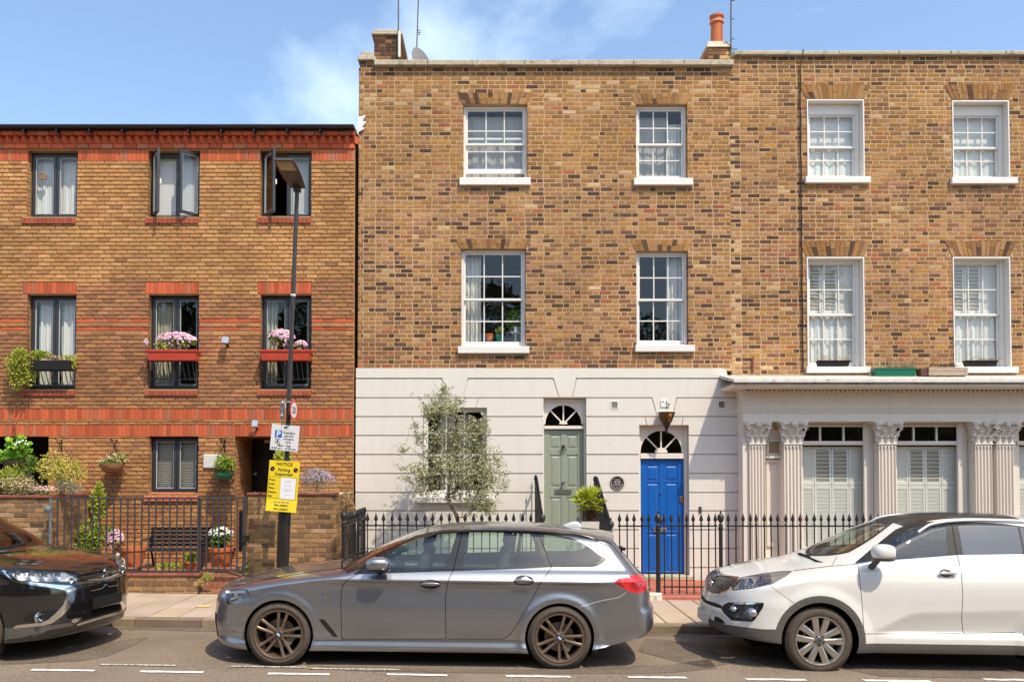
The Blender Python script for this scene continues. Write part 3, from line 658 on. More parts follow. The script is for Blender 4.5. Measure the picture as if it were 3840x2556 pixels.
# threshold of the blue door, its tiled path, and steps to the green door
M_tile = mat('red quarry tile', (.40, .12, .07), .7, nscale=20, namt=.2, dirt=((.55, .36, .26), 8, .55, .4), spec=.3)
tx0, tx1 = D_blue[0] - .12, D_blue[1] + .04
b = MB(); b.bbox(tx0, tx1 + .02, YS - .14, YS + .17, .10, .175, .01); b.build('door_step', M_stone, mid)
path = MB(); path.box(tx0 - .1, tx1 + .55, YB + .05, YS - .12, -.1, .10); path_o = path.build('tiled_path', M_tile, kind='structure'); tag(path_o, 'red tiled path behind the railings up to the blue door', 'path')
b = MB(); b.bbox(tx0 - .2, tx1 + .7, YB - .02, YB + .12, -.1, .135, .01); b.build('path_edge', mat('red painted kerb', (.42, .13, .09), .6, nscale=12, namt=.2), path_o)
gb = thing('door_steps', 'stone steps climbing to the sage green door', 'steps', (at(2120, 2000, 14.4)[0], 14.4, 0))
for i in range(3):
 b = MB(); b.bbox(D_green[0] - .15, D_green[1] + .15, YS - .2 - .32 * (2 - i), YS - .001 if i < 3 else 0, .1 + .12 * i, .1 + .12 * (i + 1), .012); b.build('step', M_stone, gb)
# small wall fittings
def wall_vent(px, lab):
 x0, x1, z0, z1 = rect_px(*px, YS); b = MB(); frame_mb(b, x0, x1, z0, z1, YS - .02, YS + .005, .016, .016, .016, .016); v = b.build('air_vent', M_sill, mid); v['label'] = lab
 for k in range(5): zz = z0 + .02 + (z1 - z0 - .04) * (k + .5) / 5; bb = MB(); bb.box(x0 + .016, x1 - .016, YS - .012, YS + .004, zz - .009, zz + .006); bb.build('vent_slat', mat('tan vent', (.48, .34, .2), .8), v)
wall_vent((2290, 2318, 1503, 1534), 'square vent left of the lantern'); wall_vent((2692, 2720, 1501, 1531), 'square vent near the white cornice')
# ---------------------------------------------------------------- right house
right = thing('brick_house', 'old brick terraced house with white shopfront columns and shuttered windows, at the right', 'house', (6.5, YF, 0))
XR0, XR1 = XM1, 11.2
ZTOPR = at(3200, 212, YF)[1]
W6 = rect_px(3028, 3239, 376, 667); W7 = rect_px(3573, 3783, 380, 669); W8 = rect_px(3028, 3240, 966, 1377); W9 = rect_px(3576, 3788, 966, 1377)
holes_r = [W6, W7, W8, W9]
Z_COR = at(3000, 1404, YF)[1]
wall_r = wall_mesh('brick_wall', M_mortar_old, right, XR0, XR1, Z_COR - .7, ZTOPR, YF + .004, holes_r)
arch_rects = []
for (w, py0, py1, n) in ((W6, 372, 318, 13), (W7, 374, 318, 13), (W8, 962, 904, 14), (W9, 962, 904, 14)):
 za, zb = at(3300, py0, YF)[1], at(3300, py1, YF)[1]; arch_rects.append((w[0] - .07, w[1] + .07, za, zb))
 arch(wall_r, w[0] - .02, w[1] + .02, za + .003, zb, .12, n, lambda: vary(OLD[pick(((.35, 'ochre'), (.3, 'tan'), (.12, 'dark'), (.25, 'brown')))], .12), YF)
rects = lay(XR0 + .004, XR1, Z_COR - .3, ZTOPR, .0763, [.212, .098], joint=.0155, phase=(.1, .44))
for h in holes_r + arch_rects: rects = subtract(rects, h)
rects = [r for r in rects if r[0] < 10.2]
lay_bricks(wall_r, rects, pal_right, YF + .004, M_brick, depth=.1, rough=.0034, proud=.0028)
z0, z1 = at(3200, 212, YF)[1], at(3200, 196, YF)[1]; x = at(2748, 200, YF)[0]
while x < 10.6:
 w = rng.uniform(.9, 1.2); b = MB(); b.bbox(x + .002, x + w - .002, YF - .07, YF + .3, z0 + .002 + rng.uniform(-.006, .002), z1 + rng.uniform(-.006, .004), .014); b.build('coping_stone', M_stone, right); x += w
# white painted reveals and sashes
def reveal(w, Y=YF, dep=.15, bar_=.0):
 x0, x1, z0, z1 = w; b = MB()
 b.box(x0 - .008, x0 + .012, Y - .012, Y + dep, z0, z1 + .012); b.box(x1 - .012, x1 + .008, Y - .012, Y + dep, z0, z1 + .012); b.box(x0 + .012, x1 - .012, Y - .012, Y + dep, z1 - .012, z1 + .012)
 return b
labs = ('upper left white sash window with net half curtain', 'upper right white sash window with net half curtain', 'white sash window with open louvre shutters above the left planter', 'white sash window with open louvre shutters above the right planter')
sills = ((3016, 3260, 666, 690), (3562, 3809, 669, 693), (3020, 3259, 1376, 1399), (3565, 3812, 1376, 1399))
for i, (w, lb, sl) in enumerate(zip((W6, W7, W8, W9), labs, sills)):
 xin = w[0] + .012, w[1] - .012
 top = (.045 if i > 1 else .19)
 fr = sash_window(right, xin[0], xin[1], w[2], w[3] - .012, YF, inset=.15, fw=.07, top=top, sill=(*rect_px(*sl), .075), label=lb, split=.5 if i > 1 else .5, up_fr=(.49,), lo_fr=(.5 if i > 1 else .57,))
 reveal(w).build('painted_reveal', M_white, fr); room(right, *w, YF, m=M_room)
M_blind = mat('white roller blind', (.72, .70, .67), .8)
M_shut = mat('white shutter paint', (.80, .77, .71), .5, spec=.35)
def slats(parent, x0, x1, z0, z1, y, n, ang, m, name='shutter_slat', w=.078):
 """louvre slats in a shutter panel, each a piece"""
 me = None
 for k in range(n):
  z = z0 + (z1 - z0) * (k + .5) / n
  if me is None:
   b = MB(); mt = Matrix.Rotation(R(ang), 4, 'X'); b.box(-(x1 - x0) / 2, (x1 - x0) / 2, -w / 2, w / 2, -.004, .004, m=mt); o = b.build(name, m, parent, org=((x0 + x1) / 2, y, z) if False else None) if False else None
   me = b.mesh(name, m)
  o = bpy.data.objects.new(name, me); COL.objects.link(o); o.parent = parent; loc = Vector(((x0 + x1) / 2, y, z)); o.location = loc - wl(parent); WL[o.name] = loc
def shutter(label, x0, x1, z0, z1, y, leaves, n, angs, mids=None, group=None, st=.035):
 t = thing('shutters', label, 'shutters', ((x0 + x1) / 2, y, z0), group)
 lw = (x1 - x0) / leaves
 for i in range(leaves):
  a, c = x0 + lw * i + .003, x0 + lw * (i + 1) - .003
  b = MB(); frame_mb(b, a, c, z0, z1, y - .014, y + .014, st, st, .05, .07); lf = b.build('shutter_leaf', M_shut, t)
  slats(lf, a + st, c - st, z0 + .07, z1 - .05, y + .002, n, angs[i % len(angs)], M_shut)
 return t
for w, nm in ((W6, 'left'), (W7, 'right')):
 zm = (w[2] + w[3] - .2) / 2
 b = MB(); b.box(w[0] + .02, w[1] - .02, YF + .30, YF + .31, zm - .02, w[3]); o = b.build('roller_blind', M_blind); tag(o, f'pale blind in the upper half of the top {nm} painted-reveal window', 'blind')
 curtain(f'net half curtain in the top {nm} painted-reveal window', w[0] + .03, w[1] - .1, w[2] + .03, zm + .01, YF + .28, waves=6, amp=.014, seed=int(w[0] * 10))
for w, nm in ((W8, 'left'), (W9, 'right')):
 zm = (w[2] + w[3]) / 2
 shutter(f'white louvre shutters, slats open, behind the {nm} window above the cornice', w[0] + .07, w[1] - .06, zm + .02, w[3] - .07, YF + .31, 3, 12, [-38, -38, -78])
 curtain(f'ruffled net half curtain in the {nm} window above the shopfront cornice', w[0] + .05, w[1] - .09, w[2] + .04, zm - .015, YF + .285, waves=7, amp=.022, seed=int(w[0] * 13), hem=.0)
# ------------------------------------------------ shopfront: cornice, frieze, pilasters with leafy capitals
YP = YF - .435        # face of the frieze
xS0 = at(2787, 1550, YP)[0]; xS1 = 10.6
xC0 = at(2750, 1412, YP - .49)[0]
Z = lambda py, Y=YP: at(3300, py, Y)[1]
YCr = YP - .49
b = MB(); zt = at(3300, 1409, YF)[1]
cor = [(YF - .002, zt), (YCr - .02, Z(1424, YCr)), (YCr - .02, Z(1433, YCr))]
lead = MB(); lead.prism_x([(YF - .001, zt + .012), (YCr - .03, Z(1424, YCr) + .01), (YCr - .035, Z(1433, YCr)), (YCr - .02, Z(1433, YCr)), (YF - .001, zt - .04)], xC0, xS1)
lo = lead.build('lead_flashing', mat('weathered lead flashing', (.58, .53, .48), .6, nscale=10, namt=.2, dirt=((.13, .11, .09), 9, .55, .8), spec=.4), right)
# slates under the lead
x = xC0 + .01
while x < xS1:
 w = rng.uniform(.6, 1.15); bb = MB(); bb.bbox(x + .004, min(x + w, xS1) - .004, YCr - .012, YF - .1, Z(1441, YCr) + rng.uniform(-.006, .006), Z(1433, YCr) - .003, .006); bb.build('cornice_slate', mat('stained cornice stone', (.30, .26, .21), .9, nscale=16, namt=.4, dirt=((.1, .08, .06), 8, .5, .7)), right); x += w
# cyma moulding with a mitred left end
prof = [(YCr, Z(1441, YCr)), (YCr + .012, Z(1449, YCr)), (YCr + .05, Z(1453, YCr) - .01), (YCr + .11, Z(1456, YCr) - .03), (YCr + .16, Z(1455) - .01), (YP - .07, Z(1456)), (YP - .07, Z(1456) + .02)]
pp = [(YCr, Z(1441, YCr) - .001), (YCr + .006, Z(1445, YCr)), (YCr + .03, Z(1449, YCr)), (YCr + .08, Z(1452, YCr)), (YP - .08, Z(1452, YCr)), (YP - .08, Z(1441, YCr))]
cy = MB(); n = len(pp); vs = []
cxl = lambda y: xS0 + .04 - (xS0 + .04 - xC0 - .01) * (YP - y) / .49
for (y, z) in pp: vs.append((cxl(y), y, z))
for (y, z) in pp: vs.append((xS1, y, z))
fs = [tuple(range(n))] + [(i + n, (i + 1) % n + n, (i + 1) % n, i) for i in range(n)]
cy.add(vs, fs)
for (y, z) in pp: vs = vs
v2 = [(cxl(y), y, z) for y, z in pp] + [(cxl(y), YF, z) for y, z in pp]
cy.add(v2, [(i, (i + 1) % n, (i + 1) % n + n, i + n) for i in range(n)]); cy.build('cornice', M_shop, right)
zd0, zd1 = Z(1471, YP - .07), Z(1452, YCr) - .004
b = MB(); b.box(xS0 - .02, xS1, YP - .02, YF, zd0 - .004, zd1 + .03); b.build('dentil_bed', M_shop, right)
x = xS0 + .0; me = None
k = 0
while x < 9.9:
 if me is None:
  b = MB(); b.bbox(-.024, .024, YP - .072, YP - .018, zd0, zd1, .003); me = b.mesh('dentil', M_shop, org=(0, YP, zd0))
 o = bpy.data.objects.new('dentil', me); COL.objects.link(o); o.parent = right; loc = Vector((x + .024, YP, zd0)); o.location = loc - wl(right); WL[o.name] = loc; x += .0775
zf = [Z(p) for p in (1470, 1531, 1541, 1547, 1555, 1580)]
b = MB()
b.prism_x([(YP, zf[1]), (YP, zf[0] - .002), (YF, zf[0] - .002), (YF, zf[1])], xS0, xS1)
b.prism_x([(YP - .03, zf[2]), (YP - .045, zf[1] - .01), (YP - .001, zf[1] - .001), (YF, zf[1] - .001), (YF, zf[2])], xS0 - .02, xS1)
b.prism_x([(YP - .02, zf[3] - .001), (YP - .02, zf[2] - .001), (YF, zf[2] - .001), (YF, zf[3] - .001)], xS0 - .01, xS1)
b.prism_x([(YP - .005, zf[5]), (YP - .005, zf[3] - .002), (YF, zf[3] - .002), (YF, zf[5])], xS0, xS1)
b.build('frieze', M_shop, right)
# side return pier at the left of the shopfront
b = MB(); b.box(xS0, at(2816, 1700, YP + .05)[0], YP + .05, YF, .1, zf[5] - .003); b.build('end_pier', M_shop, right)
zbase = .15
def acanthus(b, cx, cy, cz_, w, h, lean, out, n=4, turn=0):
 """one curled leaf standing on a bell"""
 vs = []; fs = []
 for i in range(n + 1):
  t = i / n; ww = w * (math.sin(min(1, t * 1.15 + .25) * math.pi) * .5 + .28); zz = cz_ + h * (t if t < .8 else .8 + (t - .8) * -.6)
  oo = out * (t ** 2.2) * 1.0 + (.02 if i == n else 0)
  for s_ in (-1, -.5, 0, .5, 1):
   x = s_ * ww / 2 + lean * t; y = -oo - (.012 * (1 - abs(s_)) + .006)
   vs.append((cx + x * math.cos(turn) - y * math.sin(turn) * 0 + (oo * math.sin(turn) if turn else 0), cy + y * (math.cos(turn) if turn else 1) + abs(x) * .15, zz + (-.01 * abs(s_) if i else 0)))
 for i in range(n):
  for k in range(4): a = i * 5 + k; fs.append((a, a + 1, a + 6, a + 5))
 b.add(vs, fs)
def spiral(b, cx, cy, cz_, r0, turns, sgn, rad=.011, dy=0):
 pts = [(cx + sgn * r0 * (1 - t * .85) * math.cos(t * turns * 6.28), cy - .012 * t + dy, cz_ + r0 * (1 - t * .85) * math.sin(t * turns * 6.28)) for t in [i / 22 for i in range(23)]]
 b.path(pts, [rad * (1 - .4 * i / 22) for i in range(23)], 5)
def pilaster(xa, xb, cxa, cxb, lab, YQ):
 """fluted pilaster: shaft, flutes, necking and a leafy Corinthian capital; px spans"""
 p = thing('column', lab, 'column', (0, 0, 0)) if False else None
 x0, x1 = at(xa, 1800, YQ)[0], at(xb, 1800, YQ)[0]; zt, zc = Z(1664, YQ), Z(1580, YQ)
 bk = MB(); bk.box(x0 - .004, x1 + .004, YQ + .03, YF, zbase, zt - .001); col = bk.build('column', M_shop, right); col['label'] = lab
 nfl = 5; w = x1 - x0; f = w / (nfl + .0); prof = []
 # scalloped section: fillets with half round flutes between
 pts = [(x0, YQ + .06)]
 for i in range(nfl):
  a = x0 + f * i + f * .12; c = x0 + f * (i + 1) - f * .12
  pts.append((a - f * .12 + .001, YQ))
  pts.append((a, YQ))
  for t in (20, 55, 90, 125, 160): pts.append(((a + c) / 2 - (c - a) / 2 * math.cos(R(t)), YQ + .034 * math.sin(R(t))))
  pts.append((c, YQ))
 pts += [(x1, YQ), (x1, YQ + .06)]
 sh = MB(); n = len(pts); zz = [zbase + .16, zt - .09]; vs = [(x, y, zz[0]) for x, y in pts] + [(x, y, zz[1]) for x, y in pts]
 sh.add(vs, [(i, i + 1, i + 1 + n, i + n) for i in range(n - 1)])
 # flat top of the shaft, flutes end in rounded heads
 sh.box(x0, x1, YQ, YQ + .06, zt - .03, zt - .012)
 for i in range(nfl):
  a = x0 + f * i; c = a + f; m_ = (a + c) / 2; r = f * .38
  arcp = [(m_ + r * math.cos(t), zt - .09 + .055 * math.sin(t)) for t in [math.pi - math.pi * j / 8 for j in range(9)]]
  sh.add([(x, YQ, z) for x, z in arcp] + [(a, YQ, zt - .09), (a, YQ, zt - .03), (c, YQ, zt - .03), (c, YQ, zt - .09)], [(9, 0, 1, 2, 3, 4, 10), (4, 5, 6, 7, 8, 12, 11), (4, 11, 10)])
  sh.add([(x, YQ, z) for x, z in arcp] + [(x, YQ + .034, z) for x, z in arcp], [(j, j + 1, j + 10, j + 9) for j in range(8)])
  sh.add([(x, YQ + .034, z) for x, z in arcp], [tuple(range(8, -1, -1))])
 sh.build('fluted_shaft', M_shop, col)
 bs = MB(); bs.bbox(x0 - .03, x1 + .03, YQ - .03, YF, zbase - .1, zbase + .1, .008); bs.bbox(x0 - .015, x1 + .015, YQ - .015, YF, zbase + .101, zbase + .16, .02); bs.build('column_base', M_shop, col)
 nk = MB(); nk.bbox(x0 - .018, x1 + .018, YQ - .018, YF - .1, zt - .011, zt + .018, .008); nk.build('necking', M_shop, col)
 c0, c1 = at(cxa, 1620, YQ - .06)[0], at(cxb, 1620, YQ - .06)[0]; cm = (x0 + x1) / 2; h = zc - zt; cw = c1 - c0; sw = x1 - x0
 cp = MB()
 # bell: lofted rectangle widening upwards
 ring = lambda e, y, z: [(cm - sw / 2 - e, y, z), (cm + sw / 2 + e, y, z), (cm + sw / 2 + e, YF - .1, z), (cm - sw / 2 - e, YF - .1, z)]
 lv = [(-.012, YQ + .012, zt + .018), (-.01, YQ + .008, zt + h * .45), (.02, YQ - .02, zt + h * .72), (.05, YQ - .045, zt + h * .86)]
 vs = []; fs = []
 for e, y, z in lv: vs += ring(e, y, z)
 for k in range(3):
  for i in range(4): j = (i + 1) % 4; fs.append((k * 4 + i, k * 4 + j, k * 4 + j + 4, k * 4 + i + 4))
 cp.add(vs, fs)
 cp.build('capital_bell', M_shop, col)
 ab = MB(); e = cw / 2
 abp = [(cm - e, YQ - .10), (cm - e + .05, YQ - .125), (cm - e * .3, YQ - .07), (cm + e * .3, YQ - .07), (cm + e - .05, YQ - .125), (cm + e, YQ - .10), (cm + e, YF - .05), (cm - e, YF - .05)]
 for (za, zb, g) in ((zc - h * .13, zc - h * .055, .008), (zc - h * .055 + .001, zc - .002, 0)):
  vs = [(x + (g if x < cm else -g), y + g, za) for x, y in abp] + [(x + (g if x < cm else -g), y + g, zb) for x, y in abp]; n = 8
  ab.add(vs, [tuple(range(n - 1, -1, -1)), tuple(range(n, 2 * n))] + [(i, (i + 1) % n, (i + 1) % n + n, i + n) for i in range(n)])
 ab.build('abacus', M_shop, col)
 rs = random.Random(int(x0 * 100))
 for k in range(3):
  lf = MB(); acanthus(lf, cm + (k - 1) * sw * .36, YQ + .0, zt + .02, sw * .40, h * .42, (k - 1) * .01, .05); lf.build('acanthus_leaf', M_cap, col, smooth=60)
 for k in range(4):
  lf = MB(); acanthus(lf, cm + (k - 1.5) * sw * .36, YQ - .004, zt + h * .32, sw * .36, h * .40, (k - 1.5) * .03, .075); lf.build('acanthus_leaf', M_cap, col, smooth=60)
 for sg in (-1, 1):
  lf = MB(); acanthus(lf, cm + sg * sw * .48, YQ + .02, zt + .03, sw * .28, h * .44, sg * .06, .03); acanthus(lf, cm + sg * sw * .5, YQ, zt + h * .42, sw * .25, h * .36, sg * .11, .05); lf.build('acanthus_leaf', M_cap, col, smooth=60)
  vo = MB(); spiral(vo, cm + sg * (cw / 2 - .055), YQ - .10, zt + h * .74, .042, 1.6, sg); spiral(vo, cm + sg * sw * .17, YQ - .06, zt + h * .76, .032, 1.5, -sg, .008)
  vo.path([(cm + sg * sw * .12, YQ - .02, zt + h * .4), (cm + sg * sw * .25, YQ - .05, zt + h * .62), (cm + sg * (cw / 2 - .03), YQ - .095, zt + h * .86)], [.012, .011, .014], 5)
  vo.build('volute', M_cap, col, smooth=60)
 fl = MB(); fl.lathe([(.0, -.03), (.016, -.028), (.02, -.01), (.045, -.012), (.05, .005), (.04, .02)], (cm, YQ - .10, zc - h * .10), 10, axis='y', ang=.2); fl.build('capital_flower', M_cap, col, smooth=50)
 # small buds fill the carved band
 bd = MB()
 for k in range(7): bd.lathe([(0, -.016), (.011, -.012), (.014, 0), (.01, .014)], (cm + (k - 3) * sw * .15, YQ - .012, zt + h * (.28 if k % 2 else .62)), 6, axis='y')
 bd.build('carved_bud', M_cap, col, smooth=60)
 return col
M_cap = mat('carved capital paint', (.68, .62, .56), .7, nscale=40, namt=.12, bump=.4, bscale=70, dirt=((.36, .30, .25), 30, .55, .5))
YQ = YP + .0
cols = [(2812, 2870, 2806, 2906, 'fluted pilaster at the left end of the white shopfront'), (2941, 3007, 2936, 3042, 'fluted pilaster second from the left of the white shopfront'), (3297, 3361, 3289, 3396, 'fluted pilaster between the two shuttered windows'), (3659, 3722, 3650, 3746, 'fluted pilaster, left of the close pair at the right edge'), (3740, 3802, 3739, 3843, 'fluted pilaster, right of the close pair at the right edge')]
for c in cols: pilaster(*c, YQ)
# backing wall of the shopfront with two windows
YW = YP + .24
# openings: transom + shuttered light
def px_w(x0, x1, y0, y1): return rect_px(x0, x1, y0, y1, YW)
S1 = px_w(2998, 3258, 1590, 2010); S2 = px_w(3352, 3604, 1590, 2010); S3 = px_w(3815, 4080, 1590, 2010)
S1 = (S1[0], S1[1], .55, S1[3]); S2 = (S2[0], S2[1], .55, S2[3]); S3 = (S3[0], S3[1], .55, S3[3])
sw = wall_mesh('shopfront_wall', M_shop, right, xS0 + .1, xS1, .1, zf[5] + .01, YW, [S1, S2, S3], depth=.12)
# jamb mouldings right of each window
for i, (xa, xb) in enumerate(((3238, 3262), (3590, 3612))):
 a, c = at(xa, 1800, YW - .02)[0], at(xb, 1800, YW - .02)[0]; b = MB(); b.bbox(a, c, YW - .05, YW, .3, zf[5] - .004, .006); b.bbox(c + .001, c + .06, YW - .03, YW, .3, zf[5] - .004, .006); b.build('jamb_moulding', M_shop, right)
def shop_window(Sx, lab, transx, mull, shx, lower_lab):
 x0, x1, z0, z1 = Sx; y = YW + .02; b = MB()
 zt0, zt1 = Z(1653, y), Z(1600, y); ta, tb = at(transx[0], 1625, y)[0], at(transx[1], 1625, y)[0]
 b.bbox(x0, x1, y - .01, y + .06, zt1, z1 + .0); b.bbox(x0, x1, y - .045, y + .06, Z(1668, y), zt0, .008); b.bbox(x0, ta, y - .008, y + .06, z0, zt1 - .001); b.bbox(tb, x1, y - .008, y + .06, z0, zt1 - .001)
 w = b.build('window', M_shop, right); w['label'] = lab
 xs = [ta] + [at(p, 1625, y)[0] for p in mull] + [tb]
 for p in xs[1:-1]: bar(w, 'glazing_bar', p - .017, p + .017, zt0, zt1, y, y + .04, M_shop)
 for i in range(len(xs) - 1): pane(w, xs[i], xs[i + 1], zt0, zt1, y + .02)
 pane(w, ta, tb, z0 + .05, Z(1668, y), y + .02)
 b = MB(); b.box(x0 + .01, x1 - .01, YW + .13, YW + 1.2, Z(1665, y), z1 + .2);
 bx = MB(); bx.add([(x0 - .2, YW + 1.4, .4), (x1 + .2, YW + 1.4, .4), (x1 + .2, YW + 1.4, z1 + .3), (x0 - .2, YW + 1.4, z1 + .3)], [(0, 1, 2, 3)]); bx.build('room_interior', M_roomdark, right)
 a, c = at(shx[0], 1800, y)[0], at(shx[1], 1800, y)[0]; zm = Z(1820, y)
 t = thing('shutters', lower_lab, 'shutters', ((a + c) / 2, y + .11, z0)); lw = (c - a) / 4
 for i in range(4):
  l_, r_ = a + lw * i + .003, a + lw * (i + 1) - .003
  for (q0, q1, n, ang) in ((zm + .003, Z(1672, y) - .004, 8, -42 if i in (1, 2) else -76), (z0 + .06, zm - .003, 16, -76)):
   bb = MB(); frame_mb(bb, l_, r_, q0, q1, y + .095, y + .125, .035, .035, .06, .07); lf = bb.build('shutter_leaf', M_shut, t); slats(lf, l_ + .035, r_ - .035, q0 + .07, q1 - .06, y + .112, n, ang, M_shut, w=.082)
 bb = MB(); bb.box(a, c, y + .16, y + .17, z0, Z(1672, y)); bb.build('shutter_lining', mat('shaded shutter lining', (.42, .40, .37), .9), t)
 return w
shop_window(S1, 'shop window with three green lights over louvre shutters, left of the central pilaster', (3010, 3252), (3076, 3164), (2996, 3257), 'white louvre shutters filling the left shop window, middle slats open')
shop_window(S2, 'shop window with three green lights over louvre shutters, right of the central pilaster', (3362, 3597), (3427, 3513), (3355, 3603), 'white louvre shutters filling the right shop window, middle slats open')
shop_window(S3, 'shop window cut by the right edge of the picture', (3820, 4075), (3900, 3990), (3820, 4070), 'white louvre shutters at the right edge of the picture')
# panel and vents between the first two pilasters
va, vb, vc, vd = rect_px(2882, 2923, 1655, 1699, YW - .03); b = MB(); frame_mb(b, va - .03, vb + .03, vc - .03, vd + .03, YW - .05, YW, .03, .03, .03, .03); v = b.build('air_vent', M_shop, right); v['label'] = 'louvred vent between the first two pilasters'
for k in range(6): z = vc + (vd - vc) * (k + .5) / 6; bb = MB(); bb.box(va, vb, YW - .035, YW - .002, z - .011, z + .009); bb.build('vent_slat', mat('tan vent', (.48, .34, .2), .8), v)
a, c = va - .06, vb + .05; b = MB(); b.bbox(a, c, YW - .09, YW, Z(1718, YW), Z(1708, YW), .006); b.bbox(a + .03, c - .03, YW - .06, YW, Z(1708, YW) + .001, vc - .032, .004); b.build('ledge', M_shop, right)
b = MB(); frame_mb(b, a + .02, c - .02, .7, Z(1722, YW), YW - .03, YW, .05, .05, .06, .06); b.build('panel_frame', M_shop, right)
va, vb, vc, vd = rect_px(2903, 2932, 1583, 1611, YW - .01); b = MB(); b.bbox(va, vb, YW - .02, YW, vc, vd, .004); o = b.build('air_brick', mat('tan vent', (.48, .34, .2), .8), right)
# house number plate and stall riser
b = MB(); b.bbox(xS0 + .05, xS1, YP + .02, YF, .05, .42, .01); b.build('stall_riser', M_shop, right)
# black cable down the brick front
xk = at(3003, 800, YF)[0]; b = MB(); zc0, zc1 = at(3003, 1395, YF)[1], at(3003, 262, YF)[1]
b.path([(xk + .006 * math.sin(i * 1.7), YF - .03, zc0 + (zc1 - zc0) * i / 24) for i in range(25)] , .0125, 6); b.path([(xk, YF - .03, zc1), (xk + .02, YF - .035, zc1 + .12), (xk + .035, YF - .09, zc1 + .24), (xk + .05, YF - .09, zc1 + .33), (xk + .06, YF + .1, zc1 + .36)], .008, 5)
o = b.build('cable', M_black, smooth=60); tag(o, 'black cable running down the brick beside the upper left white window', 'cable')
# ---------------------------------------------------------------- left house
left = thing('brick_house', 'modern orange brick house with charcoal casement windows and red brick bands, at the left', 'house', (-6, YF, 0))
XL0, XL1 = -10.2, at(1330, 1000, YF)[0]
WA = [rect_px(103, 291, 566, 812), rect_px(557, 749, 566, 812), rect_px(976, 1168, 566, 812)]
WB = [rect_px(100, 286, 1106, 1457), rect_px(556, 746, 1106, 1457), rect_px(976, 1168, 1106, 1457)]
WG = rect_px(558, 744, 1637, 1848); WD = rect_px(880, 1076, 1637, 2000); WP = rect_px(-140, 183, 1637, 1860)
WD = (WD[0], WD[1], .5, WD[3]); WP = (WP[0], WP[1], .5, WP[3])
holes_l = WA + WB + [WG, WD, WP]
ZL1 = at(600, 487, YF)[1]
wall_l = wall_mesh('brick_wall', M_mortar_new, left, XL0, XL1, -.2, at(600, 541, YF)[1], YF, holes_l, depth=.3)
ORG = {'or': (.50, .25, .098), 'or2': (.55, .29, .12), 'or3': (.44, .21, .083), 'br': (.35, .165, .08), 'br2': (.29, .135, .067), 'ti': (.42, .185, .09), 'red': (.54, .115, .048), 'red2': (.45, .095, .042), 'red3': (.42, .14, .075)}
zb1, zb2 = at(600, 1057, YF)[1], at(600, 1560, YF)[1]
def pal_left(x, z):
 if z > zb1 - .1 + .15 * math.sin(x * 1.7): tab = ((.5, 'or'), (.35, 'or2'), (.2, 'or3'), (.03, 'br'))
 elif z > zb2: tab = ((.35, 'br'), (.4, 'ti'), (.15, 'br2'), (.18, 'or3'))
 else: tab = ((.4, 'or3'), (.25, 'or'), (.25, 'ti'), (.12, 'br'))
 return vary(ORG[pick(tab)], .12)
def pal_red(x, z): return vary(ORG[pick(((.5, 'red'), (.33, 'red2'), (.2, 'red3')))], .15)
Zl = lambda py: at(600, py, YF)[1]
XV = at(-20, 1000, YF)[0] - .3
bands = [(1531, 1574), (1591, 1636)]; strings = [(1194, 1210), (1225, 1240)]
rects = lay(XV, XL1 - .012, .1, Zl(604), .0748, [.202], joint=.0165)
red_zones = []
for p0, p1 in bands: red_zones.append((XV - .3, XL1, Zl(p1) - .004, Zl(p0) + .004))
for p0, p1 in strings: red_zones.append((XV - .3, XL1, Zl(p1) - .002, Zl(p0) + .002))
lint = [rect_px(86, 288, 1057, 1102), rect_px(547, 746, 1057, 1102), rect_px(967, 1168, 1057, 1102)]
for h in holes_l + red_zones + [(a - .003, b - .0 + .003, c, d + .003) for a, b, c, d in lint]: rects = subtract(rects, h)
def soldiers(x0, x1, z0, z1, w=.0655):
 n = round((x1 - x0) / (w + .0085)); p = (x1 - x0) / n; return [(x0 + p * i + .004, x0 + p * (i + 1) - .004, z0 + .003, z1 - .003) for i in range(n)]
sold = []
for p0, p1 in bands: sold += soldiers(XV, XL1 - .01, Zl(p1), Zl(p0))
for a, c, d, e in lint: sold += soldiers(a, c, d, e)
tops = [(XV, WA[0][0]), (WA[0][1], WA[1][0]), (WA[1][1], WA[2][0]), (WA[2][1], XL1 - .01)]
for a, c in tops: sold += soldiers(a, c, Zl(604), Zl(564))
strs = []
for p0, p1 in strings:
 q = lay(XV, XL1 - .012, Zl(p1), Zl(p0), .08, [.2065])
 for h in holes_l: q = subtract(q, h)
 strs += q
lay_bricks(wall_l, rects, pal_left, YF, M_brick, n_own=240, depth=.105, rough=.003, proud=.018)
lay_bricks(wall_l, sold, pal_red, YF - .002, M_redbrick, name='soldier_brick', n_own=300, depth=.105, rough=.0012, proud=.008)
lay_bricks(wall_l, strs, pal_red, YF, M_redbrick, n_own=60, depth=.03, rough=.0012, proud=.009)
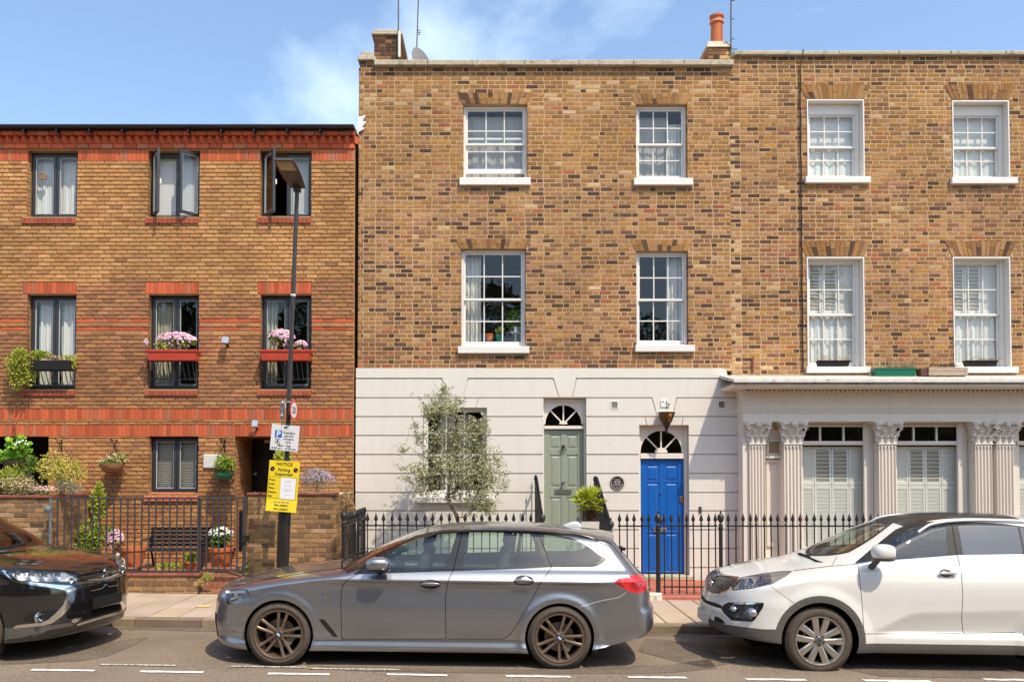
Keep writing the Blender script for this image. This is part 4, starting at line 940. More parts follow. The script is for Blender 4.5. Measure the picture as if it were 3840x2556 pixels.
# corbelled eaves: plain red course, dogtooth course, plain course, gutter on brackets
def course_row(name, z0, z1, y, l, pal=pal_red):
 for r in lay(XV, XL1 - .005, z0, z1, z1 - z0, [l]): b = MB(); brick_mb(b, r, y, YF + .1 - y, pal(0, 0), .0015, 0); b.build(name, M_redbrick, left)
course_row('eaves_brick', Zl(560), Zl(541), YF - .035, .21)
course_row('eaves_brick', Zl(514), Zl(497), YF - .095, .21)
b = MB(); b.box(XV - .3, XL1, YF + .022, YF + .2, Zl(560), ZL1 + .03); b.build('eaves_backing', M_mortar_new, left)
x = XV; p = .1475; z0, z1 = Zl(541) + .002, Zl(515)
tooth_me = None
while x < XL1 - .06:
 if tooth_me is None:
  b = MB(); h = p / 2 - .004; b.add([(-h, YF + .02, z0), (0, YF - .062, z0), (h, YF + .02, z0), (-h, YF + .02, z1), (0, YF - .092, z1), (h, YF + .02, z1)], [(0, 1, 4, 3), (1, 2, 5, 4), (3, 4, 5), (2, 1, 0)], (.58, .12, .05)); tooth_me = b.mesh('dogtooth_brick', M_redbrick, org=(0, YF, z0))
 o = bpy.data.objects.new('dogtooth_brick', tooth_me); COL.objects.link(o); o.parent = left; loc = Vector((x + p / 2, YF, z0)); o.location = loc - wl(left); WL[o.name] = loc; x += p
g = MB(); yg = YF - .19; zg_ = at(600, 472, YF - .19)[1]
n = 10; vs = []; fs = []
for xx in (XV - .4, XL1 + .01):
 for i in range(n + 1): t = math.pi + math.pi * i / n; vs.append((xx, yg + .047 * math.cos(t), zg_ + .047 * math.sin(t)))
for i in range(n): fs.append((i, i + 1, i + n + 2, i + n + 1)[::-1])
g.add(vs, fs); g.box(XV - .4, XL1 + .01, yg - .053, yg - .044, zg_ - .012, zg_ + .010); g.box(XV - .4, XL1 + .012, YF - .13, YF - .10, zg_ - .04, zg_ + .02)
gut = g.build('gutter', mat('black gutter', (.02, .018, .017), .5, nscale=20, namt=.4), left, smooth=40)
for k in range(11):
 xx = XV + .3 + k * .595; b = MB(); b.box(xx - .012, xx + .012, yg - .02, YF - .05, zg_ - .105, zg_ - .064); b.box(xx - .012, xx + .012, YF - .12, YF - .10, zg_ - .15, zg_ - .064); b.build('gutter_bracket', M_black, left)
# slate roof rising behind the gutter, and moss clumps in it
M_slate = mat('roof slate', (.12, .10, .09), .8, nscale=12, namt=.3)
pitch = .42; b = MB(); b.add([(XV - .4, yg + .02, zg_ + .0), (XL1, yg + .02, zg_), (XL1, YF + 4, zg_ + .35), (XV - .4, YF + 4, zg_ + .35)], [(0, 1, 2, 3)]); b.build('roof', M_slate, left)
x = XV - .2
while x < XL1 - .02:
 w = rng.uniform(.22, .34); b = MB(); x1_ = min(x + w - .006, XL1); b.add([(x, yg - .015, zg_ + .004 + rng.uniform(0, .008)), (x1_, yg - .015, zg_ + .006 + rng.uniform(0, .01)), (x1_, yg + .4, zg_ + .06), (x, yg + .4, zg_ + .06)], [(0, 1, 2, 3)]); b.build('roof_slate', M_slate, left); x += w
# casement windows of the left house
def casement(parent, w, label, sill_px, opens=(0, 0), rev=.14, transom=None, mull=.055):
 x0, x1, z0, z1 = w; y = YF + rev; b = MB(); f = .06; xm = (x0 + x1) / 2 + .01
 frame_mb(b, x0 + .0, x1, z0, z1, y, y + .07, f, f, f, f); b.bbox(xm - mull / 2, xm + mull / 2, y + .001, y + .068, z0 + f, z1 - f); o = b.build('window', M_frame, parent); o['label'] = label
 for k, (a, c, hinge) in enumerate(((x0 + f * .55, xm - .004, x0 + f * .55), (xm + .004, x1 - f * .55, x1 - f * .55))):
  ang = opens[k]; lb = MB(); frame_mb(lb, a, c, z0 + f * .5, z1 - f * .5, y - .022, y + .028, .05, .05, .05, .05); lp = MB(); lp.add([(a + .05, y, z0 + f * .5 + .05), (c - .05, y, z0 + f * .5 + .05), (c - .05, y, z1 - f * .5 - .05), (a + .05, y, z1 - f * .5 - .05)], [(0, 1, 2, 3)])
  org = (hinge, y, z0); lo = lb.build('casement', M_frame, o, org=org); po = lp.build('pane', M_pane, lo, org=org)
  bd = MB(); frame_mb(bd, a + .05, c - .05, z0 + f * .5 + .05, z1 - f * .5 - .05, y - .012, y + .018, .012, .012, .012, .012); bd.build('glazing_bead', mat('pale glazing bead', (.5, .49, .46), .5), lo, org=org)
  if ang: lo.rotation_euler.z = R(ang) * (-1 if k == 0 else 1)
  if ang and k == 0: hb = MB(); hb.bbox(c - .035, c - .015, y + .028, y + .06, (z0 + z1) / 2 - .06, (z0 + z1) / 2 + .03); hb.build('window_handle', M_white, lo, org=org)
 if sill_px:
  sx0, sx1, sz0, sz1 = rect_px(*sill_px)
  sl = MB(); sl.box(sx0 + .01, sx1 - .01, YF - .03, YF + rev, sz0 + .002, sz1 - .004); so = sl.build('sill', M_mortar_new, o)
  n = round((sx1 - sx0) / .078); q = (sx1 - sx0) / n
  for i in range(n):
   bb = MB(); a, c = sx0 + q * i + .004, sx0 + q * (i + 1) - .004; p = YF - .05
   bb.prism_x([(p, sz0), (p, sz1 - .03), (YF + rev, sz1 - .005), (YF + rev, sz0)], a, c, vary((.34, .085, .05), .18)); bb.build('sill_brick', M_redbrick, o)
 return o
casement(left, WA[0], 'closed top floor casement with net curtains, at the left edge', (86, 287, 814, 840))
casement(left, WA[1], 'top floor casement with both leaves swung open', (547, 747, 814, 839), opens=(58, 50))
casement(left, WA[2], 'top floor casement with the left leaf swung open, behind the street lamp', (966, 1168, 812, 838), opens=(52, 0))
casement(left, WB[0], 'first floor casement over the black flower trough at the left edge', (86, 284, 1459, 1484))
casement(left, WB[1], 'first floor casement behind the middle red flower box', (546, 745, 1459, 1483))
casement(left, WB[2], 'first floor casement behind the red flower box by the lamp post', (966, 1168, 1459, 1483))
casement(left, WG, 'ground floor casement with venetian blinds above the bench', None)
for i, (a, c) in enumerate(((842, 746),)): pass
sx0, sx1, sz0, sz1 = rect_px(543, 744, 1848, 1882); n = 14
so = bpy.data.objects['window'] if False else None
for i in range(n):
 q = (sx1 - sx0) / n; bb = MB(); bb.prism_x([(YF - .06, sz0 + .02), (YF - .06, sz0 + .10), (YF + .14, sz1 + .02), (YF + .14, sz0 + .02)], sx0 + q * i + .004, sx0 + q * (i + 1) - .004, vary((.50, .15, .09), .12)); bb.build('sill_brick', M_redbrick, left)
for w in WA + WB + [WG]: room(left, *w, YF)
M_cream = mat('cream blind', (.55, .52, .48), .85)
for i, (u, v) in enumerate(((WA[0][0] + .05, (WA[0][0] + WA[0][1]) / 2 - .02), ((WA[0][0] + WA[0][1]) / 2 + .02, WA[0][1] - .02))):
 curtain(('net curtain behind the left pane of the closed top floor casement', 'net curtain behind the right pane of the closed top floor casement')[i], u, v, WA[0][2] + .04, WA[0][3] - .05, YF + .27, waves=3, amp=.016, seed=20 + i)
w = WA[1]; b = MB(); b.box(w[0] + .04, w[1] - .04, YF + .25, YF + .258, w[2] + .06, w[3] - .03); o = b.build('roller_blind', mat('white venetian blind', (.72, .70, .68), .8)); tag(o, 'white blind lowered behind the casement with both leaves open', 'blind')
for k in range(30): z = w[2] + .07 + k * .037; bb = MB(); bb.box(w[0] + .04, w[1] - .04, YF + .244, YF + .252, z, z + .004); bb.build('blind_slat', mat('white venetian blind', (.72, .70, .68), .8), o)
w = WA[2]; b = MB(); b.box((w[0] + w[1]) / 2 + .06, w[1] - .03, YF + .26, YF + .268, w[2] + .03, w[3] - .03); o = b.build('roller_blind', M_cream); tag(o, 'cream blind in the right half of the window behind the street lamp', 'blind')
curtain('white curtain at the left of the window over the black flower trough', WB[0][0] + .08, (WB[0][0] + WB[0][1]) / 2 - .03, WB[0][2] + .04, WB[0][3] - .05, YF + .27, waves=4, amp=.03, seed=31)
curtain('white curtain at the right of the window over the black flower trough', (WB[0][0] + WB[0][1]) / 2 + .03, WB[0][1] - .03, WB[0][2] + .04, WB[0][3] - .05, YF + .27, waves=3, amp=.03, seed=32)
curtain('lace curtain drawn left in the window behind the middle red flower box', WB[1][0] + .07, WB[1][0] + .42, WB[1][2] + .04, WB[1][3] - .05, YF + .28, m=mat('lace', (.5, .47, .36), .9), waves=5, amp=.03, seed=33, taper=.25)
curtain('pale curtain at the left of the window by the lamp post', WB[2][0] + .07, WB[2][0] + .25, WB[2][2] + .04, WB[2][3] - .05, YF + .28, m=mat('lace', (.5, .47, .36), .9), waves=3, amp=.03, seed=34)
curtain('pale curtain at the right of the window by the lamp post', WB[2][1] - .14, WB[2][1] - .03, WB[2][2] + .04, WB[2][3] - .05, YF + .28, m=mat('lace', (.5, .47, .36), .9), waves=3, amp=.03, seed=35)
vb = thing('venetian_blind', 'pale venetian blind in the ground floor window above the bench', 'blind', ((WG[0] + WG[1]) / 2, YF + .26, WG[2]))
for side in (0, 1):
 xm = (WG[0] + WG[1]) / 2; a, c = (WG[0] + .07, xm - .02) if side == 0 else (xm + .03, WG[1] - .05); n = 26; slats(vb, a, c, WG[2] + .07, WG[3] - .06, YF + .25, n, -55, mat('blind slat', (.52, .49, .43), .7), name='blind_slat', w=.046)
# passage at the left and the recessed front door
for w, dep in ((WP, 1.4), (WD, 1.15)):
 b = MB(); a, c, d, e = w
 b.add([(a, YF + .3, d), (a, YF + .3, e), (a, YF + dep, e), (a, YF + dep, d)], [(0, 1, 2, 3)]); b.add([(c, YF + .3, d), (c, YF + dep, d), (c, YF + dep, e), (c, YF + .3, e)], [(0, 1, 2, 3)])
 b.add([(a, YF + .3, e), (c, YF + .3, e), (c, YF + dep, e), (a, YF + dep, e)], [(0, 1, 2, 3)]); b.add([(a, YF + dep, d), (c, YF + dep, d), (c, YF + dep, e), (a, YF + dep, e)], [(0, 1, 2, 3)]); b.add([(a, YF + .01, d), (a, YF + dep, d), (c, YF + dep, d), (c, YF + .01, d)], [(0, 1, 2, 3)])
 b.build('porch_recess', M_mortar_new if w is WD else M_roomdark, left)
# brick side wall inside the door recess
k = 0; z = .5; rec = MB()
while z < WD[3] - .03:
 y = YF + .11 - (.11 if k % 2 else 0)
 while y < YF + 1.15:
  ya, yb = max(y, YF + .11), min(y + .206, YF + 1.14)
  if yb - ya > .02: rec.box(WD[0] - .01, WD[0] + .008, ya, yb, z + .005, z + .07, pal_left(0, .5))
  y += .216
 z += .0748; k += 1
rec.build('recess_brick', M_brick, wall_l, kind='stuff')
dx0, dx1 = WD[0] + .01, WD[1] - .02; dd = MB(); dd.bbox(dx0, dx0 + .62, YF + 1.06, YF + 1.12, .5, WD[3] - .02, .008); d = dd.build('door', mat('black door paint', (.012, .01, .01), .3, spec=.5), left); d['label'] = 'black front door in the recess behind the parking signs'
b = MB(); b.lathe([(0, -.06), (.025, -.055), (.03, -.04), (.012, -.025), (.012, 0)], (dx0 + .07, YF + 1.06, 1.62), 12, axis='y'); b.build('door_knob', mat('satin nickel', metal=1), d, smooth=40)
b = MB(); b.lathe([(0, -.02), (.03, -.018), (.03, 0)], (dx0 + .07, YF + 1.06, 1.98), 12, axis='y'); b.build('lock_plate', mat('satin nickel', metal=1), d)
b = MB(); b.bbox(WD[0] + .33, WD[0] + .66, YF + .75, YF + .85, WD[3] - .09, WD[3] - .03); o = b.build('porch_light', mat('porch light plastic', (.62, .55, .45), .5), left)
# flashing over the step between the two roofs, slates behind house shells
fl = MB(); fx, fz = at(1352, 468, YF - .03); pts = [(fx - .05, fz + .15), (fx + .1, fz + .17), (fx + .04, fz + .07), (fx + .11, fz + .05), (fx + .03, fz - .04), (fx + .08, fz - .07), (fx - .07, fz - .16), (fx - .05, fz)][::-1]
fl.prism(pts, YF - .04, YF - .02); fl.build('lead_flashing', mat('bright lead', (.72, .70, .68), .5), mid)
# bodies of the houses: flank walls, backs and flat roofs
for nm, x0, x1, zt, par in (('house_shell', XL0 + .01, XL1 - .02, zg_ - .1, left), ('house_shell', XM0 + .02, XM1 - .02, ZTOPM - .35, mid), ('house_shell', XM1 + .02, XR1 - .02, ZTOPR - .35, right)):
 b = MB(); y0, y1 = YF + .02, YF + 9
 b.add([(x0, y0, -.3), (x0, y1, -.3), (x0, y1, zt), (x0, y0, zt)], [(0, 1, 2, 3)]); b.add([(x1, y0, -.3), (x1, y1, -.3), (x1, y1, zt), (x1, y0, zt)], [(3, 2, 1, 0)]); b.add([(x0, y1, -.3), (x1, y1, -.3), (x1, y1, zt), (x0, y1, zt)], [(3, 2, 1, 0)]); b.add([(x0, y0, zt), (x1, y0, zt), (x1, y1, zt), (x0, y1, zt)], [(0, 1, 2, 3)])
 b.build(nm, M_mortar_old, par)
b = MB(); b.box(XM0 + .001, XM0 + .022, YF + .002, YF + .35, Zl(600), ZTOPM); b.box(XM0, XM1, YF + .22, YF + .24, ZTOPM - .4, ZTOPM - .001); b.build('parapet_back', M_mortar_old, mid)
b = MB(); b.box(XR0, XR1, YF + .22, YF + .24, ZTOPR - .4, ZTOPR - .001); b.box(XR0 - .02, XR0 + .0, YF + .01, YF + .3, ZTOPM - .05, ZTOPR - .001); b.build('parapet_back', M_mortar_old, right)
# ================================================================== CARS: surface of each body is one lofted sheet, cut into panels
def pchip(xk, yk, x):
 xk = np.asarray(xk, float); yk = np.asarray(yk, float); h = np.diff(xk); dl = np.diff(yk) / h; n = len(xk); d = np.zeros(n)
 for i in range(1, n - 1):
  if dl[i - 1] * dl[i] > 0:
   w1 = 2 * h[i] + h[i - 1]; w2 = h[i] + 2 * h[i - 1]; d[i] = (w1 + w2) / (w1 / dl[i - 1] + w2 / dl[i])
 d[0], d[-1] = dl[0], dl[-1]
 x = np.clip(x, xk[0], xk[-1]); i = np.clip(np.searchsorted(xk, x, side='right') - 1, 0, n - 2); t = (x - xk[i]) / h[i]
 return yk[i] * (1 + 2 * t) * (1 - t) ** 2 + h[i] * d[i] * t * (1 - t) ** 2 + yk[i + 1] * t * t * (3 - 2 * t) + h[i] * d[i + 1] * t * t * (t - 1)
def smooth01(t): t = np.clip(t, 0, 1); return t * t * (3 - 2 * t)
def sdf_poly(P, poly):
 """signed distance (negative inside) of 2D points to a polygon"""
 poly = np.asarray(poly, float); d = np.full(len(P), 1e9); ins = np.zeros(len(P), bool); n = len(poly)
 for i in range(n):
  a, b = poly[i], poly[(i + 1) % n]; e = b - a; w = P - a; L2 = max(e @ e, 1e-9)
  t = np.clip((w @ e) / L2, 0, 1); q = w - t[:, None] * e; d = np.minimum(d, np.hypot(q[:, 0], q[:, 1]))
  c = ((a[1] <= P[:, 1]) != (b[1] <= P[:, 1]));
  with np.errstate(divide='ignore', invalid='ignore'): xi = a[0] + (P[:, 1] - a[1]) * e[0] / (e[1] if abs(e[1]) > 1e-9 else 1e-9)
  ins ^= c & (P[:, 0] < xi)
 return np.where(ins, -d, d)
def sd_line(P, pts):
 pts = np.asarray(pts, float); d = np.full(len(P), 1e9)
 for i in range(len(pts) - 1):
  a, b = pts[i], pts[i + 1]; e = b - a; w = P - a; t = np.clip((w @ e) / (e @ e), 0, 1); q = w - t[:, None] * e; d = np.minimum(d, np.hypot(q[:, 0], q[:, 1]))
 return d
def rounded(poly, k=2):
 """corner-cutting smoothing of a polygon"""
 p = [np.array(q, float) for q in poly]
 for _ in range(k):
  o = []
  for i in range(len(p)): a, b = p[i], p[(i + 1) % len(p)]; o += [a * .8 + b * .2, a * .2 + b * .8]
  p = o
 return p
class Car:
 def __init__(s, name, label, loc, yaw, roll, near):
  s.root = bpy.data.objects.new(name, None); COL.objects.link(s.root); s.root.location = loc; s.root.rotation_euler = (0, roll, yaw); s.near = near
  s.M = Matrix.Translation(loc) @ Matrix.Rotation(yaw, 4, 'Z') @ Matrix.Rotation(roll, 4, 'Y'); tag(s.root, label, 'car'); WL[s.root.name] = Vector((0, 0, 0)); WL['_'] = Vector()
 def world(s, P): m = np.array(s.M); return P @ m[:3, :3].T + m[:3, 3]
 def loft(s, prof, Wf, zb, levels, du=.016, ntop=34, p=2.4):
  """prof rows: x, z, sweep of the side behind the centre, crown drop, crown exponent"""
  a = np.array(prof, float); seg = np.hypot(np.diff(a[:, 0]), np.diff(a[:, 1])); t = np.concatenate([[0], np.cumsum(seg)])
  tt = np.linspace(0, t[-1], int(t[-1] / du)); xt, zt, sw, r, ne = [pchip(t, a[:, i], tt) for i in range(5)]
  xs = np.maximum.accumulate(xt + sw); zbv = zb(xs); r = np.minimum(r, np.maximum(zt - zbv - .002, .001)); zs = zt - r
  lv = np.sort(np.asarray(levels))[::-1]; nu = len(tt); nv = ntop + len(lv); P = np.zeros((nu, nv, 3)); Q = np.zeros((nu, nv))
  Wsh = Wf(xs, zs); ph = np.linspace(0, math.pi / 2, ntop) ; ph = ph * (1 - .0)
  for j in range(ntop):
   c, sn = max(math.cos(ph[j]), 0), math.sin(ph[j]); z = zs + r * np.power(c, 2 / ne); y = Wf(xs, z) * np.power(sn, 2 / ne) if j else np.zeros(nu)
   q = np.clip(y / Wsh, 0, 1); x = xt + (xs - xt) * (1 - np.power(np.maximum(1 - q ** p, 0), 1 / p)); P[:, j] = np.stack([x, y, z], 1); Q[:, j] = q
  for j, l in enumerate(lv):
   z = np.maximum(np.minimum(l, zs), zbv); P[:, ntop + j] = np.stack([xs, Wf(xs, z), z], 1); Q[:, ntop + j] = 1
  s.nu, s.nv, s.ntop = nu, nv, ntop; s.grid = P; s.xt = xt; s.zt = zt; s.xs = xs
  # normals from summed face normals, shared where rows collapse
  A = P[1:, :-1] - P[:-1, :-1]; B = P[:-1, 1:] - P[:-1, :-1]; C = P[1:, 1:] - P[:-1, 1:]; D = P[1:, 1:] - P[1:, :-1]
  fn = np.cross(A, B) + np.cross(C, D); N_ = np.zeros_like(P)
  N_[:-1, :-1] += fn; N_[1:, :-1] += fn; N_[:-1, 1:] += fn; N_[1:, 1:] += fn
  N_[:, 0, 1] *= 0
  for i in range(nu):
   j = ntop
   same = np.where(np.abs(P[i, ntop - 1:] - P[i, ntop - 1]).sum(1) < 1e-6)[0] + ntop - 1
   if len(same) > 1: N_[i, same] = N_[i, same].sum(0)
   end = np.where(np.abs(P[i, ntop:] - P[i, -1]).sum(1) < 1e-6)[0] + ntop
   if len(end) > 1: N_[i, end] = N_[i, end].sum(0)
  N_ /= np.maximum(np.linalg.norm(N_, axis=2, keepdims=True), 1e-9)
  if N_[nu // 2, 2, 2] < 0: N_ = -N_; s.flip = True
  else: s.flip = False
  s.P = list(P.reshape(-1, 3)); s.N = list(N_.reshape(-1, 3)); s.XT = list(np.repeat(xt, nv)); s.Qv = list(Q.reshape(-1))
  s.polys = [];
  for i in range(nu - 1):
   for j in range(nv - 1):
    q = [i * nv + j, i * nv + j + 1, (i + 1) * nv + j + 1, (i + 1) * nv + j]
    k = P[i + 1, j + 1] - P[i, j]; l = P[i + 1, j] - P[i, j + 1]
    if np.abs(np.cross(k, l)).sum() < 1e-9: continue
    f = []
    for v in q:
     if not f or np.abs(s.P[v] - s.P[f[-1]]).sum() > 1e-7: f.append(v)
    if np.abs(s.P[f[0]] - s.P[f[-1]]).sum() < 1e-7: f.pop()
    if len(f) > 2: s.polys.append(f)
  s.lab = ['body'] * len(s.polys)
 def arrays(s):
  P = np.array(s.P); Pn = P.copy(); Pn[:, 1] *= s.near; Wd = s.world(Pn); Nn = np.array(s.N); Nn[:, 1] *= s.near; m = np.array(s.M)[:3, :3]; Nw = Nn @ m.T
  V = Wd - np.array([0, 0, CAM_H]); face = -(V * Nw).sum(1) / np.linalg.norm(V, axis=1); return P, Wd, face
 def cut(s, d, label, on=('body',), inside=True):
  """split every panel along d = 0; what lies inside (d < 0) takes the label"""
  d = list(d); cache = {}; polys, labs = [], []; P, Nn, XT, Qv = s.P, s.N, s.XT, s.Qv
  for f, lb in zip(s.polys, s.lab):
   if lb not in on: polys.append(f); labs.append(lb); continue
   dv = [d[i] for i in f]; mn, mxx = min(dv), max(dv)
   if mn >= 0: polys.append(f); labs.append(lb); continue
   if mxx <= 0: polys.append(f); labs.append(label); continue
   A, B = [], []; n = len(f)
   for k in range(n):
    i, j = f[k], f[(k + 1) % n]; a, b = dv[k], dv[(k + 1) % n]
    (A if a <= 0 else B).append(i)
    if a == 0: B.append(i)
    if a * b < 0:
     key = (i, j) if i < j else (j, i)
     if key not in cache:
      t = a / (a - b); cache[key] = len(P); P.append(P[i] + (P[j] - P[i]) * t); q = Nn[i] + (Nn[j] - Nn[i]) * t; Nn.append(q / max(np.linalg.norm(q), 1e-9)); XT.append(XT[i] + (XT[j] - XT[i]) * t); Qv.append(Qv[i] + (Qv[j] - Qv[i]) * t); d.append(0.0)
     A.append(cache[key]); B.append(cache[key])
   if len(A) > 2: polys.append(A); labs.append(label)
   if len(B) > 2: polys.append(B); labs.append(lb)
  s.polys, s.lab = polys, labs
 def cut_px(s, poly, label, on=('body',), grow=0, smooth=0, minface=.02):
  P, Wd, face = s.arrays(); d = sdf_poly(pix(Wd), rounded(poly, smooth) if smooth else poly) - grow; d = np.where(face < minface, 60.0, d); s.cut(d, label, on)
 def line_px(s, pts, w=1.1, label='shut_line', on=('body',), minface=.02):
  """a narrow band along a traced line: panels near it are cut on both sides of the line"""
  q = np.asarray(pts, float)
  def sdist():
   P, Wd, face = s.arrays(); X = pix(Wd); d = np.full(len(X), 1e9); sg = np.ones(len(X)); ok = np.zeros(len(X), bool); n = len(q)
   for i in range(n - 1):
    a, b = q[i], q[i + 1]; e = b - a; v = X - a; t = (v @ e) / (e @ e); tc_ = np.clip(t, 0, 1); r = v - tc_[:, None] * e; dd = np.hypot(r[:, 0], r[:, 1]); c = e[0] * v[:, 1] - e[1] * v[:, 0]
    m = dd < d; d = np.where(m, dd, d); sg = np.where(m, np.sign(c), sg); ok = np.where(m, ((t >= 0) | (i > 0)) & ((t <= 1) | (i < n - 2)), ok)
   return d, d * sg, ok & (face > minface)
  d, sd, ok = sdist()
  for base in on:
   t0 = '~' + base
   for k, f in enumerate(s.polys):
    if s.lab[k] == base and all(ok[i] for i in f) and min(d[i] for i in f) < 14 and max(d[i] for i in f) < 45: s.lab[k] = t0
   if t0 not in s.lab: continue
   s.cut(sdist()[1] - w, '~A', (t0,)); s.cut(sdist()[1] + w, '~B', ('~A',))
   s.lab = [label if l == '~A' else base if l in (t0, '~B') else l for l in s.lab]; d, sd, ok = sdist()
 def line_poly(s, poly, w=1.1, label='shut_line', on=('body',), smooth=0): q = rounded(poly, smooth) if smooth else list(poly); s.line_px(list(q) + [q[0]], w, label, on)
 def cut_fn(s, fn, label, on=('body',)):
  P = np.array(s.P); s.cut(fn(P, np.array(s.XT), np.array(s.Qv)), label, on)
 def build(s, table):
  """table: label -> (name, material, 'both' | 'each' | 'one', parent label or None)"""
  made = {}; P = np.array(s.P); Nn = np.array(s.N)
  for lab, (name, m, mode, par) in table.items():
   fs = [f for f, l in zip(s.polys, s.lab) if l == lab]
   if not fs: continue
   for side in ((s.near, -s.near) if mode == 'each' else (0,)):
    vs, ns, out = [], [], []
    for sg in ((1, -1) if side == 0 else (side,)):
     used = sorted({i for f in fs for i in f}); mp_ = {};
     for i in used: mp_[i] = len(vs); q = P[i].copy(); q[1] *= sg; vs.append(tuple(q)); w = Nn[i].copy(); w[1] *= sg; ns.append(tuple(w))
     fl = (sg > 0) ^ s.flip
     for f in fs: g = [mp_[i] for i in f]; out.append(g[::-1] if fl else g)
    me = bpy.data.meshes.new(name); me.from_pydata(vs, [], out); me.materials.append(m); me.polygons.foreach_set('use_smooth', [True] * len(out)); me.update()
    if len(me.vertices) == len(ns): me.normals_split_custom_set_from_vertices(ns)
    o = bpy.data.objects.new(name, me); COL.objects.link(o); pr = made.get((par, side)) or made.get((par, 0)) or s.root; o.parent = pr; WL[o.name] = Vector((0, 0, 0)); made[(lab, side)] = o
  return made
 def surf(s, x, z):
  """half width of the side at local x, z (nearest grid point)"""
  g = s.grid[:, s.ntop:].reshape(-1, 3); i = np.argmin((g[:, 0] - x) ** 2 + (g[:, 2] - z) ** 2); return g[i, 1]
 def from_px(s, px, py, y0=None):
  """local x, y, z of the side surface seen at a pixel of the near side"""
  y = y0 if y0 is not None else .9
  Mi = s.M.inverted(); o = Mi @ Vector((0, 0, CAM_H)); a, b = (px - PPX) / F_PX, (PPY - py) / F_PX; dw = Vector((a, CP - b * SP, SP + b * CP)); d = Mi.to_3x3() @ dw
  for _ in range(4):
   t = (s.near * y - o.y) / d.y; p_ = o + d * t
   if y0 is not None: break
   y = s.surf(p_.x, p_.z)
  return p_.x, s.near * y, p_.z
M_tyre = mat('dusty tyre rubber', (.085, .066, .052), .85, nscale=30, namt=.25, bump=.3, bscale=160, spec=.3)
M_dark = mat('matt black plastic', (.012, .011, .011), .7, spec=.3)  # near black plastic of wipers, dashboards, intakes and troughs
M_under = mat('black underbody', (.006, .006, .006), .9, spec=.1)
M_trim = mat('gloss black trim', (.012, .012, .013), .18, spec=.6)
M_gap = mat('panel gap', (.006, .006, .006), .9, spec=0)
M_chrome = mat('chrome', (.78, .77, .75), .12, metal=1)
M_plast = mat('grey cladding plastic', (.10, .09, .083), .6, nscale=30, namt=.12, spec=.4)
M_disc = mat('brake disc', (.20, .15, .12), .5, metal=.7)
M_cglass = glass('car side glass', (.70, .82, .72), 2.0)
M_wscreen = glass('windscreen glass', (.78, .86, .78), 1.5)
M_priv = glass('privacy glass', (.10, .11, .11), 3.2)
M_lens = glass('lamp lens', (.92, .94, .96), 1.8)
M_reflec = mat('lamp reflector', (.62, .63, .66), .18, metal=1)
M_lampdk = mat('lamp housing', (.05, .06, .08), .25, metal=.3)
M_redlens = mat('red lamp lens', (.62, .010, .016), .12, coat=1, spec=.6)
M_redlens2 = mat('deep red lamp core', (.36, .004, .008), .2, coat=1)
M_seat = mat('dark seat cloth', (.03, .028, .027), .8)
M_hub = mat('wheel badge', (.05, .06, .1), .3, spec=.5)
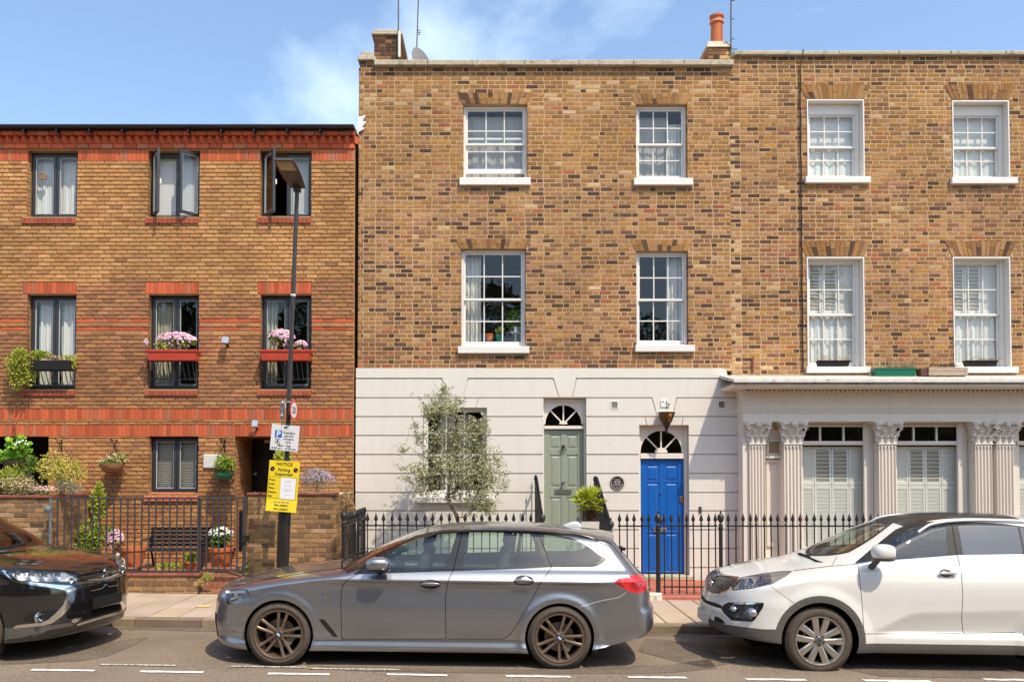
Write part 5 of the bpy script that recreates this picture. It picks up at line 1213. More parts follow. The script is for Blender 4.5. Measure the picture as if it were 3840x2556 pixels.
def wheel(car, x, r, rim_r, ycen, pairs, style, mrim, mdark, z=None, w=.22, badge=None, rot=0.):
 """tyre, rim with spokes, brake disc; outer face at local y = near*ycen"""
 sg = car.near
 for side in (1, -1):
  yo = sg * side * ycen; s_ = sg * side; z_ = r if z is None else z
  yy = lambda v: yo - s_ * v
  t = MB(); pr = [(rim_r + .004, .012), (rim_r + .012, .002), (rim_r + .035, -.006), (r - .045, -.004), (r - .022, .008), (r - .006, .028), (r, .06), (r, w - .05), (r - .02, w - .012), (rim_r + .01, w)]
  t.lathe([(a, -s_ * b) for a, b in pr], (x, yo, z_), 64, axis='y', caps=False);
  o = bpy.data.objects.new('wheel', t.mesh('wheel', M_tyre, smooth=30)); COL.objects.link(o); o.parent = car.root; WL[o.name] = Vector((0, 0, 0)); tyre = o
  if side < 0:
   b = MB(); b.lathe([(rim_r, -s_ * .02), (rim_r * .3, -s_ * .05), (0.01, -s_ * .05)], (x, yo, z_), 24, axis='y'); b.build('rim', mrim, tyre); continue
  # tread blocks across the shoulder
  tb = MB()
  for k in range(72):
   a = 2 * math.pi * k / 72; m = Matrix.Translation((x, yo, z_)) @ Matrix.Rotation(a, 4, 'Y') @ Matrix.Translation((r - .004, 0, 0)); tb.box(-.008, .006, *sorted((-s_ * .026, -s_ * .10)), -.009, .009, m=m)
  tb.build('tread', M_tyre, tyre)
  b = MB(); b.lathe([(rim_r + .006, -s_ * .0), (rim_r + .006, -s_ * -.004), (rim_r - .006, -s_ * -.004), (rim_r - .018, -s_ * .014), (rim_r - .026, -s_ * .05), (rim_r - .034, -s_ * .17)], (x, yo, z_), 64, axis='y', caps=False); b.build('rim', mrim, tyre, smooth=40)
  b = MB(); b.lathe([(rim_r - .03, -s_ * .15), (.0, -s_ * .15)], (x, yo, z_), 32, axis='y', caps=False); b.build('wheel_back', M_under, tyre)
  b = MB(); b.lathe([(.155, -s_ * .10), (.155, -s_ * .09), (.07, -s_ * .088), (.065, -s_ * .04), (.0, -s_ * .04)], (x, yo, z_), 32, axis='y', caps=False); b.build('brake_disc', M_disc, tyre, smooth=30)
  m0 = Matrix.Translation((x, yo, z_)) @ Matrix.Diagonal((1, s_, 1, 1))
  cb = MB(); cb.box(.09, .165, -.10 + .0, -.02 - .02, -.07, .07, m=m0 @ Matrix.Rotation(R(35), 4, 'Y')); cb.build('brake_caliper', mat('brake caliper', (.14, .11, .09), .5), tyre)
  for c in pairs:
   for sg2 in (-1, 1):
    if style == 'double': a0, a1, wa, wb, dp = c + sg2 * 21, c + sg2 * 11.2, .011, .0165, .03
    else: a0, a1, wa, wb, dp = c + sg2 * 24, c + sg2 * 15.5, .027, .036, .035
    a0, a1 = R(a0), R(a1); p0 = np.array([.058 * math.cos(a0), .058 * math.sin(a0)]); p1 = np.array([(rim_r - .012) * math.cos(a1), (rim_r - .012) * math.sin(a1)]); dd = (p1 - p0) / np.linalg.norm(p1 - p0); nn = np.array([-dd[1], dd[0]])
    sp = MB(); vs = []; K = 4
    for i in range(K + 1):
     q = p0 + (p1 - p0) * i / K; ww = wa + (wb - wa) * i / K; yo_ = .018 * (1 - (1 - i / K) ** 2) - .022 + (.006 if i < 1 else 0)
     for (u, e) in ((-1, dp), (-1, .006), (-.62, 0), (.62, 0), (1, .006), (1, dp)): vs.append((x + q[0] + nn[0] * ww * u, yo + s_ * (yo_ - e), z_ + q[1] + nn[1] * ww * u))
    fs = []
    for i in range(K):
     for k in range(5): a = i * 6 + k; fs.append((a, a + 1, a + 7, a + 6) if s_ < 0 else (a, a + 6, a + 7, a + 1))
    sp.add(vs, fs); sp.build('spoke', mrim, tyre, smooth=25)
    if style != 'double':
     pk = MB();
  hb = MB(); hb.lathe([(.066, -s_ * .05), (.064, s_ * -.026), (.04, s_ * -.018), (.036, s_ * -.012), (0.0, s_ * -.010)], (x, yo, z_), 20, axis='y'); hb.build('hub', mrim, tyre, smooth=35)
  for k in range(5): a = R(rot + 72 * k); lb = MB(); lb.lathe([(.009, s_ * -.03), (.009, s_ * -.016), (0.0, s_ * -.014)], (x + .047 * math.cos(a), yo, z_ + .047 * math.sin(a)), 8, axis='y'); lb.build('wheel_nut', mdark, tyre)
  if badge: badge(car, tyre, x, yo, z_, s_)
def wheel_well(car, x, z, r, y0, y1):
 for sg in (1, -1):
  b = MB(); n = 26; vs = []; fs = []
  for i in range(n + 1):
   a = R(-32) + R(244) * i / n
   for y in (y0, y1): vs.append((x + r * math.cos(a), sg * y, z + r * math.sin(a)))
  for i in range(n): fs.append((2 * i, 2 * i + 1, 2 * i + 3, 2 * i + 2) if sg > 0 else (2 * i, 2 * i + 2, 2 * i + 3, 2 * i + 1))
  b.add(vs, fs); b.add([vs[2 * i + 1] for i in range(n + 1)], [tuple(range(n + 1))]); b.build('wheel_well', M_under, car.root)
def ellipsoid(b, c, rx, ry, rz, n=14, m=8, e=1.0, mat4=None, col=None):
 vs = []; fs = []; pw = lambda v: math.copysign(abs(v) ** e, v)
 for i in range(m + 1):
  t = math.pi * i / m
  for j in range(n):
   a = 2 * math.pi * j / n; p_ = Vector((rx * pw(math.sin(t)) * pw(math.cos(a)), ry * pw(math.sin(t)) * pw(math.sin(a)), rz * pw(math.cos(t))))
   if mat4: p_ = mat4 @ p_
   vs.append(tuple(Vector(c) + p_))
 for i in range(m):
  for j in range(n): a = i * n + j; k = i * n + (j + 1) % n; fs.append((a, a + n, k + n, k))
 return b.add(vs, fs, col)
def interior(car, xd, xf, xr, zfl, wid, zs, wheel_y, steer=True):
 b = MB(); b.box(xd - .55, xr + .75, -wid, wid, zfl - .12, zfl); b.build('cabin_floor', M_under, car.root)
 b = MB(); b.bbox(xd - .3, xd + .1, -wid, wid, zfl + .3, zs - .10, .05); b.build('dashboard', M_dark, car.root)
 for y in (-.36, .36):
  for x in (xf, xr):
   s_ = MB(); ellipsoid(s_, (x, y, zfl + .2), .26, .24, .10, e=.6); bk = Matrix.Rotation(R(14), 4, 'Y'); ellipsoid(s_, (x + .26, y, zfl + .50), .075, .22, .33, e=.6, mat4=bk); o = s_.build('seat', M_seat, car.root, smooth=50)
   h = MB(); ellipsoid(h, (x + .35, y, zfl + .93), .05, .13, .09, e=.6, mat4=bk); h.path([(x + .335, y - .05, zfl + .75), (x + .345, y - .05, zfl + .9)], .008, 5); h.path([(x + .335, y + .05, zfl + .75), (x + .345, y + .05, zfl + .9)], .008, 5); h.build('headrest', M_seat, o, smooth=50)
 if steer:
  b = MB(); c = Vector((xd + .28, wheel_y, zs - .10)); ax = Matrix.Rotation(R(-25), 4, 'Y'); b.path([tuple(c + (ax @ Vector((0, .185 * math.cos(t), .185 * math.sin(t))))) for t in [2 * math.pi * i / 24 for i in range(25)]], .015, 6)
  for t in (0, math.pi, -math.pi / 2): b.path([tuple(c), tuple(c + (ax @ Vector((0, .18 * math.cos(t), .18 * math.sin(t)))))], .014, 5)
  b.path([tuple(c), (xd, wheel_y, zs - .2)], .03, 6); b.build('steering_wheel', M_dark, car.root, smooth=50)
# ---------------------------------------------------------------- grey estate car
def c8(*p): return [(700 + x / 1.24, 1900 + y / 1.24) for x, y in p]
def r6(*p): return [(1880 + x / 3.9207, 1900 + y / 3.9207) for x, y in p]
ROLL = math.atan(.0125)
X0 = -3.114; YBM = 9.0 + .934
bm = Car('estate_car', 'dark silver grey estate car parked in the middle, seen from its side', (X0, YBM, zg(X0)), 0, ROLL, -1)
prof = [(.16, .16, .45, .02, 2.2), (.06, .19, .44, .02, 2.2), (.02, .28, .43, .02, 2.2), (.0, .42, .42, .02, 2.2), (.005, .55, .40, .02, 2.2), (.03, .66, .38, .03, 2.2), (.07, .735, .35, .04, 2.2), (.14, .785, .30, .055, 2.2),
  (.35, .845, .24, .07, 2.3), (.62, .895, .15, .075, 2.4), (.90, .935, .10, .075, 2.5), (1.2, .972, .10, .075, 2.6), (1.44, 1.005, .18, .06, 2.6), (1.52, 1.03, .20, .06, 2.5),
  (1.75, 1.155, .20, .09, 2.3), (2.05, 1.30, .15, .11, 2.2), (2.30, 1.395, .09, .12, 2.2), (2.48, 1.438, .04, .12, 2.3), (2.7, 1.466, 0, .12, 2.3), (3.05, 1.485, 0, .12, 2.3), (3.4, 1.487, 0, .12, 2.3), (3.8, 1.470, 0, .12, 2.3), (4.15, 1.432, -.03, .12, 2.3), (4.36, 1.395, -.08, .11, 2.3), (4.44, 1.36, -.10, .10, 2.3),
  (4.55, 1.25, -.14, .09, 2.3), (4.66, 1.12, -.17, .07, 2.3), (4.76, 1.0, -.20, .05, 2.3), (4.82, .95, -.23, .035, 2.2), (4.86, .90, -.26, .03, 2.2), (4.89, .78, -.28, .02, 2.2), (4.90, .66, -.28, .02, 2.2), (4.935, .60, -.29, .02, 2.2), (4.943, .48, -.29, .02, 2.2), (4.93, .41, -.29, .02, 2.2), (4.89, .36, -.29, .02, 2.2), (4.82, .34, -.26, .02, 2.2)]
zk = [.14, .17, .20, .235, .26, .30, .38, .50, .62, .70, .78, .84, .875, .895, .908, .918, .95, .985, 1.01, 1.03, 1.06, 1.2, 1.35, 1.5]
wk = [.85, .895, .908, .905, .888, .886, .905, .917, .913, .905, .896, .892, .897, .913, .931, .932, .914, .887, .862, .835, .812, .735, .645, .545]
wk2 = [.85, .895, .908, .905, .888, .886, .905, .917, .920, .920, .920, .921, .922, .923, .924, .923, .912, .892, .865, .835, .812, .735, .645, .545]
FWX, RWX, WR = .87, 3.838, .333
def W_bm(x, z):
 a = pchip(zk, wk, z); b = pchip(zk, wk2, z); f = smooth01((x - .95) / .8) * (1 - smooth01((x - 4.1) / .45))
 w = b + (a - b) * f
 for cx in (FWX, RWX):
  rr = np.hypot(x - cx, z - WR); w = w + .018 * np.exp(-((rr - .40) / .05) ** 2) * (z < .86) * smooth01((rr - .3) / .1)
 tap = 1 - .055 * np.clip((.95 - x) / .95, 0, 1) ** 2 - .075 * np.clip((x - 3.95) / 1.0, 0, 1) ** 2
 rear_t = 1 - .06 * smooth01((x - 3.2) / 1.3) * smooth01((z - 1.0) / .25)
 return w * tap * rear_t
zb_bm = lambda x: np.where(x < FWX, .158, np.where(x > RWX, .19 + .13 * np.clip((x - 4.1) / .55, 0, 1), .165))
lev = np.concatenate([np.arange(.14, .86, .03), np.arange(.86, .96, .008), np.arange(.96, 1.1, .014), np.arange(1.1, 1.5, .03)])
bm.loft(prof, W_bm, zb_bm, lev)
for cx in (FWX, RWX): bm.cut_fn(lambda P, XT, Q: np.where(P[:, 1] > .5, np.hypot(P[:, 0] - cx, P[:, 2] - WR) - .366, 9), 'hole')
# glass house, traced as the outline of frames and panes
dlo = c8((772, 312), (830, 272), (905, 222), (1000, 165), (1060, 137), (1130, 119), (1200, 110), (1285, 106), (1400, 107), (1500, 110), (1640, 117)) + r6((700, 395), (850, 415), (1000, 445), (1150, 500), (1300, 590), (1450, 690), (1540, 738), (1550, 770), (1480, 830), (1400, 870), (1330, 882), (750, 884)) + c8((1500, 288), (1240, 296), (1000, 304), (860, 311))
bm.cut_px(dlo, 'frame')
panes = [('front_glass', c8((868, 288), (905, 240), (1000, 176), (1075, 146), (1150, 127), (1256, 118), (1232, 200), (1193, 288), (1060, 296), (900, 302))),
         ('rear_glass', c8((1304, 118), (1400, 117), (1546, 121), (1522, 277), (1285, 286))),
         ('rear_glass', c8((1561, 123), (1612, 126), (1668, 273), (1541, 277))),
         ('quarter_glass', r6((548, 398), (800, 425), (1000, 472), (1150, 525), (1350, 640), (1472, 735), (1476, 760), (1420, 812), (1330, 858), (752, 864), (715, 770)))]
for lb, pl in panes: bm.cut_px(pl, lb, on=('frame',))
# bright strip along the bottom of the side windows
bm.line_px(c8((820, 311), (1000, 304.5), (1240, 296.5), (1500, 288), (1690, 283), (1840, 281.5)), .9, 'belt_strip', on=('frame', 'body'))
bm.cut_px(c8((180, 386), (230, 381), (283, 383), (291, 394), (283, 412), (262, 430), (215, 449), (186, 455)), 'headlight', smooth=1)
bm.cut_px(r6((1655, 1112), (1740, 1030), (1830, 1015), (2080, 985), (2160, 1080), (2150, 1200), (2070, 1257), (1960, 1264), (1880, 1242), (1680, 1130)), 'tail_light')
bm.cut_px(r6((1930, 1100), (2060, 1080), (2090, 1150), (2060, 1215), (1980, 1225), (1890, 1170)), 'tail_core', on=('tail_light',))
bm.cut_px(r6((1670, 1108), (1745, 1040), (1800, 1030), (1760, 1090), (1790, 1140), (1870, 1225), (1690, 1130)), 'tail_core', on=('tail_light',))
bm.line_px(r6((1810, 1030), (1765, 1095), (1800, 1145), (1890, 1240)), .7, 'tail_line', on=('tail_light', 'tail_core'))
bm.cut_px(c8((610, 520), (640, 521), (706, 602), (680, 604)), 'side_vent')
fd = c8((800, 309), (745, 338), (724, 365), (717, 430), (720, 613), (1206, 613), (1203, 420), (1216, 343), (1240, 291), (1283, 108), (1200, 108), (1060, 135), (905, 220), (830, 270))
rdp = c8((1240, 291), (1216, 343), (1203, 420), (1206, 613), (1470, 613), (1500, 596), (1530, 556), (1600, 440), (1640, 360), (1697, 281), (1634, 117), (1400, 104), (1285, 106))
for pl in (fd, rdp): bm.line_poly(pl, 1.15, 'shut_line', on=('body', 'frame', 'belt_strip'))
bm.line_px(c8((598, 621), (1553, 621)), .9)
bm.line_px(c8((203, 372), (320, 346), (520, 310), (700, 287), (742, 282)), 1.0)
bm.line_px(c8((287, 398), (310, 462)), .7); bm.line_px(r6((1150, 1470), (1400, 1392), (1600, 1350), (1720, 1330), (1800, 1280), (1835, 1245)), .9, 'bright_line')  # the last one is a pale line along the rear bumper edge
# tailgate shut line and glass
bm.cut_fn(lambda P, XT, Q: np.maximum.reduce([4.47 - XT, XT - 4.745, Q - .86]), 'back_glass')
bm.cut_fn(lambda P, XT, Q: np.maximum.reduce([4.40 - XT, XT - 4.80, Q - .97]), 'tailgate_trim')
bm.cut_fn(lambda P, XT, Q: np.maximum.reduce([1.60 - XT, XT - 2.36, Q - .90]), 'windscreen')
bm.cut_fn(lambda P, XT, Q: np.maximum.reduce([1.47 - XT, XT - 2.40, Q - .94]), 'frame')
bm.cut_px(fd, 'front_door', on=('body',)); bm.cut_px(rdp, 'rear_door', on=('body',))
bm.cut_fn(lambda P, XT, Q: np.maximum.reduce([P[:, 2] - .50, XT - .12, Q - .72, .24 - P[:, 2]]), 'intake'); bm.cut_fn(lambda P, XT, Q: np.maximum.reduce([.52 - P[:, 2], P[:, 2] - .73, XT - .2, Q - .42, .04 - Q]), 'grille')
M_bm = mat('dark silver metallic paint', (.31, .315, .335), .36, metal=.9, coat=1.0, nscale=0, spec=.5, dirt=((.26, .23, .20), 3, .6, .25))
bparts = bm.build({'body': ('body', M_bm, 'both', None), 'front_door': ('door', M_bm, 'each', None), 'rear_door': ('door', M_bm, 'each', None), 'frame': ('window_frame', M_trim, 'both', None), 'belt_strip': ('belt_strip', mat('satin dark trim', (.08, .08, .085), .3, metal=.6), 'both', None),
 'front_glass': ('window', M_cglass, 'each', None), 'rear_glass': ('window', M_cglass, 'each', None), 'quarter_glass': ('window', M_cglass, 'each', None), 'windscreen': ('windscreen', M_wscreen, 'both', None), 'back_glass': ('rear_window', M_priv, 'both', None), 'tailgate_trim': ('tailgate', M_bm, 'both', None),
 'shut_line': ('panel_gap', M_gap, 'both', None), 'bright_line': ('bumper_edge', mat('pale edge paint', (.55, .54, .52), .4), 'both', None), 'headlight': ('headlight', M_lens, 'each', None), 'tail_light': ('tail_light', M_redlens, 'each', None), 'tail_core': ('lamp_core', M_redlens2, 'each', 'tail_light'), 'tail_line': ('light_strip', mat('pale red light strip', (.75, .12, .10), .3), 'each', 'tail_light'), 'side_vent': ('side_vent', M_trim, 'each', None), 'intake': ('air_intake', M_dark, 'both', None), 'grille': ('grille', M_trim, 'both', None)})
M_brim = mat('bronze dusted alloy', (.27, .195, .145), .38, metal=.75, nscale=30, namt=.15)
def roundel(car, par, x, y, z, s_):
 b = MB(); b.lathe([(.030, s_ * -.012), (.030, s_ * -.008), (0, s_ * -.0075)], (x, y, z), 20, axis='y'); o = b.build('hub_badge', mat('black enamel', (.01, .01, .012), .2), par)
 for k in range(4):
  a = math.pi / 2 * k; pts = [(0, 0)] + [(.019 * math.cos(a + math.pi / 2 * i / 6), .019 * math.sin(a + math.pi / 2 * i / 6)) for i in range(7)]
  q = MB(); q.add([(x + u, y + s_ * -.0068, z + v) for u, v in pts], [tuple(range(8)) if s_ < 0 else tuple(range(7, -1, -1))]); q.build('badge_quarter', mat('white enamel', (.75, .77, .8), .2) if k % 2 else mat('blue enamel', (.03, .16, .45), .2), par)
for cx, rot in ((FWX, 79), (RWX, 66)): wheel(bm, cx, WR, .252, .918, [rot + 72 * k for k in range(5)], 'double', M_brim, M_dark, badge=roundel, rot=rot)
for cx in (FWX, RWX): wheel_well(bm, cx, WR, .372, .89, .55)
b = MB(); b.box(.3, 4.3, -.60, .60, .17, .30); b.box(1.25, 3.45, -.84, .84, .175, .28); b.box(FWX - .36, FWX + .36, -.53, .53, .25, .8); b.build('underbody', M_under, bm.root)
interior(bm, 1.75, 2.05, 2.95, .36, .76, 1.03, .36)
o = [ob for ob in bm.root.children if ob.name.startswith('seat')][0]
b = MB(); b.bbox(3.55, 3.62, -.7, .7, .36, .98, .03); b.bbox(3.6, 4.5, -.7, .7, .5, .62, .02); b.build('load_floor', M_seat, bm.root)
# headlight innards
hx, hy, hz = bm.from_px(*c8((235, 415))[0])
for sg in (-1, 1):
 b = MB(); b.box(hx - .12, hx + .14, sg * .60, sg * .78, hz - .09, hz + .07) if False else None
 hl = MB(); hl.lathe([(.052, 0), (.046, .03), (.012, .06)], (hx - .04, sg * (abs(hy) - .07), hz), 16, axis='x'); hl.lathe([(.052, 0), (.046, .03), (.012, .06)], (hx - .16, sg * (abs(hy) - .17), hz), 16, axis='x'); hl.build('headlight_bulb', M_reflec, bm.root, smooth=40)
 hb = MB(); vs = []
 for (px_, py_) in c8((186, 392), (240, 388), (284, 390), (272, 424), (215, 446), (190, 450)):
  q = bm.from_px(px_, py_); vs.append((q[0] + .02, sg * (abs(q[1]) - .045), q[2]))
 hb.add(vs, [tuple(range(6)) if sg < 0 else (5, 4, 3, 2, 1, 0)]); hb.build('headlight_housing', mat('grey lamp housing', (.30, .32, .36), .3, metal=.5), bm.root)
 ls = MB(); q0 = bm.from_px(*c8((196, 400))[0]); q1 = bm.from_px(*c8((270, 398))[0]); ls.path([(q0[0] + .01, sg * (abs(q0[1]) - .02), q0[2]), (q1[0], sg * (abs(q1[1]) - .02), q1[2])], .012, 6); ls.path([(q0[0] + .02, sg * (abs(q0[1]) - .02), q0[2] - .07), (q1[0] - .06, sg * (abs(q1[1]) - .02), q1[2] - .045)], .009, 6); ls.build('headlight_strip', M_reflec, bm.root)
def door_handle(car, px, py, w, h, m, doorname='door', bar=None, cup=None):
 x, y, z = car.from_px(px, py); ya = abs(y)
 for sg in (-1, 1):
  c = MB(); pts = [(x + w * math.cos(t), z + h * math.sin(t)) for t in [2 * math.pi * i / 24 for i in range(24)]]
  vs = [(a, sg * (car.surf(a, b_) + .008), b_) for a, b_ in pts]; c.add(vs, [tuple(range(24)) if sg < 0 else tuple(range(23, -1, -1))]); cu = c.build('door_handle', cup or M_trim, car.root)
  g = MB(); ellipsoid(g, (x, sg * (ya + .022), z + .004), w * .98, .017, h * .36, n=16, m=8, e=.8); g.build('handle_grip', m, cu, smooth=50)
for px_, py_ in (c8((1133, 358))[0], c8((1567, 342))[0]): door_handle(bm, px_, py_, .108, .052, M_bm)
# door mirror
def mirror(car, c, r, m, mcap, foot, base_y, sides=(-1, 1)):
 for sg in sides:
  b = MB(); mt = Matrix.Rotation(R(8) * -sg, 4, 'Z'); ellipsoid(b, (c[0], sg * c[1], c[2]), *r, n=20, m=12, e=.75, mat4=mt); o = b.build('door_mirror', m, car.root, smooth=60)
  u = MB(); ellipsoid(u, (c[0] + .01, sg * (c[1] - .0), c[2] - r[2] * .72), r[0] * .93, r[1] * .9, r[2] * .42, n=18, m=8, e=.8); u.build('mirror_base', mcap, o, smooth=60)
  a = MB(); a.path([(foot[0], sg * base_y, foot[1]), (c[0] - .02, sg * (c[1] - .05), c[2] - r[2] * .8)], [.035, .028], 8); a.build('mirror_arm', mcap, o, smooth=60)
  g = MB(); g.lathe([(.06, .0), (0, .001)], (c[0] + r[0] * .93, sg * c[1], c[2]), 16, axis='x'); g.build('mirror_glass', M_chrome, o)
mxp, myp, mzp = bm.from_px(*c8((890, 265))[0], y0=1.02)
mirror(bm, (mxp, 1.02, mzp), (.13, .10, .072), M_bm, M_trim, (mxp + .02, 1.02), .82)
# roof rails, spoiler, aerial fin, wipers
for sg in (-1, 1):
 pts = []
 for xx in np.linspace(2.35, 4.25, 26):
  i = np.argmin(np.abs(bm.xt - xx)); j = np.argmin(np.abs(bm.grid[i, :bm.ntop, 1] / bm.grid[i, bm.ntop - 1, 1] - .90)); q = bm.grid[i, j]; e = min(1, (xx - 2.35) / .12, (4.25 - xx) / .12); pts.append((q[0], sg * q[1], q[2] + .018 * e))
 b = MB(); b.path(pts, .014, 8); b.build('roof_rail', M_trim, bm.root, smooth=50)
b = MB(); vs = []; secs = [(-.60, .02), (-.5, .0), (-.25, -.012), (0, -.015), (.25, -.012), (.5, .0), (.60, .02)]
for y, dx in secs:
 dz = -.07 * (abs(y) / .6) ** 2.2
 vs += [(4.24 + abs(dx) * .5, y, 1.422 + dz), (4.36, y, 1.415 + dz), (4.50 - dx - abs(y) * .10, y, 1.388 + dz), (4.505 - dx - abs(y) * .10, y, 1.372 + dz), (4.40 - dx, y, 1.345 + dz)]
fs = []
for i in range(len(secs) - 1):
 for k in range(4): a = i * 5 + k; fs.append((a, a + 1, a + 6, a + 5))
 a = i * 5; fs.append((a + 4, a, a + 5, a + 9))
fs += [(0, 4, 3, 2, 1), tuple(len(vs) - 5 + k for k in (0, 1, 2, 3, 4))]
b.add(vs, fs); b.build('roof_spoiler', M_bm, bm.root, smooth=40)
b = MB(); vs = []; K = 8
for i in range(K + 1):
 t = i / K; x = 3.93 + .22 * t; h = .065 * math.sin(min(1, t * 1.25) * math.pi / 2) * (1 if t < .85 else 1 - (t - .85) * 3); zr = 1.455 - .02 * t
 for k in range(7): a = math.pi * k / 6; vs.append((x, .035 * math.cos(a) * (.6 + .4 * t), zr + h * math.sin(a)))
fs = [(i * 7 + k, i * 7 + k + 1, i * 7 + k + 8, i * 7 + k + 7) for i in range(K) for k in range(6)]
b.add(vs, fs); b.build('aerial_fin', mat('pale grey paint', (.5, .5, .5), .35, coat=.6), bm.root, smooth=50)
wq = [(1.44, -.55, 1.03), (1.53, -.15, 1.065), (1.50, .3, 1.075)]; b = MB(); b.path([(1.50, -.72, 1.015), (1.455, -.5, 1.055), (1.46, .1, 1.075)], .012, 5); b.path([(1.52, -.05, 1.05), (1.475, .2, 1.075), (1.56, .70, 1.05)], .012, 5); b.build('wiper', M_dark, bm.root)
b = MB(); rx_, ry_, rz_ = bm.from_px(*r6((1905, 680))[0], y0=.02); b.path([(4.60, -.35, 1.225), (4.64, .25, 1.20)], .012, 5); b.lathe([(.02, -.02), (.02, .03), (0, .035)], (4.62, -.1, 1.2), 10, axis='x'); b.build('rear_wiper', M_dark, bm.root)
# small fender badge: three tilted stripes and a letter M
bx, by, bz = bm.from_px(*c8((637, 418))[0])
for i, c in enumerate(((.05, .25, .6), (.02, .06, .3), (.5, .02, .03))):
 b = MB(); x0 = bx - .026 + i * .009; y = by - .003; b.add([(x0, y, bz - .012), (x0 + .007, y, bz - .012), (x0 + .013, y, bz + .012), (x0 + .006, y, bz + .012)], [(0, 1, 2, 3)]); b.build('badge_stripe', mat('badge stripe ' + 'abc'[i], c, .3), bm.root)
b = MB(); y = by - .003
for pts in ([(0, -.012), (.007, -.012), (.013, .012), (.006, .012)], [(.006, .012), (.013, .012), (.017, -.004), (.012, -.004)], [(.012, -.004), (.017, -.004), (.027, .012), (.021, .012)], [(.016, -.012), (.023, -.012), (.028, .012), (.021, .012)]): b.add([(bx + .003 + u, y, bz + v) for u, v in pts], [(0, 1, 2, 3)])
b.build('badge_letter', M_chrome, bm.root)
# ---------------------------------------------------------------- white crossover
def k4(*p): return [(2550 + x / 2.2214, 1850 + y / 2.2214) for x, y in p]
def k5(*p): return [(3140 + x / 2.2214, 1850 + y / 2.2214) for x, y in p]
KX, KY = 2.60, 9.12 + .905
ki = Car('crossover_car', 'white crossover car with a black grille parked at the right edge', (KX, KY, zg(KX + .9) + .0 - .02), R(-.6), ROLL, -1)
prof = [(0.067, 0.335, .50, .02, 2.2), (-0.060, 0.352, .50, .02, 2.2), (-0.100, 0.395, .49, .02, 2.2), (-0.110, 0.460, .47, .02, 2.2), (-0.100, 0.560, .45, .02, 2.2), (-0.070, 0.640, .43, .02, 2.2), (-0.050, 0.700, .41, .03, 2.2), (-0.025, 0.800, .38, .04, 2.2), (0.015, 0.880, .35, .05, 2.2), (0.092, 0.935, .32, .06, 2.2),
  (0.296, 0.990, .27, .07, 2.3), (0.600, 1.045, .18, .075, 2.4), (0.760, 1.073, .18, .075, 2.5), (0.930, 1.105, .29, .07, 2.5), (1.010, 1.130, .32, .06, 2.5),
  (1.45, 1.318, .20, .09, 2.3), (1.760, 1.480, .15, .11, 2.2), (2.050, 1.592, .08, .12, 2.2), (2.250, 1.648, .03, .12, 2.3), (2.500, 1.678, 0, .12, 2.3), (2.800, 1.690, 0, .12, 2.3), (3.200, 1.685, 0, .12, 2.3), (3.600, 1.657, 0, .12, 2.3), (3.950, 1.610, -.05, .12, 2.3), (4.080, 1.554, -.1, .10, 2.3),
  (4.200, 1.360, -.16, .08, 2.3), (4.300, 1.120, -.2, .06, 2.3), (4.360, 0.980, -.25, .04, 2.2), (4.400, 0.820, -.3, .02, 2.2), (4.440, 0.620, -.32, .02, 2.2), (4.430, 0.450, -.32, .02, 2.2), (4.360, 0.330, -.3, .02, 2.2)]
kzk = [.18, .24, .30, .36, .44, .52, .62, .72, .82, .90, .97, 1.03, 1.09, 1.125, 1.155, 1.22, 1.38, 1.55, 1.68]
kwk = [.85, .89, .905, .908, .908, .908, .910, .914, .920, .922, .918, .904, .885, .866, .845, .820, .745, .66, .59]
KF, KR, KWR = .905, 3.545, .354
def W_ki(x, z):
 w = pchip(kzk, kwk, z)
 z1 = .665 + .045 * np.clip((x - 2.0) / 1.2, -1, 1); f = smooth01((x - 1.42) / .45) * (1 - smooth01((x - 3.0) / .25)); zz1 = .47 + (z1 - .47) * smooth01((x - 1.42) / .55)
 t = np.clip((zz1 - z) / np.maximum(zz1 - .445, .02), 0, 1); dip = np.where(z < zz1, np.where(z > .445, t, np.clip(1 - (.445 - z) / .035, 0, 1)), 0)
 w = w - .06 * dip * f
 for cx in (KF, KR):
  rr = np.hypot(x - cx, z - KWR); w = w + .028 * (1 - smooth01((rr - .46) / .14)) * (z < .95)
 tap = 1 - .05 * np.clip((.95 - x) / .95, 0, 1) ** 2 - .08 * np.clip((x - 3.6) / .85, 0, 1) ** 2
 return w * tap
zb_ki = lambda x: np.where(x < KF, .205 + .13 * np.clip((.62 - x) / .5, 0, 1), np.where(x > KR, .25, .23))
ki.loft(prof, W_ki, zb_ki, np.concatenate([np.arange(.18, 1.0, .022), np.arange(1.0, 1.2, .016), np.arange(1.2, 1.70, .03)]))
for cx in (KF, KR): ki.cut_fn(lambda P, XT, Q: np.where(P[:, 1] > .5, np.hypot(P[:, 0] - cx, P[:, 2] - KWR) - .408, 9), 'hole')
kws = k4((740, 462), (870, 490), (1010, 512), (1130, 519), (1240, 517), (1330, 506), (1405, 490)) + k5((200, 432), (300, 368), (470, 240), (590, 193), (700, 155), (760, 80), (200, 60), (-400, 200))
ki.cut_px(kws, 'frame'); ki.cut_px(kws, 'windscreen', on=('frame',), grow=-7); ki.cut_fn(lambda P, XT, Q: 1.93 - XT, 'roof_glass', on=('windscreen', 'frame')); ki.cut_fn(lambda P, XT, Q: np.maximum.reduce([2.0 - XT, XT - 3.3, Q - .72]), 'roof_glass'); ki.cut_fn(lambda P, XT, Q: np.maximum.reduce([4.12 - XT, XT - 4.28, Q - .85]), 'back_glass')
kdlo = k5((138, 582), (240, 495), (330, 420), (480, 300), (600, 248), (720, 231), (950, 230), (1200, 238), (1400, 252), (1640, 285), (1900, 340), (1980, 420), (1990, 500), (1555, 507), (1000, 516), (560, 551), (360, 562))
ki.cut_px(kdlo, 'frame')
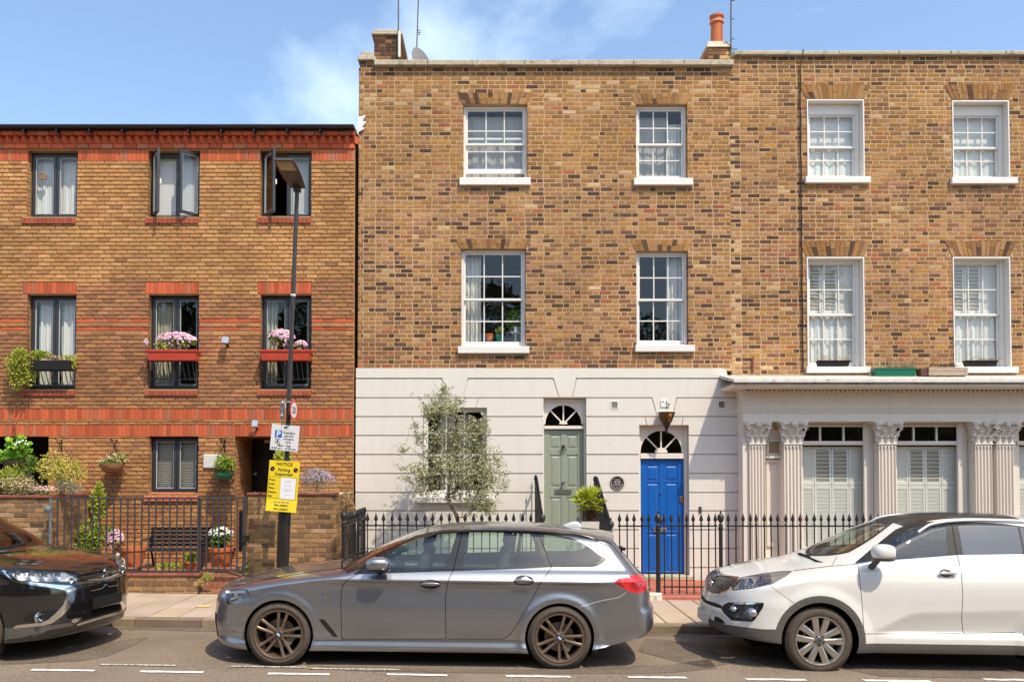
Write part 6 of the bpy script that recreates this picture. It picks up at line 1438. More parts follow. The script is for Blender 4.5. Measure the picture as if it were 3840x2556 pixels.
for lb, pl in (('front_glass', k5((395, 548), (435, 430), (470, 380), (600, 292), (700, 266), (800, 256), (902, 251), (916, 516), (700, 531), (480, 545))), ('rear_glass', k5((1004, 250), (1150, 252), (1300, 259), (1500, 276), (1548, 496), (1300, 503), (1050, 511))), ('rear_glass', k5((1520, 282), (1700, 310), (1880, 360), (1960, 430), (1960, 490), (1566, 497)))): ki.cut_px(pl, lb, on=('frame',))
ki.line_px(k5((150, 583), (360, 560), (560, 549), (1000, 515), (1555, 505)), 1.6, 'belt_strip', on=('frame', 'body'))
# front: lamps, grille, bumper openings, plate
ki.cut_px(k4((402, 800), (440, 745), (505, 697), (700, 661), (830, 645), (938, 640), (890, 682), (770, 752), (600, 790), (440, 806)), 'headlight')
ki.cut_px(k4((238, 628), (300, 652), (400, 678), (508, 694), (460, 742), (385, 822), (320, 845), (262, 845), (204, 800), (186, 745), (200, 680)), 'grille_rim')
ki.cut_px(k4((243, 640), (300, 664), (400, 690), (486, 703), (440, 755), (376, 810), (318, 832), (266, 830), (212, 792), (196, 745), (210, 688)), 'grille', on=('grille_rim',))
ki.cut_px(k4((140, 850), (200, 878), (345, 925), (360, 960), (285, 940), (140, 880)), 'black_band')
ki.cut_px(k4((360, 925), (400, 903), (702, 906), (690, 950), (612, 1066), (520, 1062), (430, 1055), (362, 990), (340, 955)), 'fog_recess')
ki.cut_px(k4((436, 906), (697, 907), (692, 921), (436, 919)), 'fog_chrome', on=('fog_recess',))
ki.cut_px(k4((285, 1015), (345, 1040), (385, 1086), (285, 1062)), 'black_band')
P_clad = k4((140, 985), (200, 1020), (300, 1062), (380, 1088), (560, 1112), (700, 1128), (800, 1128), (905, 1330), (600, 1330), (140, 1250))
ki.cut_px(P_clad, 'cladding')
for cx in (KF, KR): ki.cut_fn(lambda P, XT, Q: np.where(P[:, 1] > .5, np.hypot(P[:, 0] - cx, P[:, 2] - KWR) - .482, 9), 'cladding', on=('body',))
ki.cut_fn(lambda P, XT, Q: np.maximum(P[:, 2] - .335, np.where((P[:, 1] > .5) & (P[:, 0] > .9), -1, 1)), 'cladding')
kfd = k5((140, 584), (172, 585), (190, 740), (205, 900), (215, 1050), (222, 1166), (640, 1165), (1048, 1161), (1035, 1040), (1046, 850), (1030, 640), (1000, 520), (985, 450), (950, 228), (720, 228), (600, 244), (480, 297), (330, 417), (240, 492))
krd = k5((1000, 520), (1030, 640), (1046, 850), (1035, 1040), (1048, 1161), (1490, 1155), (1530, 1130), (1570, 1070), (1700, 900), (1760, 700), (1700, 500), (1660, 300), (1400, 248), (1200, 235), (950, 228), (985, 450))
ki.line_px(k5((172, 585), (190, 740), (205, 900), (215, 1050), (222, 1166), (640, 1165), (1048, 1161)), 1.15); ki.line_px(k5((950, 230), (985, 450), (1000, 520), (1030, 640), (1046, 850), (1035, 1040), (1048, 1161), (1490, 1155)), 1.2, on=('body', 'frame', 'belt_strip'))
ki.line_px(k4((935, 641), (1100, 620), (1260, 602), (1480, 585)), 1.1); ki.line_px(k4((1260, 602), (1310, 520)), .9); ki.line_px(k4((752, 768), (860, 845), (962, 921)), .8, on=('body', 'cladding')); ki.line_px(k4((245, 632), (400, 682), (505, 696), (700, 662), (935, 641)), .9)
ki.cut_px(kfd, 'front_door'); ki.cut_px(krd, 'rear_door')
M_ki = mat('white car paint', (.70, .675, .635), .32, coat=.8, spec=.5, nscale=4, namt=.02)
ki.build({'body': ('body', M_ki, 'both', None), 'front_door': ('door', M_ki, 'each', None), 'rear_door': ('door', M_ki, 'each', None), 'frame': ('window_frame', mat('satin black trim', (.025, .023, .022), .5, spec=.3), 'both', None), 'belt_strip': ('belt_strip', M_chrome, 'both', None), 'front_glass': ('window', M_cglass, 'each', None), 'rear_glass': ('window', M_priv, 'each', None), 'windscreen': ('windscreen', M_wscreen, 'both', None), 'roof_glass': ('roof_glass', M_trim, 'both', None), 'back_glass': ('rear_window', M_priv, 'both', None),
 'shut_line': ('panel_gap', M_gap, 'both', None), 'headlight': ('headlight', M_lens, 'each', None), 'grille_rim': ('grille_rim', M_chrome, 'both', None), 'grille': ('grille', M_trim, 'both', None), 'black_band': ('bumper_slot', M_dark, 'both', None), 'fog_recess': ('fog_lamp_recess', M_trim, 'each', None), 'fog_chrome': ('chrome_strip', M_chrome, 'each', None), 'cladding': ('cladding', M_plast, 'both', None)})
M_krim = mat('machined alloy', (.50, .46, .42), .3, metal=.85)
def kbadge(car, par, x, y, z, s_):
 b = MB(); b.lathe([(.030, s_ * -.012), (.030, s_ * -.004), (0, s_ * -.003)], (x, y, z), 20, axis='y', sy=1); b.build('hub_badge', M_dark, par)
 q = MB(); q.lathe([(.021, s_ * -.0025), (.023, s_ * -.002), (.025, s_ * -.0025)], (x, y, z), 20, axis='y', sy=.6, caps=False); q.build('badge_ring', M_chrome, par)
for cx, rot in ((KF, 86), (KR, 40)): wheel(ki, cx, KWR, .256, .92, [rot + 72 * k for k in range(5)], 'wide', M_krim, M_dark, badge=kbadge, rot=rot + 36)
for cx in (KF, KR): wheel_well(ki, cx, KWR, .415, .88, .55)
b = MB(); b.box(.3, 4.2, -.6, .6, .22, .34); b.box(1.35, 3.1, -.82, .82, .24, .33); b.box(KF - .36, KF + .36, -.53, .53, .3, .9); b.build('underbody', M_under, ki.root)
interior(ki, 1.62, 1.85, 2.75, .42, .76, 1.14, -.36 * 1)
# grille bars and studs, oval badge
def on_front(car, px, py):
 """local point of the front sheet under a pixel (nearest projected grid point)"""
 if not hasattr(car, 'pp'):
  P, Wd, face = car.arrays(); n = car.nu * car.nv; car.pp = pix(Wd[:n]); car.pp[face[:n] < .01] = 1e6; car.Pg = P[:n]; car.Wp = Wd[:n]
 i = np.argsort(((car.pp - np.array([px, py])) ** 2).sum(1))[:4]; w = 1 / (1e-3 + ((car.pp[i] - np.array([px, py])) ** 2).sum(1)); q = (car.Pg[i] * w[:, None]).sum(0) / w.sum(); return q
def strip_on(car, pts, rad, name, m, out=.004, n=5):
 for sg in (1, -1):
  b = MB(); v = []
  for px_, py_ in pts: q = on_front(car, px_, py_); v.append((q[0] - out, sg * (q[1] + .002) * 1, q[2] + .001))
  b.path(v, rad, n); b.build(name, m, car.root, smooth=50)
for k in range(6):
 t = k / 6; strip_on(ki, k4((240 - 40 * t, 652 + 130 * t), (300 - 40 * t, 672 + 125 * t), (400 - 20 * t, 700 + 112 * t), (470 - 75 * t, 715 + 90 * t)), .0035, 'grille_bar', mat('dark grille bar', (.10, .10, .10), .25, metal=.6))
strip_on(ki, k4((256, 650), (320, 664), (400, 685), (500, 696)), .010, 'grille_trim', M_chrome, .008)
for sg in (1, -1):
 b = MB()
 for r_ in range(6):
  for c_ in range(9):
   px_, py_ = 285 + c_ * 21 - r_ * 4 + (10 if r_ % 2 else 0), 700 + c_ * 4.5 + r_ * 19
   if px_ > 470 - r_ * 17: continue
   q = on_front(ki, *k4((px_, py_))[0]); b.lathe([(.0, -.008), (.006, -.003), (.007, .004)], (q[0], sg * q[1], q[2]), 5, axis='x')
 b.build('grille_stud', mat('silver grille stud', (.5, .5, .5), .2, metal=1), ki.root)
q = on_front(ki, *k4((268, 742))[0]); bx, bz = q[0], q[2]
b = MB(); b.lathe([(.064, 0), (.064, -.012), (.055, -.014), (.052, -.010)], (bx - .004, 0, bz), 28, axis='x', sy=1);
for i, v in enumerate(b.v): b.v[i] = (v[0], v[1], bz + (v[2] - bz) * .58)
bo = b.build('oval_badge', M_chrome, ki.root, smooth=40)
b = MB(); b.lathe([(.052, -.009), (0, -.009)], (bx - .004, 0, bz), 24, axis='x')
for i, v in enumerate(b.v): b.v[i] = (v[0], v[1], bz + (v[2] - bz) * .58)
b.build('badge_field', M_dark, bo)
# letters K I A of the badge, facing forward
lt = MB(); S_ = .011
def stroke(b, a, c, x, r=.0028): b.path([(x, -a[0], bz + a[1]), (x, -c[0], bz + c[1])], r, 4)
for o_, segs in ((-.028, (((0, -1), (0, 1)), ((0, 0), (.9, 1)), ((0, 0), (.9, -1)))), (-.004, (((.3, -1), (.3, 1)),)), (.014, (((0, -1), (.5, 1)), ((.5, 1), (1, -1))))):
 for a, c in segs: stroke(lt, (o_ + a[0] * .014, a[1] * S_), (o_ + c[0] * .014, c[1] * S_), bx - .014)
lt.build('badge_letter', M_chrome, bo)
# white number plate
b = MB(); zq = [on_front(ki, *k4(p)[0]) for p in ((200, 925), (200, 990))]; zt, zb_ = zq[0][2] + .02, zq[1][2] - .02
vs = []; nn = 8
for i in range(nn + 1):
 y = -.26 + .52 * i / nn; dx = .10 * (abs(y) / .55) ** 2
 vs += [(-.145 + dx, y, .40), (-.140 + dx, y, .515)]
b.add(vs, [(2 * i, 2 * i + 1, 2 * i + 3, 2 * i + 2) for i in range(nn)]); b.add([(x + .012, y, z) for x, y, z in vs], [(2 * i, 2 * i + 2, 2 * i + 3, 2 * i + 1) for i in range(nn)]); b.build('number_plate', mat('blank white plate', (.72, .70, .68), .5), ki.root)
# headlamp innards and fog lamps
for sg in (1, -1):
 hb = MB(); vs = [tuple(on_front(ki, *p)) for p in k4((412, 796), (510, 702), (700, 668), (920, 645), (770, 745), (600, 784))]; hb.add([(x + .04, sg * (y - .03), z) for x, y, z in vs], [tuple(range(6))]); hb.build('headlight_housing', mat('pale lamp housing', (.45, .44, .44), .35, metal=.5), ki.root)
 hb = MB(); vs = [tuple(on_front(ki, *p)) for p in k4((500, 712), (690, 675), (735, 668), (745, 735), (560, 780), (470, 790))]; hb.add([(x + .03, sg * (y - .022), z) for x, y, z in vs], [tuple(range(6))]); hb.build('headlight_mask', mat('navy lamp mask', (.03, .045, .10), .2), ki.root)
 for c_, r_ in (((565, 745), .052), ((655, 725), .040)): q = on_front(ki, *k4(c_)[0]); hl = MB(); hl.lathe([(r_, -.005), (r_ * .9, .01), (r_ * .3, .03), (0, .03)], (q[0] + .045, sg * (q[1] - .06), q[2]), 18, axis='x', caps=False); hl.build('headlight_bulb', mat('blue tinted projector', (.16, .22, .42), .08, metal=1), ki.root, smooth=40)
 for c_ in ((452, 797), (480, 794), (510, 790), (540, 786), (570, 782), (600, 777), (635, 768)): q = on_front(ki, *k4(c_)[0]); hl = MB(); ellipsoid(hl, (q[0] + .004, sg * (q[1] - .004), q[2]), .009, .010, .008, n=8, m=5); hl.build('lamp_diode', M_reflec, ki.root, smooth=60)
 for c_, r_ in (((450, 958), .06), ((600, 985), .085)): q = on_front(ki, *k4(c_)[0]); hl = MB(); ellipsoid(hl, (q[0] - .002, sg * (q[1] - .004), q[2]), r_ * .7, r_, r_ * .62, n=12, m=8); hl.build('fog_lamp', M_reflec, ki.root, smooth=60)
 fc = MB(); vs = [tuple(on_front(ki, *p)) for p in k4((392, 968), (430, 940), (655, 938), (640, 1000), (590, 1048), (530, 985))]; fc.add([(x - .004, sg * (y + .003), z) for x, y, z in vs], [tuple(range(6)) if sg > 0 else (5, 4, 3, 2, 1, 0)]); fc.build('fog_lamp_lens', M_lens, ki.root)
x, y, z = ki.from_px(*k5((905, 660))[0]); ya = abs(y)
for sg in (-1, 1):
 c = MB(); pts = [(x + .105 * math.cos(t), z + .036 * math.sin(t)) for t in [2 * math.pi * i / 24 for i in range(24)]]; pts = [(x + (.035 if abs(u - x) < .06 else .0) * 0 + (u - x) * .62, z + (v - z) * 1.15) for u, v in pts]; vs = [(a, sg * (ki.surf(a, b_) + .003), b_) for a, b_ in pts]; c.add(vs, [tuple(range(24)) if sg < 0 else tuple(range(23, -1, -1))]); cu = c.build('door_handle', M_plast, ki.root)
 g = MB(); ellipsoid(g, (x + .01, sg * (ya + .026), z), .10, .016, .014, n=16, m=8, e=.7); g.build('handle_grip', M_chrome, cu, smooth=50)
mx_, my_, mz_ = ki.from_px(*k5((382, 470))[0], y0=1.02)
mirror(ki, (mx_, 1.03, mz_ - .02), (.12, .10, .085), M_ki, M_plast, (mx_ - .06, 1.12), .84, sides=(-1,))
for sg in (-1, 1):
 pts = []
 for xx in np.linspace(2.02, 3.9, 26):
  i = np.argmin(np.abs(ki.xt - xx)); j = np.argmin(np.abs(ki.grid[i, :ki.ntop, 1] / ki.grid[i, ki.ntop - 1, 1] - .93)); q_ = ki.grid[i, j]; e = min(1, (xx - 2.02) / .15, (3.9 - xx) / .15); pts.append((q_[0], sg * q_[1], q_[2] + .03 * e))
 b = MB(); b.path(pts, .016, 8); b.build('roof_rail', mat('satin silver rail', (.66, .64, .61), .4, metal=.3), ki.root, smooth=50)
b = MB(); b.path([(1.16, -.66, 1.11), (1.06, -.4, 1.145), (1.08, .2, 1.17)], .012, 5); b.path([(1.10, -.1, 1.16), (1.07, .1, 1.17), (1.15, .62, 1.13)], .012, 5); b.build('wiper', M_dark, ki.root)
ax_, ay_, az_ = ki.from_px(3780, 1935, y0=0.0); b = MB(); b.path([(3.75, .0, 1.58), (3.75 + .16, .0, 1.58 + .19)], [.008, .005], 5); b.build('roof_aerial', M_black, ki.root)
# things on the dashboard: a parking paper and a soft toy shape
pp_ = MB(); pp_.add([(1.62, -.12, 1.16), (1.80, -.18, 1.20), (1.84, .02, 1.22), (1.66, .08, 1.18)], [(0, 1, 2, 3)]); pp_.build('parking_paper', mat('white paper', (.75, .75, .7), .9), ki.root)
st = MB(); ellipsoid(st, (1.55, .18, 1.17), .09, .12, .06); ellipsoid(st, (1.50, .05, 1.20), .05, .05, .07); st.build('soft_toy', mat('brown plush', (.12, .07, .04), .95), ki.root, smooth=60)
# ---------------------------------------------------------------- black crossover at the left edge
def o3(*p): return [(x / 2.613, 1850 + y / 2.613) for x, y in p]
OX, OY = -4.40, 9.75
ou = Car('crossover_car', 'glossy black crossover car with chrome trimmed nose, cut by the left edge', (OX, OY, zg(OX) + .0), R(180 - 10), -ROLL, 1)
prof = [(.16, .22, .52, .02, 2.2), (.06, .25, .52, .02, 2.2), (.02, .32, .51, .02, 2.2), (.0, .45, .48, .02, 2.2), (.0, .56, .46, .02, 2.2), (.01, .68, .44, .02, 2.2), (.02, .78, .42, .03, 2.2), (.05, .86, .39, .04, 2.2), (.10, .915, .35, .05, 2.2), (.18, .955, .30, .06, 2.3),
  (.4, 1.01, .22, .07, 2.4), (.7, 1.055, .14, .075, 2.5), (1.0, 1.085, .12, .08, 2.5), (1.18, 1.10, .16, .07, 2.5), (1.5, 1.29, .18, .09, 2.3), (1.8, 1.45, .14, .11, 2.2), (2.1, 1.57, .07, .12, 2.2), (2.4, 1.64, .02, .12, 2.3), (2.9, 1.67, 0, .12, 2.3), (3.6, 1.64, 0, .12, 2.3), (4.2, 1.56, -.05, .12, 2.3), (4.45, 1.25, -.18, .08, 2.3), (4.6, .95, -.25, .04, 2.2), (4.68, .6, -.3, .02, 2.2), (4.62, .35, -.3, .02, 2.2)]
ozk = [.18, .24, .32, .44, .6, .75, .88, .97, 1.04, 1.09, 1.12, 1.18, 1.35, 1.55, 1.66]; owk = [.84, .875, .885, .888, .892, .897, .90, .893, .872, .845, .825, .80, .73, .63, .57]
OF, ORr, OWR = .94, 3.61, .345
def W_ou(x, z):
 w = pchip(ozk, owk, z)
 for cx in (OF, ORr): rr = np.hypot(x - cx, z - OWR); w = w + .02 * (1 - smooth01((rr - .42) / .14)) * (z < .95)
 return w * (1 - .05 * np.clip((.95 - x) / .95, 0, 1) ** 2 - .08 * np.clip((x - 3.8) / .85, 0, 1) ** 2)
ou.loft(prof, W_ou, lambda x: np.where(x < OF, .21, .22), np.concatenate([np.arange(.18, 1.2, .025), np.arange(1.2, 1.68, .04)]))
for cx in (OF, ORr): ou.cut_fn(lambda P, XT, Q: np.where(P[:, 1] > .5, np.hypot(P[:, 0] - cx, P[:, 2] - OWR) - .39, 9), 'hole')
ou.cut_fn(lambda P, XT, Q: np.maximum.reduce([1.24 - XT, XT - 2.05, Q - .87]), 'windscreen'); ou.cut_fn(lambda P, XT, Q: np.maximum.reduce([1.18 - XT, XT - 2.08, Q - .92]), 'frame')
ou.cut_fn(lambda P, XT, Q: np.maximum.reduce([1.12 - P[:, 2], P[:, 2] - 1.5, 1.7 - P[:, 0], P[:, 0] - 4.0, np.where(P[:, 1] > .5, -1, 1)]), 'side_glass')
ou.cut_px(o3((45, 765), (120, 757), (290, 754), (640, 752), (760, 800), (838, 850), (700, 876), (400, 872), (190, 852), (125, 838)), 'headlight')
ou.cut_px(o3((14, 748), (42, 742), (155, 842), (330, 868), (560, 890), (700, 898), (745, 918), (753, 960), (735, 1020), (692, 1110), (602, 1202), (512, 1268), (430, 1292), (120, 1320), (160, 1288), (400, 1262), (468, 1238), (560, 1155), (622, 1085), (655, 1000), (640, 947), (560, 927), (340, 898), (178, 875), (110, 850)), 'chrome')
ou.cut_px(o3((240, 1200), (350, 1150), (600, 1128), (560, 1156), (468, 1236), (400, 1260), (300, 1268), (220, 1240)), 'fog_recess')
ou.cut_px(o3((884, 905), (1000, 872), (1150, 838), (1320, 830), (1330, 1030), (1172, 1062), (1000, 1090), (888, 1115)), 'grille')
ou.cut_px(o3((838, 1165), (1000, 1110), (1200, 1062), (1330, 1040), (1330, 1110), (1218, 1130), (1000, 1190), (795, 1240)), 'intake')
ou.cut_px(o3((690, 1252), (822, 1132), (845, 1155), (745, 1272)), 'chrome'); ou.cut_px(o3((740, 1280), (1000, 1200), (1212, 1130), (1340, 1100), (1340, 1125), (1215, 1150), (1000, 1222), (752, 1296)), 'chrome')
ou.cut_px(o3((-60, 1310), (120, 1318), (430, 1296), (700, 1262), (740, 1290), (500, 1330), (200, 1410), (40, 1430), (-60, 1440)), 'skid')
ou.line_px(o3((0, 738), (300, 752), (640, 750), (780, 800)), .8); ou.line_px(o3((640, 745), (780, 795), (1000, 790), (1120, 760), (1200, 700)), 1.0)
ou.line_px(o3((15, 1140), (35, 1320)), .7)
M_ou = mat('black car paint', (.009, .008, .009), .12, coat=1.0, spec=.6)
ou.build({'body': ('body', M_ou, 'both', None), 'windscreen': ('windscreen', M_wscreen, 'both', None), 'frame': ('window_frame', M_trim, 'both', None), 'side_glass': ('window', M_priv, 'each', None), 'headlight': ('headlight', M_lens, 'each', None), 'chrome': ('chrome_trim', M_chrome, 'each', None), 'fog_recess': ('fog_lamp_recess', M_dark, 'each', None), 'grille': ('grille', M_under, 'both', None), 'intake': ('air_intake', M_under, 'both', None), 'skid': ('bumper_skirt', mat('dark grey skirt', (.13, .12, .11), .35, metal=.4), 'both', None), 'shut_line': ('panel_gap', M_gap, 'both', None)})
for cx, rot in ((OF, 86), (ORr, 40)): wheel(ou, cx, OWR, .25, .895, [rot + 72 * k for k in range(5)], 'wide', M_krim, M_dark, rot=rot + 36)
for cx in (OF, ORr): wheel_well(ou, cx, OWR, .40, .86, .52)
b = MB(); b.box(.35, 4.3, -.6, .6, .22, .34); b.box(OF - .36, OF + .36, -.53, .53, .3, .85); b.box(1.4, 3.2, -.8, .8, .24, .32); b.build('underbody', M_under, ou.root)
interior(ou, 1.62, 1.9, 2.8, .42, .74, 1.12, .36)
def dia(b, c, a, r, x, th=.012):
 """one pointed lozenge of the three part badge"""
 m = Matrix.Rotation(R(a), 4, 'X'); pts = [(0, 0, 0), (0, r * .29, r * .5), (0, 0, r), (0, -r * .29, r * .5)]; f = [m @ Vector(p) for p in pts]
 vs = [(x, c[1] + v.y, c[2] + v.z) for v in f] + [(x + th, c[1] + v.y, c[2] + v.z) for v in f] + [(x - .005, c[1] + (m @ Vector((0, 0, r * .5))).y, c[2] + (m @ Vector((0, 0, r * .5))).z)]
 b.add(vs, [(0, 1, 8), (1, 2, 8), (2, 3, 8), (3, 0, 8)] + [(i, i + 4, (i + 1) % 4 + 4, (i + 1) % 4) for i in range(4)])
q = on_front(ou, *o3((1000, 790))[0]); zc = q[2]
for a in (0, 120, 240): b = MB(); dia(b, (0, 0, zc), a, .062, q[0] - .03); b.build('lozenge_badge', M_chrome, ou.root)
for pts, m, r_ in ((((775, 795), (900, 770), (1010, 738), (1120, 690)), M_trim, .009), (((840, 850), (940, 835), (1080, 815), (1200, 790)), M_chrome, .008), (((760, 840), (900, 825), (1050, 790), (1180, 745)), M_trim, .009), (((720, 880), (880, 868), (1040, 838), (1195, 805)), mat('dull chrome', (.4, .38, .35), .3, metal=1), .007), (((880, 955), (1000, 925), (1180, 880)), M_chrome, .004)): strip_on(ou, o3(*pts), r_, 'grille_bar', m, .012, 6)
for sg in (1, -1):
 hb = MB(); vs = [tuple(on_front(ou, *p)) for p in o3((70, 770), (290, 760), (630, 760), (740, 800), (815, 845), (700, 868), (400, 864), (190, 845))]; hb.add([(x + .035, sg * (y - .025), z) for x, y, z in vs], [tuple(range(8)), tuple(range(7, -1, -1))]); hb.build('headlight_housing', mat('silver lamp housing', (.50, .48, .46), .35, metal=.6, nscale=30, namt=.5), ou.root)
 for c_, r_ in (((165, 800), .045), ((300, 805), .05), ((430, 812), .05), ((560, 815), .045), ((700, 848), .032)): q = on_front(ou, *o3(c_)[0]); hl = MB(); hl.lathe([(r_, -.004), (r_ * .85, .008), (r_ * .3, .025), (0, .025)], (q[0] + .008, sg * (q[1] - .01), q[2]), 16, axis='x', caps=False); hl.build('headlight_bulb', M_reflec, ou.root, smooth=40)
 for c_ in ((95, 785), (230, 800), (365, 808), (500, 815)): q0 = on_front(ou, *o3((c_[0], c_[1] - 30))[0]); q1 = on_front(ou, *o3((c_[0] + 45, c_[1] + 45))[0]); hl = MB(); hl.path([(q0[0] + .006, sg * (q0[1] - .006), q0[2]), (q1[0] + .006, sg * (q1[1] - .006), q1[2])], .007, 5); hl.build('headlight_divider', M_lampdk, ou.root)
 q = on_front(ou, *o3((382, 1208))[0]); hl = MB(); hl.lathe([(.048, -.012), (.05, -.02), (.058, -.02), (.06, .01)], (q[0] - (.02 if sg > 0 else -.05), sg * (q[1] + (.01 if sg > 0 else -.06)), q[2]), 20, axis='x', caps=False); hl.lathe([(.046, -.006), (.02, .015), (0, .015)], (q[0] - (.02 if sg > 0 else -.05), sg * (q[1] + (.01 if sg > 0 else -.06)), q[2]), 18, axis='x', caps=False); hl.build('fog_lamp', M_chrome, ou.root, smooth=40)
q = [on_front(ou, *p) for p in o3((885, 1000), (925, 950), (1176, 920), (1170, 1052), (888, 1112))]
b = MB(); zc = (q[0][2] + q[3][2]) / 2; b.bbox(-.03, -.018, -.26, .26, zc - .05, zc + .06) if False else b.box(-.032, -.015, -.26, .26, .50, .615); b.build('number_plate', mat('blacked out plate', (.004, .004, .004), .6), ou.root)
mp_ = ou.from_px(-60, 2010, y0=1.0); mirror(ou, (1.75, 1.0, 1.15), (.12, .10, .08), M_ou, M_trim, (1.78, 1.1), .82, sides=(1,))
b = MB(); b.path([(1.22, .64, 1.085), (1.19, .4, 1.12), (1.19, -.2, 1.145)], .012, 5); b.build('wiper', M_dark, ou.root)
# ================================================================== FOLIAGE
def rv(r):
 while True:
  v = Vector((r.uniform(-1, 1), r.uniform(-1, 1), r.uniform(-1, 1)))
  if .02 < v.length < 1: return v
def leaf(b, p, d, l, w, col, r, fold=.25):
 d = d.normalized(); s_ = d.cross(rv(r)).normalized(); n = s_.cross(d)
 m = p + d * l * .45; b.add([tuple(p), tuple(m + s_ * w * .5 + n * w * fold), tuple(p + d * l), tuple(m - s_ * w * .5 + n * w * fold)], [(0, 1, 2), (0, 2, 3)], col)
def leaves(b, c, rad, n, l, w, cols, r, droop=0, shell=.45, outward=.7):
 c = Vector(c)
 for _ in range(n):
  v = rv(r); k = v.length; v = v / k * (shell + (1 - shell) * k) if r.random() < .75 else v
  p = c + Vector((v.x * rad[0], v.y * rad[1], v.z * rad[2])); d = (v * outward + rv(r) * .8 + Vector((0, 0, .35 - droop)))
  leaf(b, p, d, l * r.uniform(.7, 1.25), w * r.uniform(.7, 1.2), vary(pick(cols, r), .18, r), r)
def flowers(b, c, rad, n, s_, cols, r, petals=5, shell=.8):
 c = Vector(c)
 for _ in range(n):
  v = rv(r); v = v / v.length * (shell + (1 - shell) * r.random()); v.y = -abs(v.y) * .9 if r.random() < .7 else v.y; v.z = abs(v.z) if r.random() < .8 else v.z
  p = c + Vector((v.x * rad[0], v.y * rad[1], v.z * rad[2])); nrm = (v + Vector((0, -.6, .3))).normalized(); a = nrm.orthogonal().normalized(); q = nrm.cross(a); col = vary(pick(cols, r), .12, r); ph = r.uniform(0, 6)
  for k in range(petals):
   t = ph + 6.283 * k / petals; u = a * math.cos(t) + q * math.sin(t); t2 = t + .55; t3 = t - .55
   b.add([tuple(p), tuple(p + (a * math.cos(t3) + q * math.sin(t3)) * s_ * .7 + nrm * s_ * .15), tuple(p + u * s_ + nrm * s_ * .1), tuple(p + (a * math.cos(t2) + q * math.sin(t2)) * s_ * .7 + nrm * s_ * .15)], [(0, 1, 2, 3)], col)
G = {'olive': [(.35, (.27, .27, .11)), (.35, (.38, .37, .20)), (.25, (.50, .49, .32)), (.05, (.15, .15, .06))], 'lime': [(.5, (.38, .42, .04)), (.3, (.26, .34, .03)), (.2, (.50, .50, .08))], 'green': [(.5, (.10, .22, .02)), (.3, (.17, .30, .03)), (.2, (.06, .13, .02))],
     'yellow': [(.5, (.52, .44, .06)), (.3, (.36, .36, .06)), (.2, (.60, .54, .18))], 'dark': [(.6, (.035, .075, .012)), (.4, (.06, .11, .02))], 'grey': [(.5, (.26, .29, .20)), (.5, (.36, .38, .28))], 'dry': [(.5, (.45, .30, .13)), (.3, (.55, .40, .20)), (.2, (.30, .18, .08))], 'heath': [(.4, (.30, .30, .05)), (.25, (.42, .30, .16)), (.2, (.20, .24, .04)), (.15, (.50, .36, .28))]}
M_bark = mat('bark', (.20, .13, .075), .95, nscale=20, namt=.35, bump=.7, bscale=40)
M_petal = mat('petals', attr='col', rough=.6, spec=.3)
M_soil = mat('potting soil', (.06, .04, .025), .95)
# ---------------------------------------------------------------- across the street, seen only in panes and paint: plane trees and a terrace
opp_sheet = sheet('pavement', -60, 60, -12, -3.2, .11, M_slab if False else mat('far paving', (.4, .33, .26), .9))
tag(opp_sheet, 'paving on the far side of the street behind the camera', 'pavement')
for i, (x, y, h, w) in enumerate(((-15, -8.5, 11.5, 3.6), (-8.2, -8, 10.5, 3.4), (-1.2, -8.8, 11, 3.3), (5.6, -8.2, 10, 3.2), (12.5, -8.5, 11.5, 3.8), (19, -8.3, 10.5, 3.5))):
 r = random.Random(100 + i); t = thing('plane_tree', 'broad plane tree standing across the street behind the camera', 'tree', (x, y, zg(x) + .1), 'plane trees across the street')
 b = MB(); b.path([(x, y, 0), (x + .1, y, 2.5), (x - .1, y + .1, 4.5), (x, y, h * .75)], [.24, .19, .13, .05], 8)
 for k in range(7): a = r.uniform(0, 6.28); z = r.uniform(2.6, 5); b.path([(x, y, z), (x + w * .45 * math.cos(a), y + w * .45 * math.sin(a), z + 1.3), (x + w * .75 * math.cos(a), y + w * .75 * math.sin(a), z + 2.6)], [.09, .06, .02], 5)
 b.build('trunk', M_bark, t)
 b = MB()
 for k in range(16):
  a = r.uniform(0, 6.28); q = r.uniform(.2, .75) * w; leaves(b, (x + q * math.cos(a), y + q * math.sin(a), r.uniform(3.0, h - 1.2)), (1.5, 1.5, 1.2), 130, .42, .34, G['dark'] + [(.5, (.10, .17, .03))], r)
 b.build('crown', M_leaf, t)
M_opp = mat('opposite brick', (.30, .17, .08), .9, nscale=2, namt=.2)
opp = thing('terrace_house', 'brick terrace on the far side of the street behind the camera', 'house', (0, -16, 0))
b = MB(); b.box(-40, 40, -26, -16, -.3, 7.6); b.build('wall', M_opp, opp)
for k in range(22):
 for z in (1.0, 4.4): b = MB(); x = -31 + k * 2.9; b.bbox(x, x + 1.0, -15.99, -15.9, z, z + 1.9, .01); b.build('window', M_trim, opp)
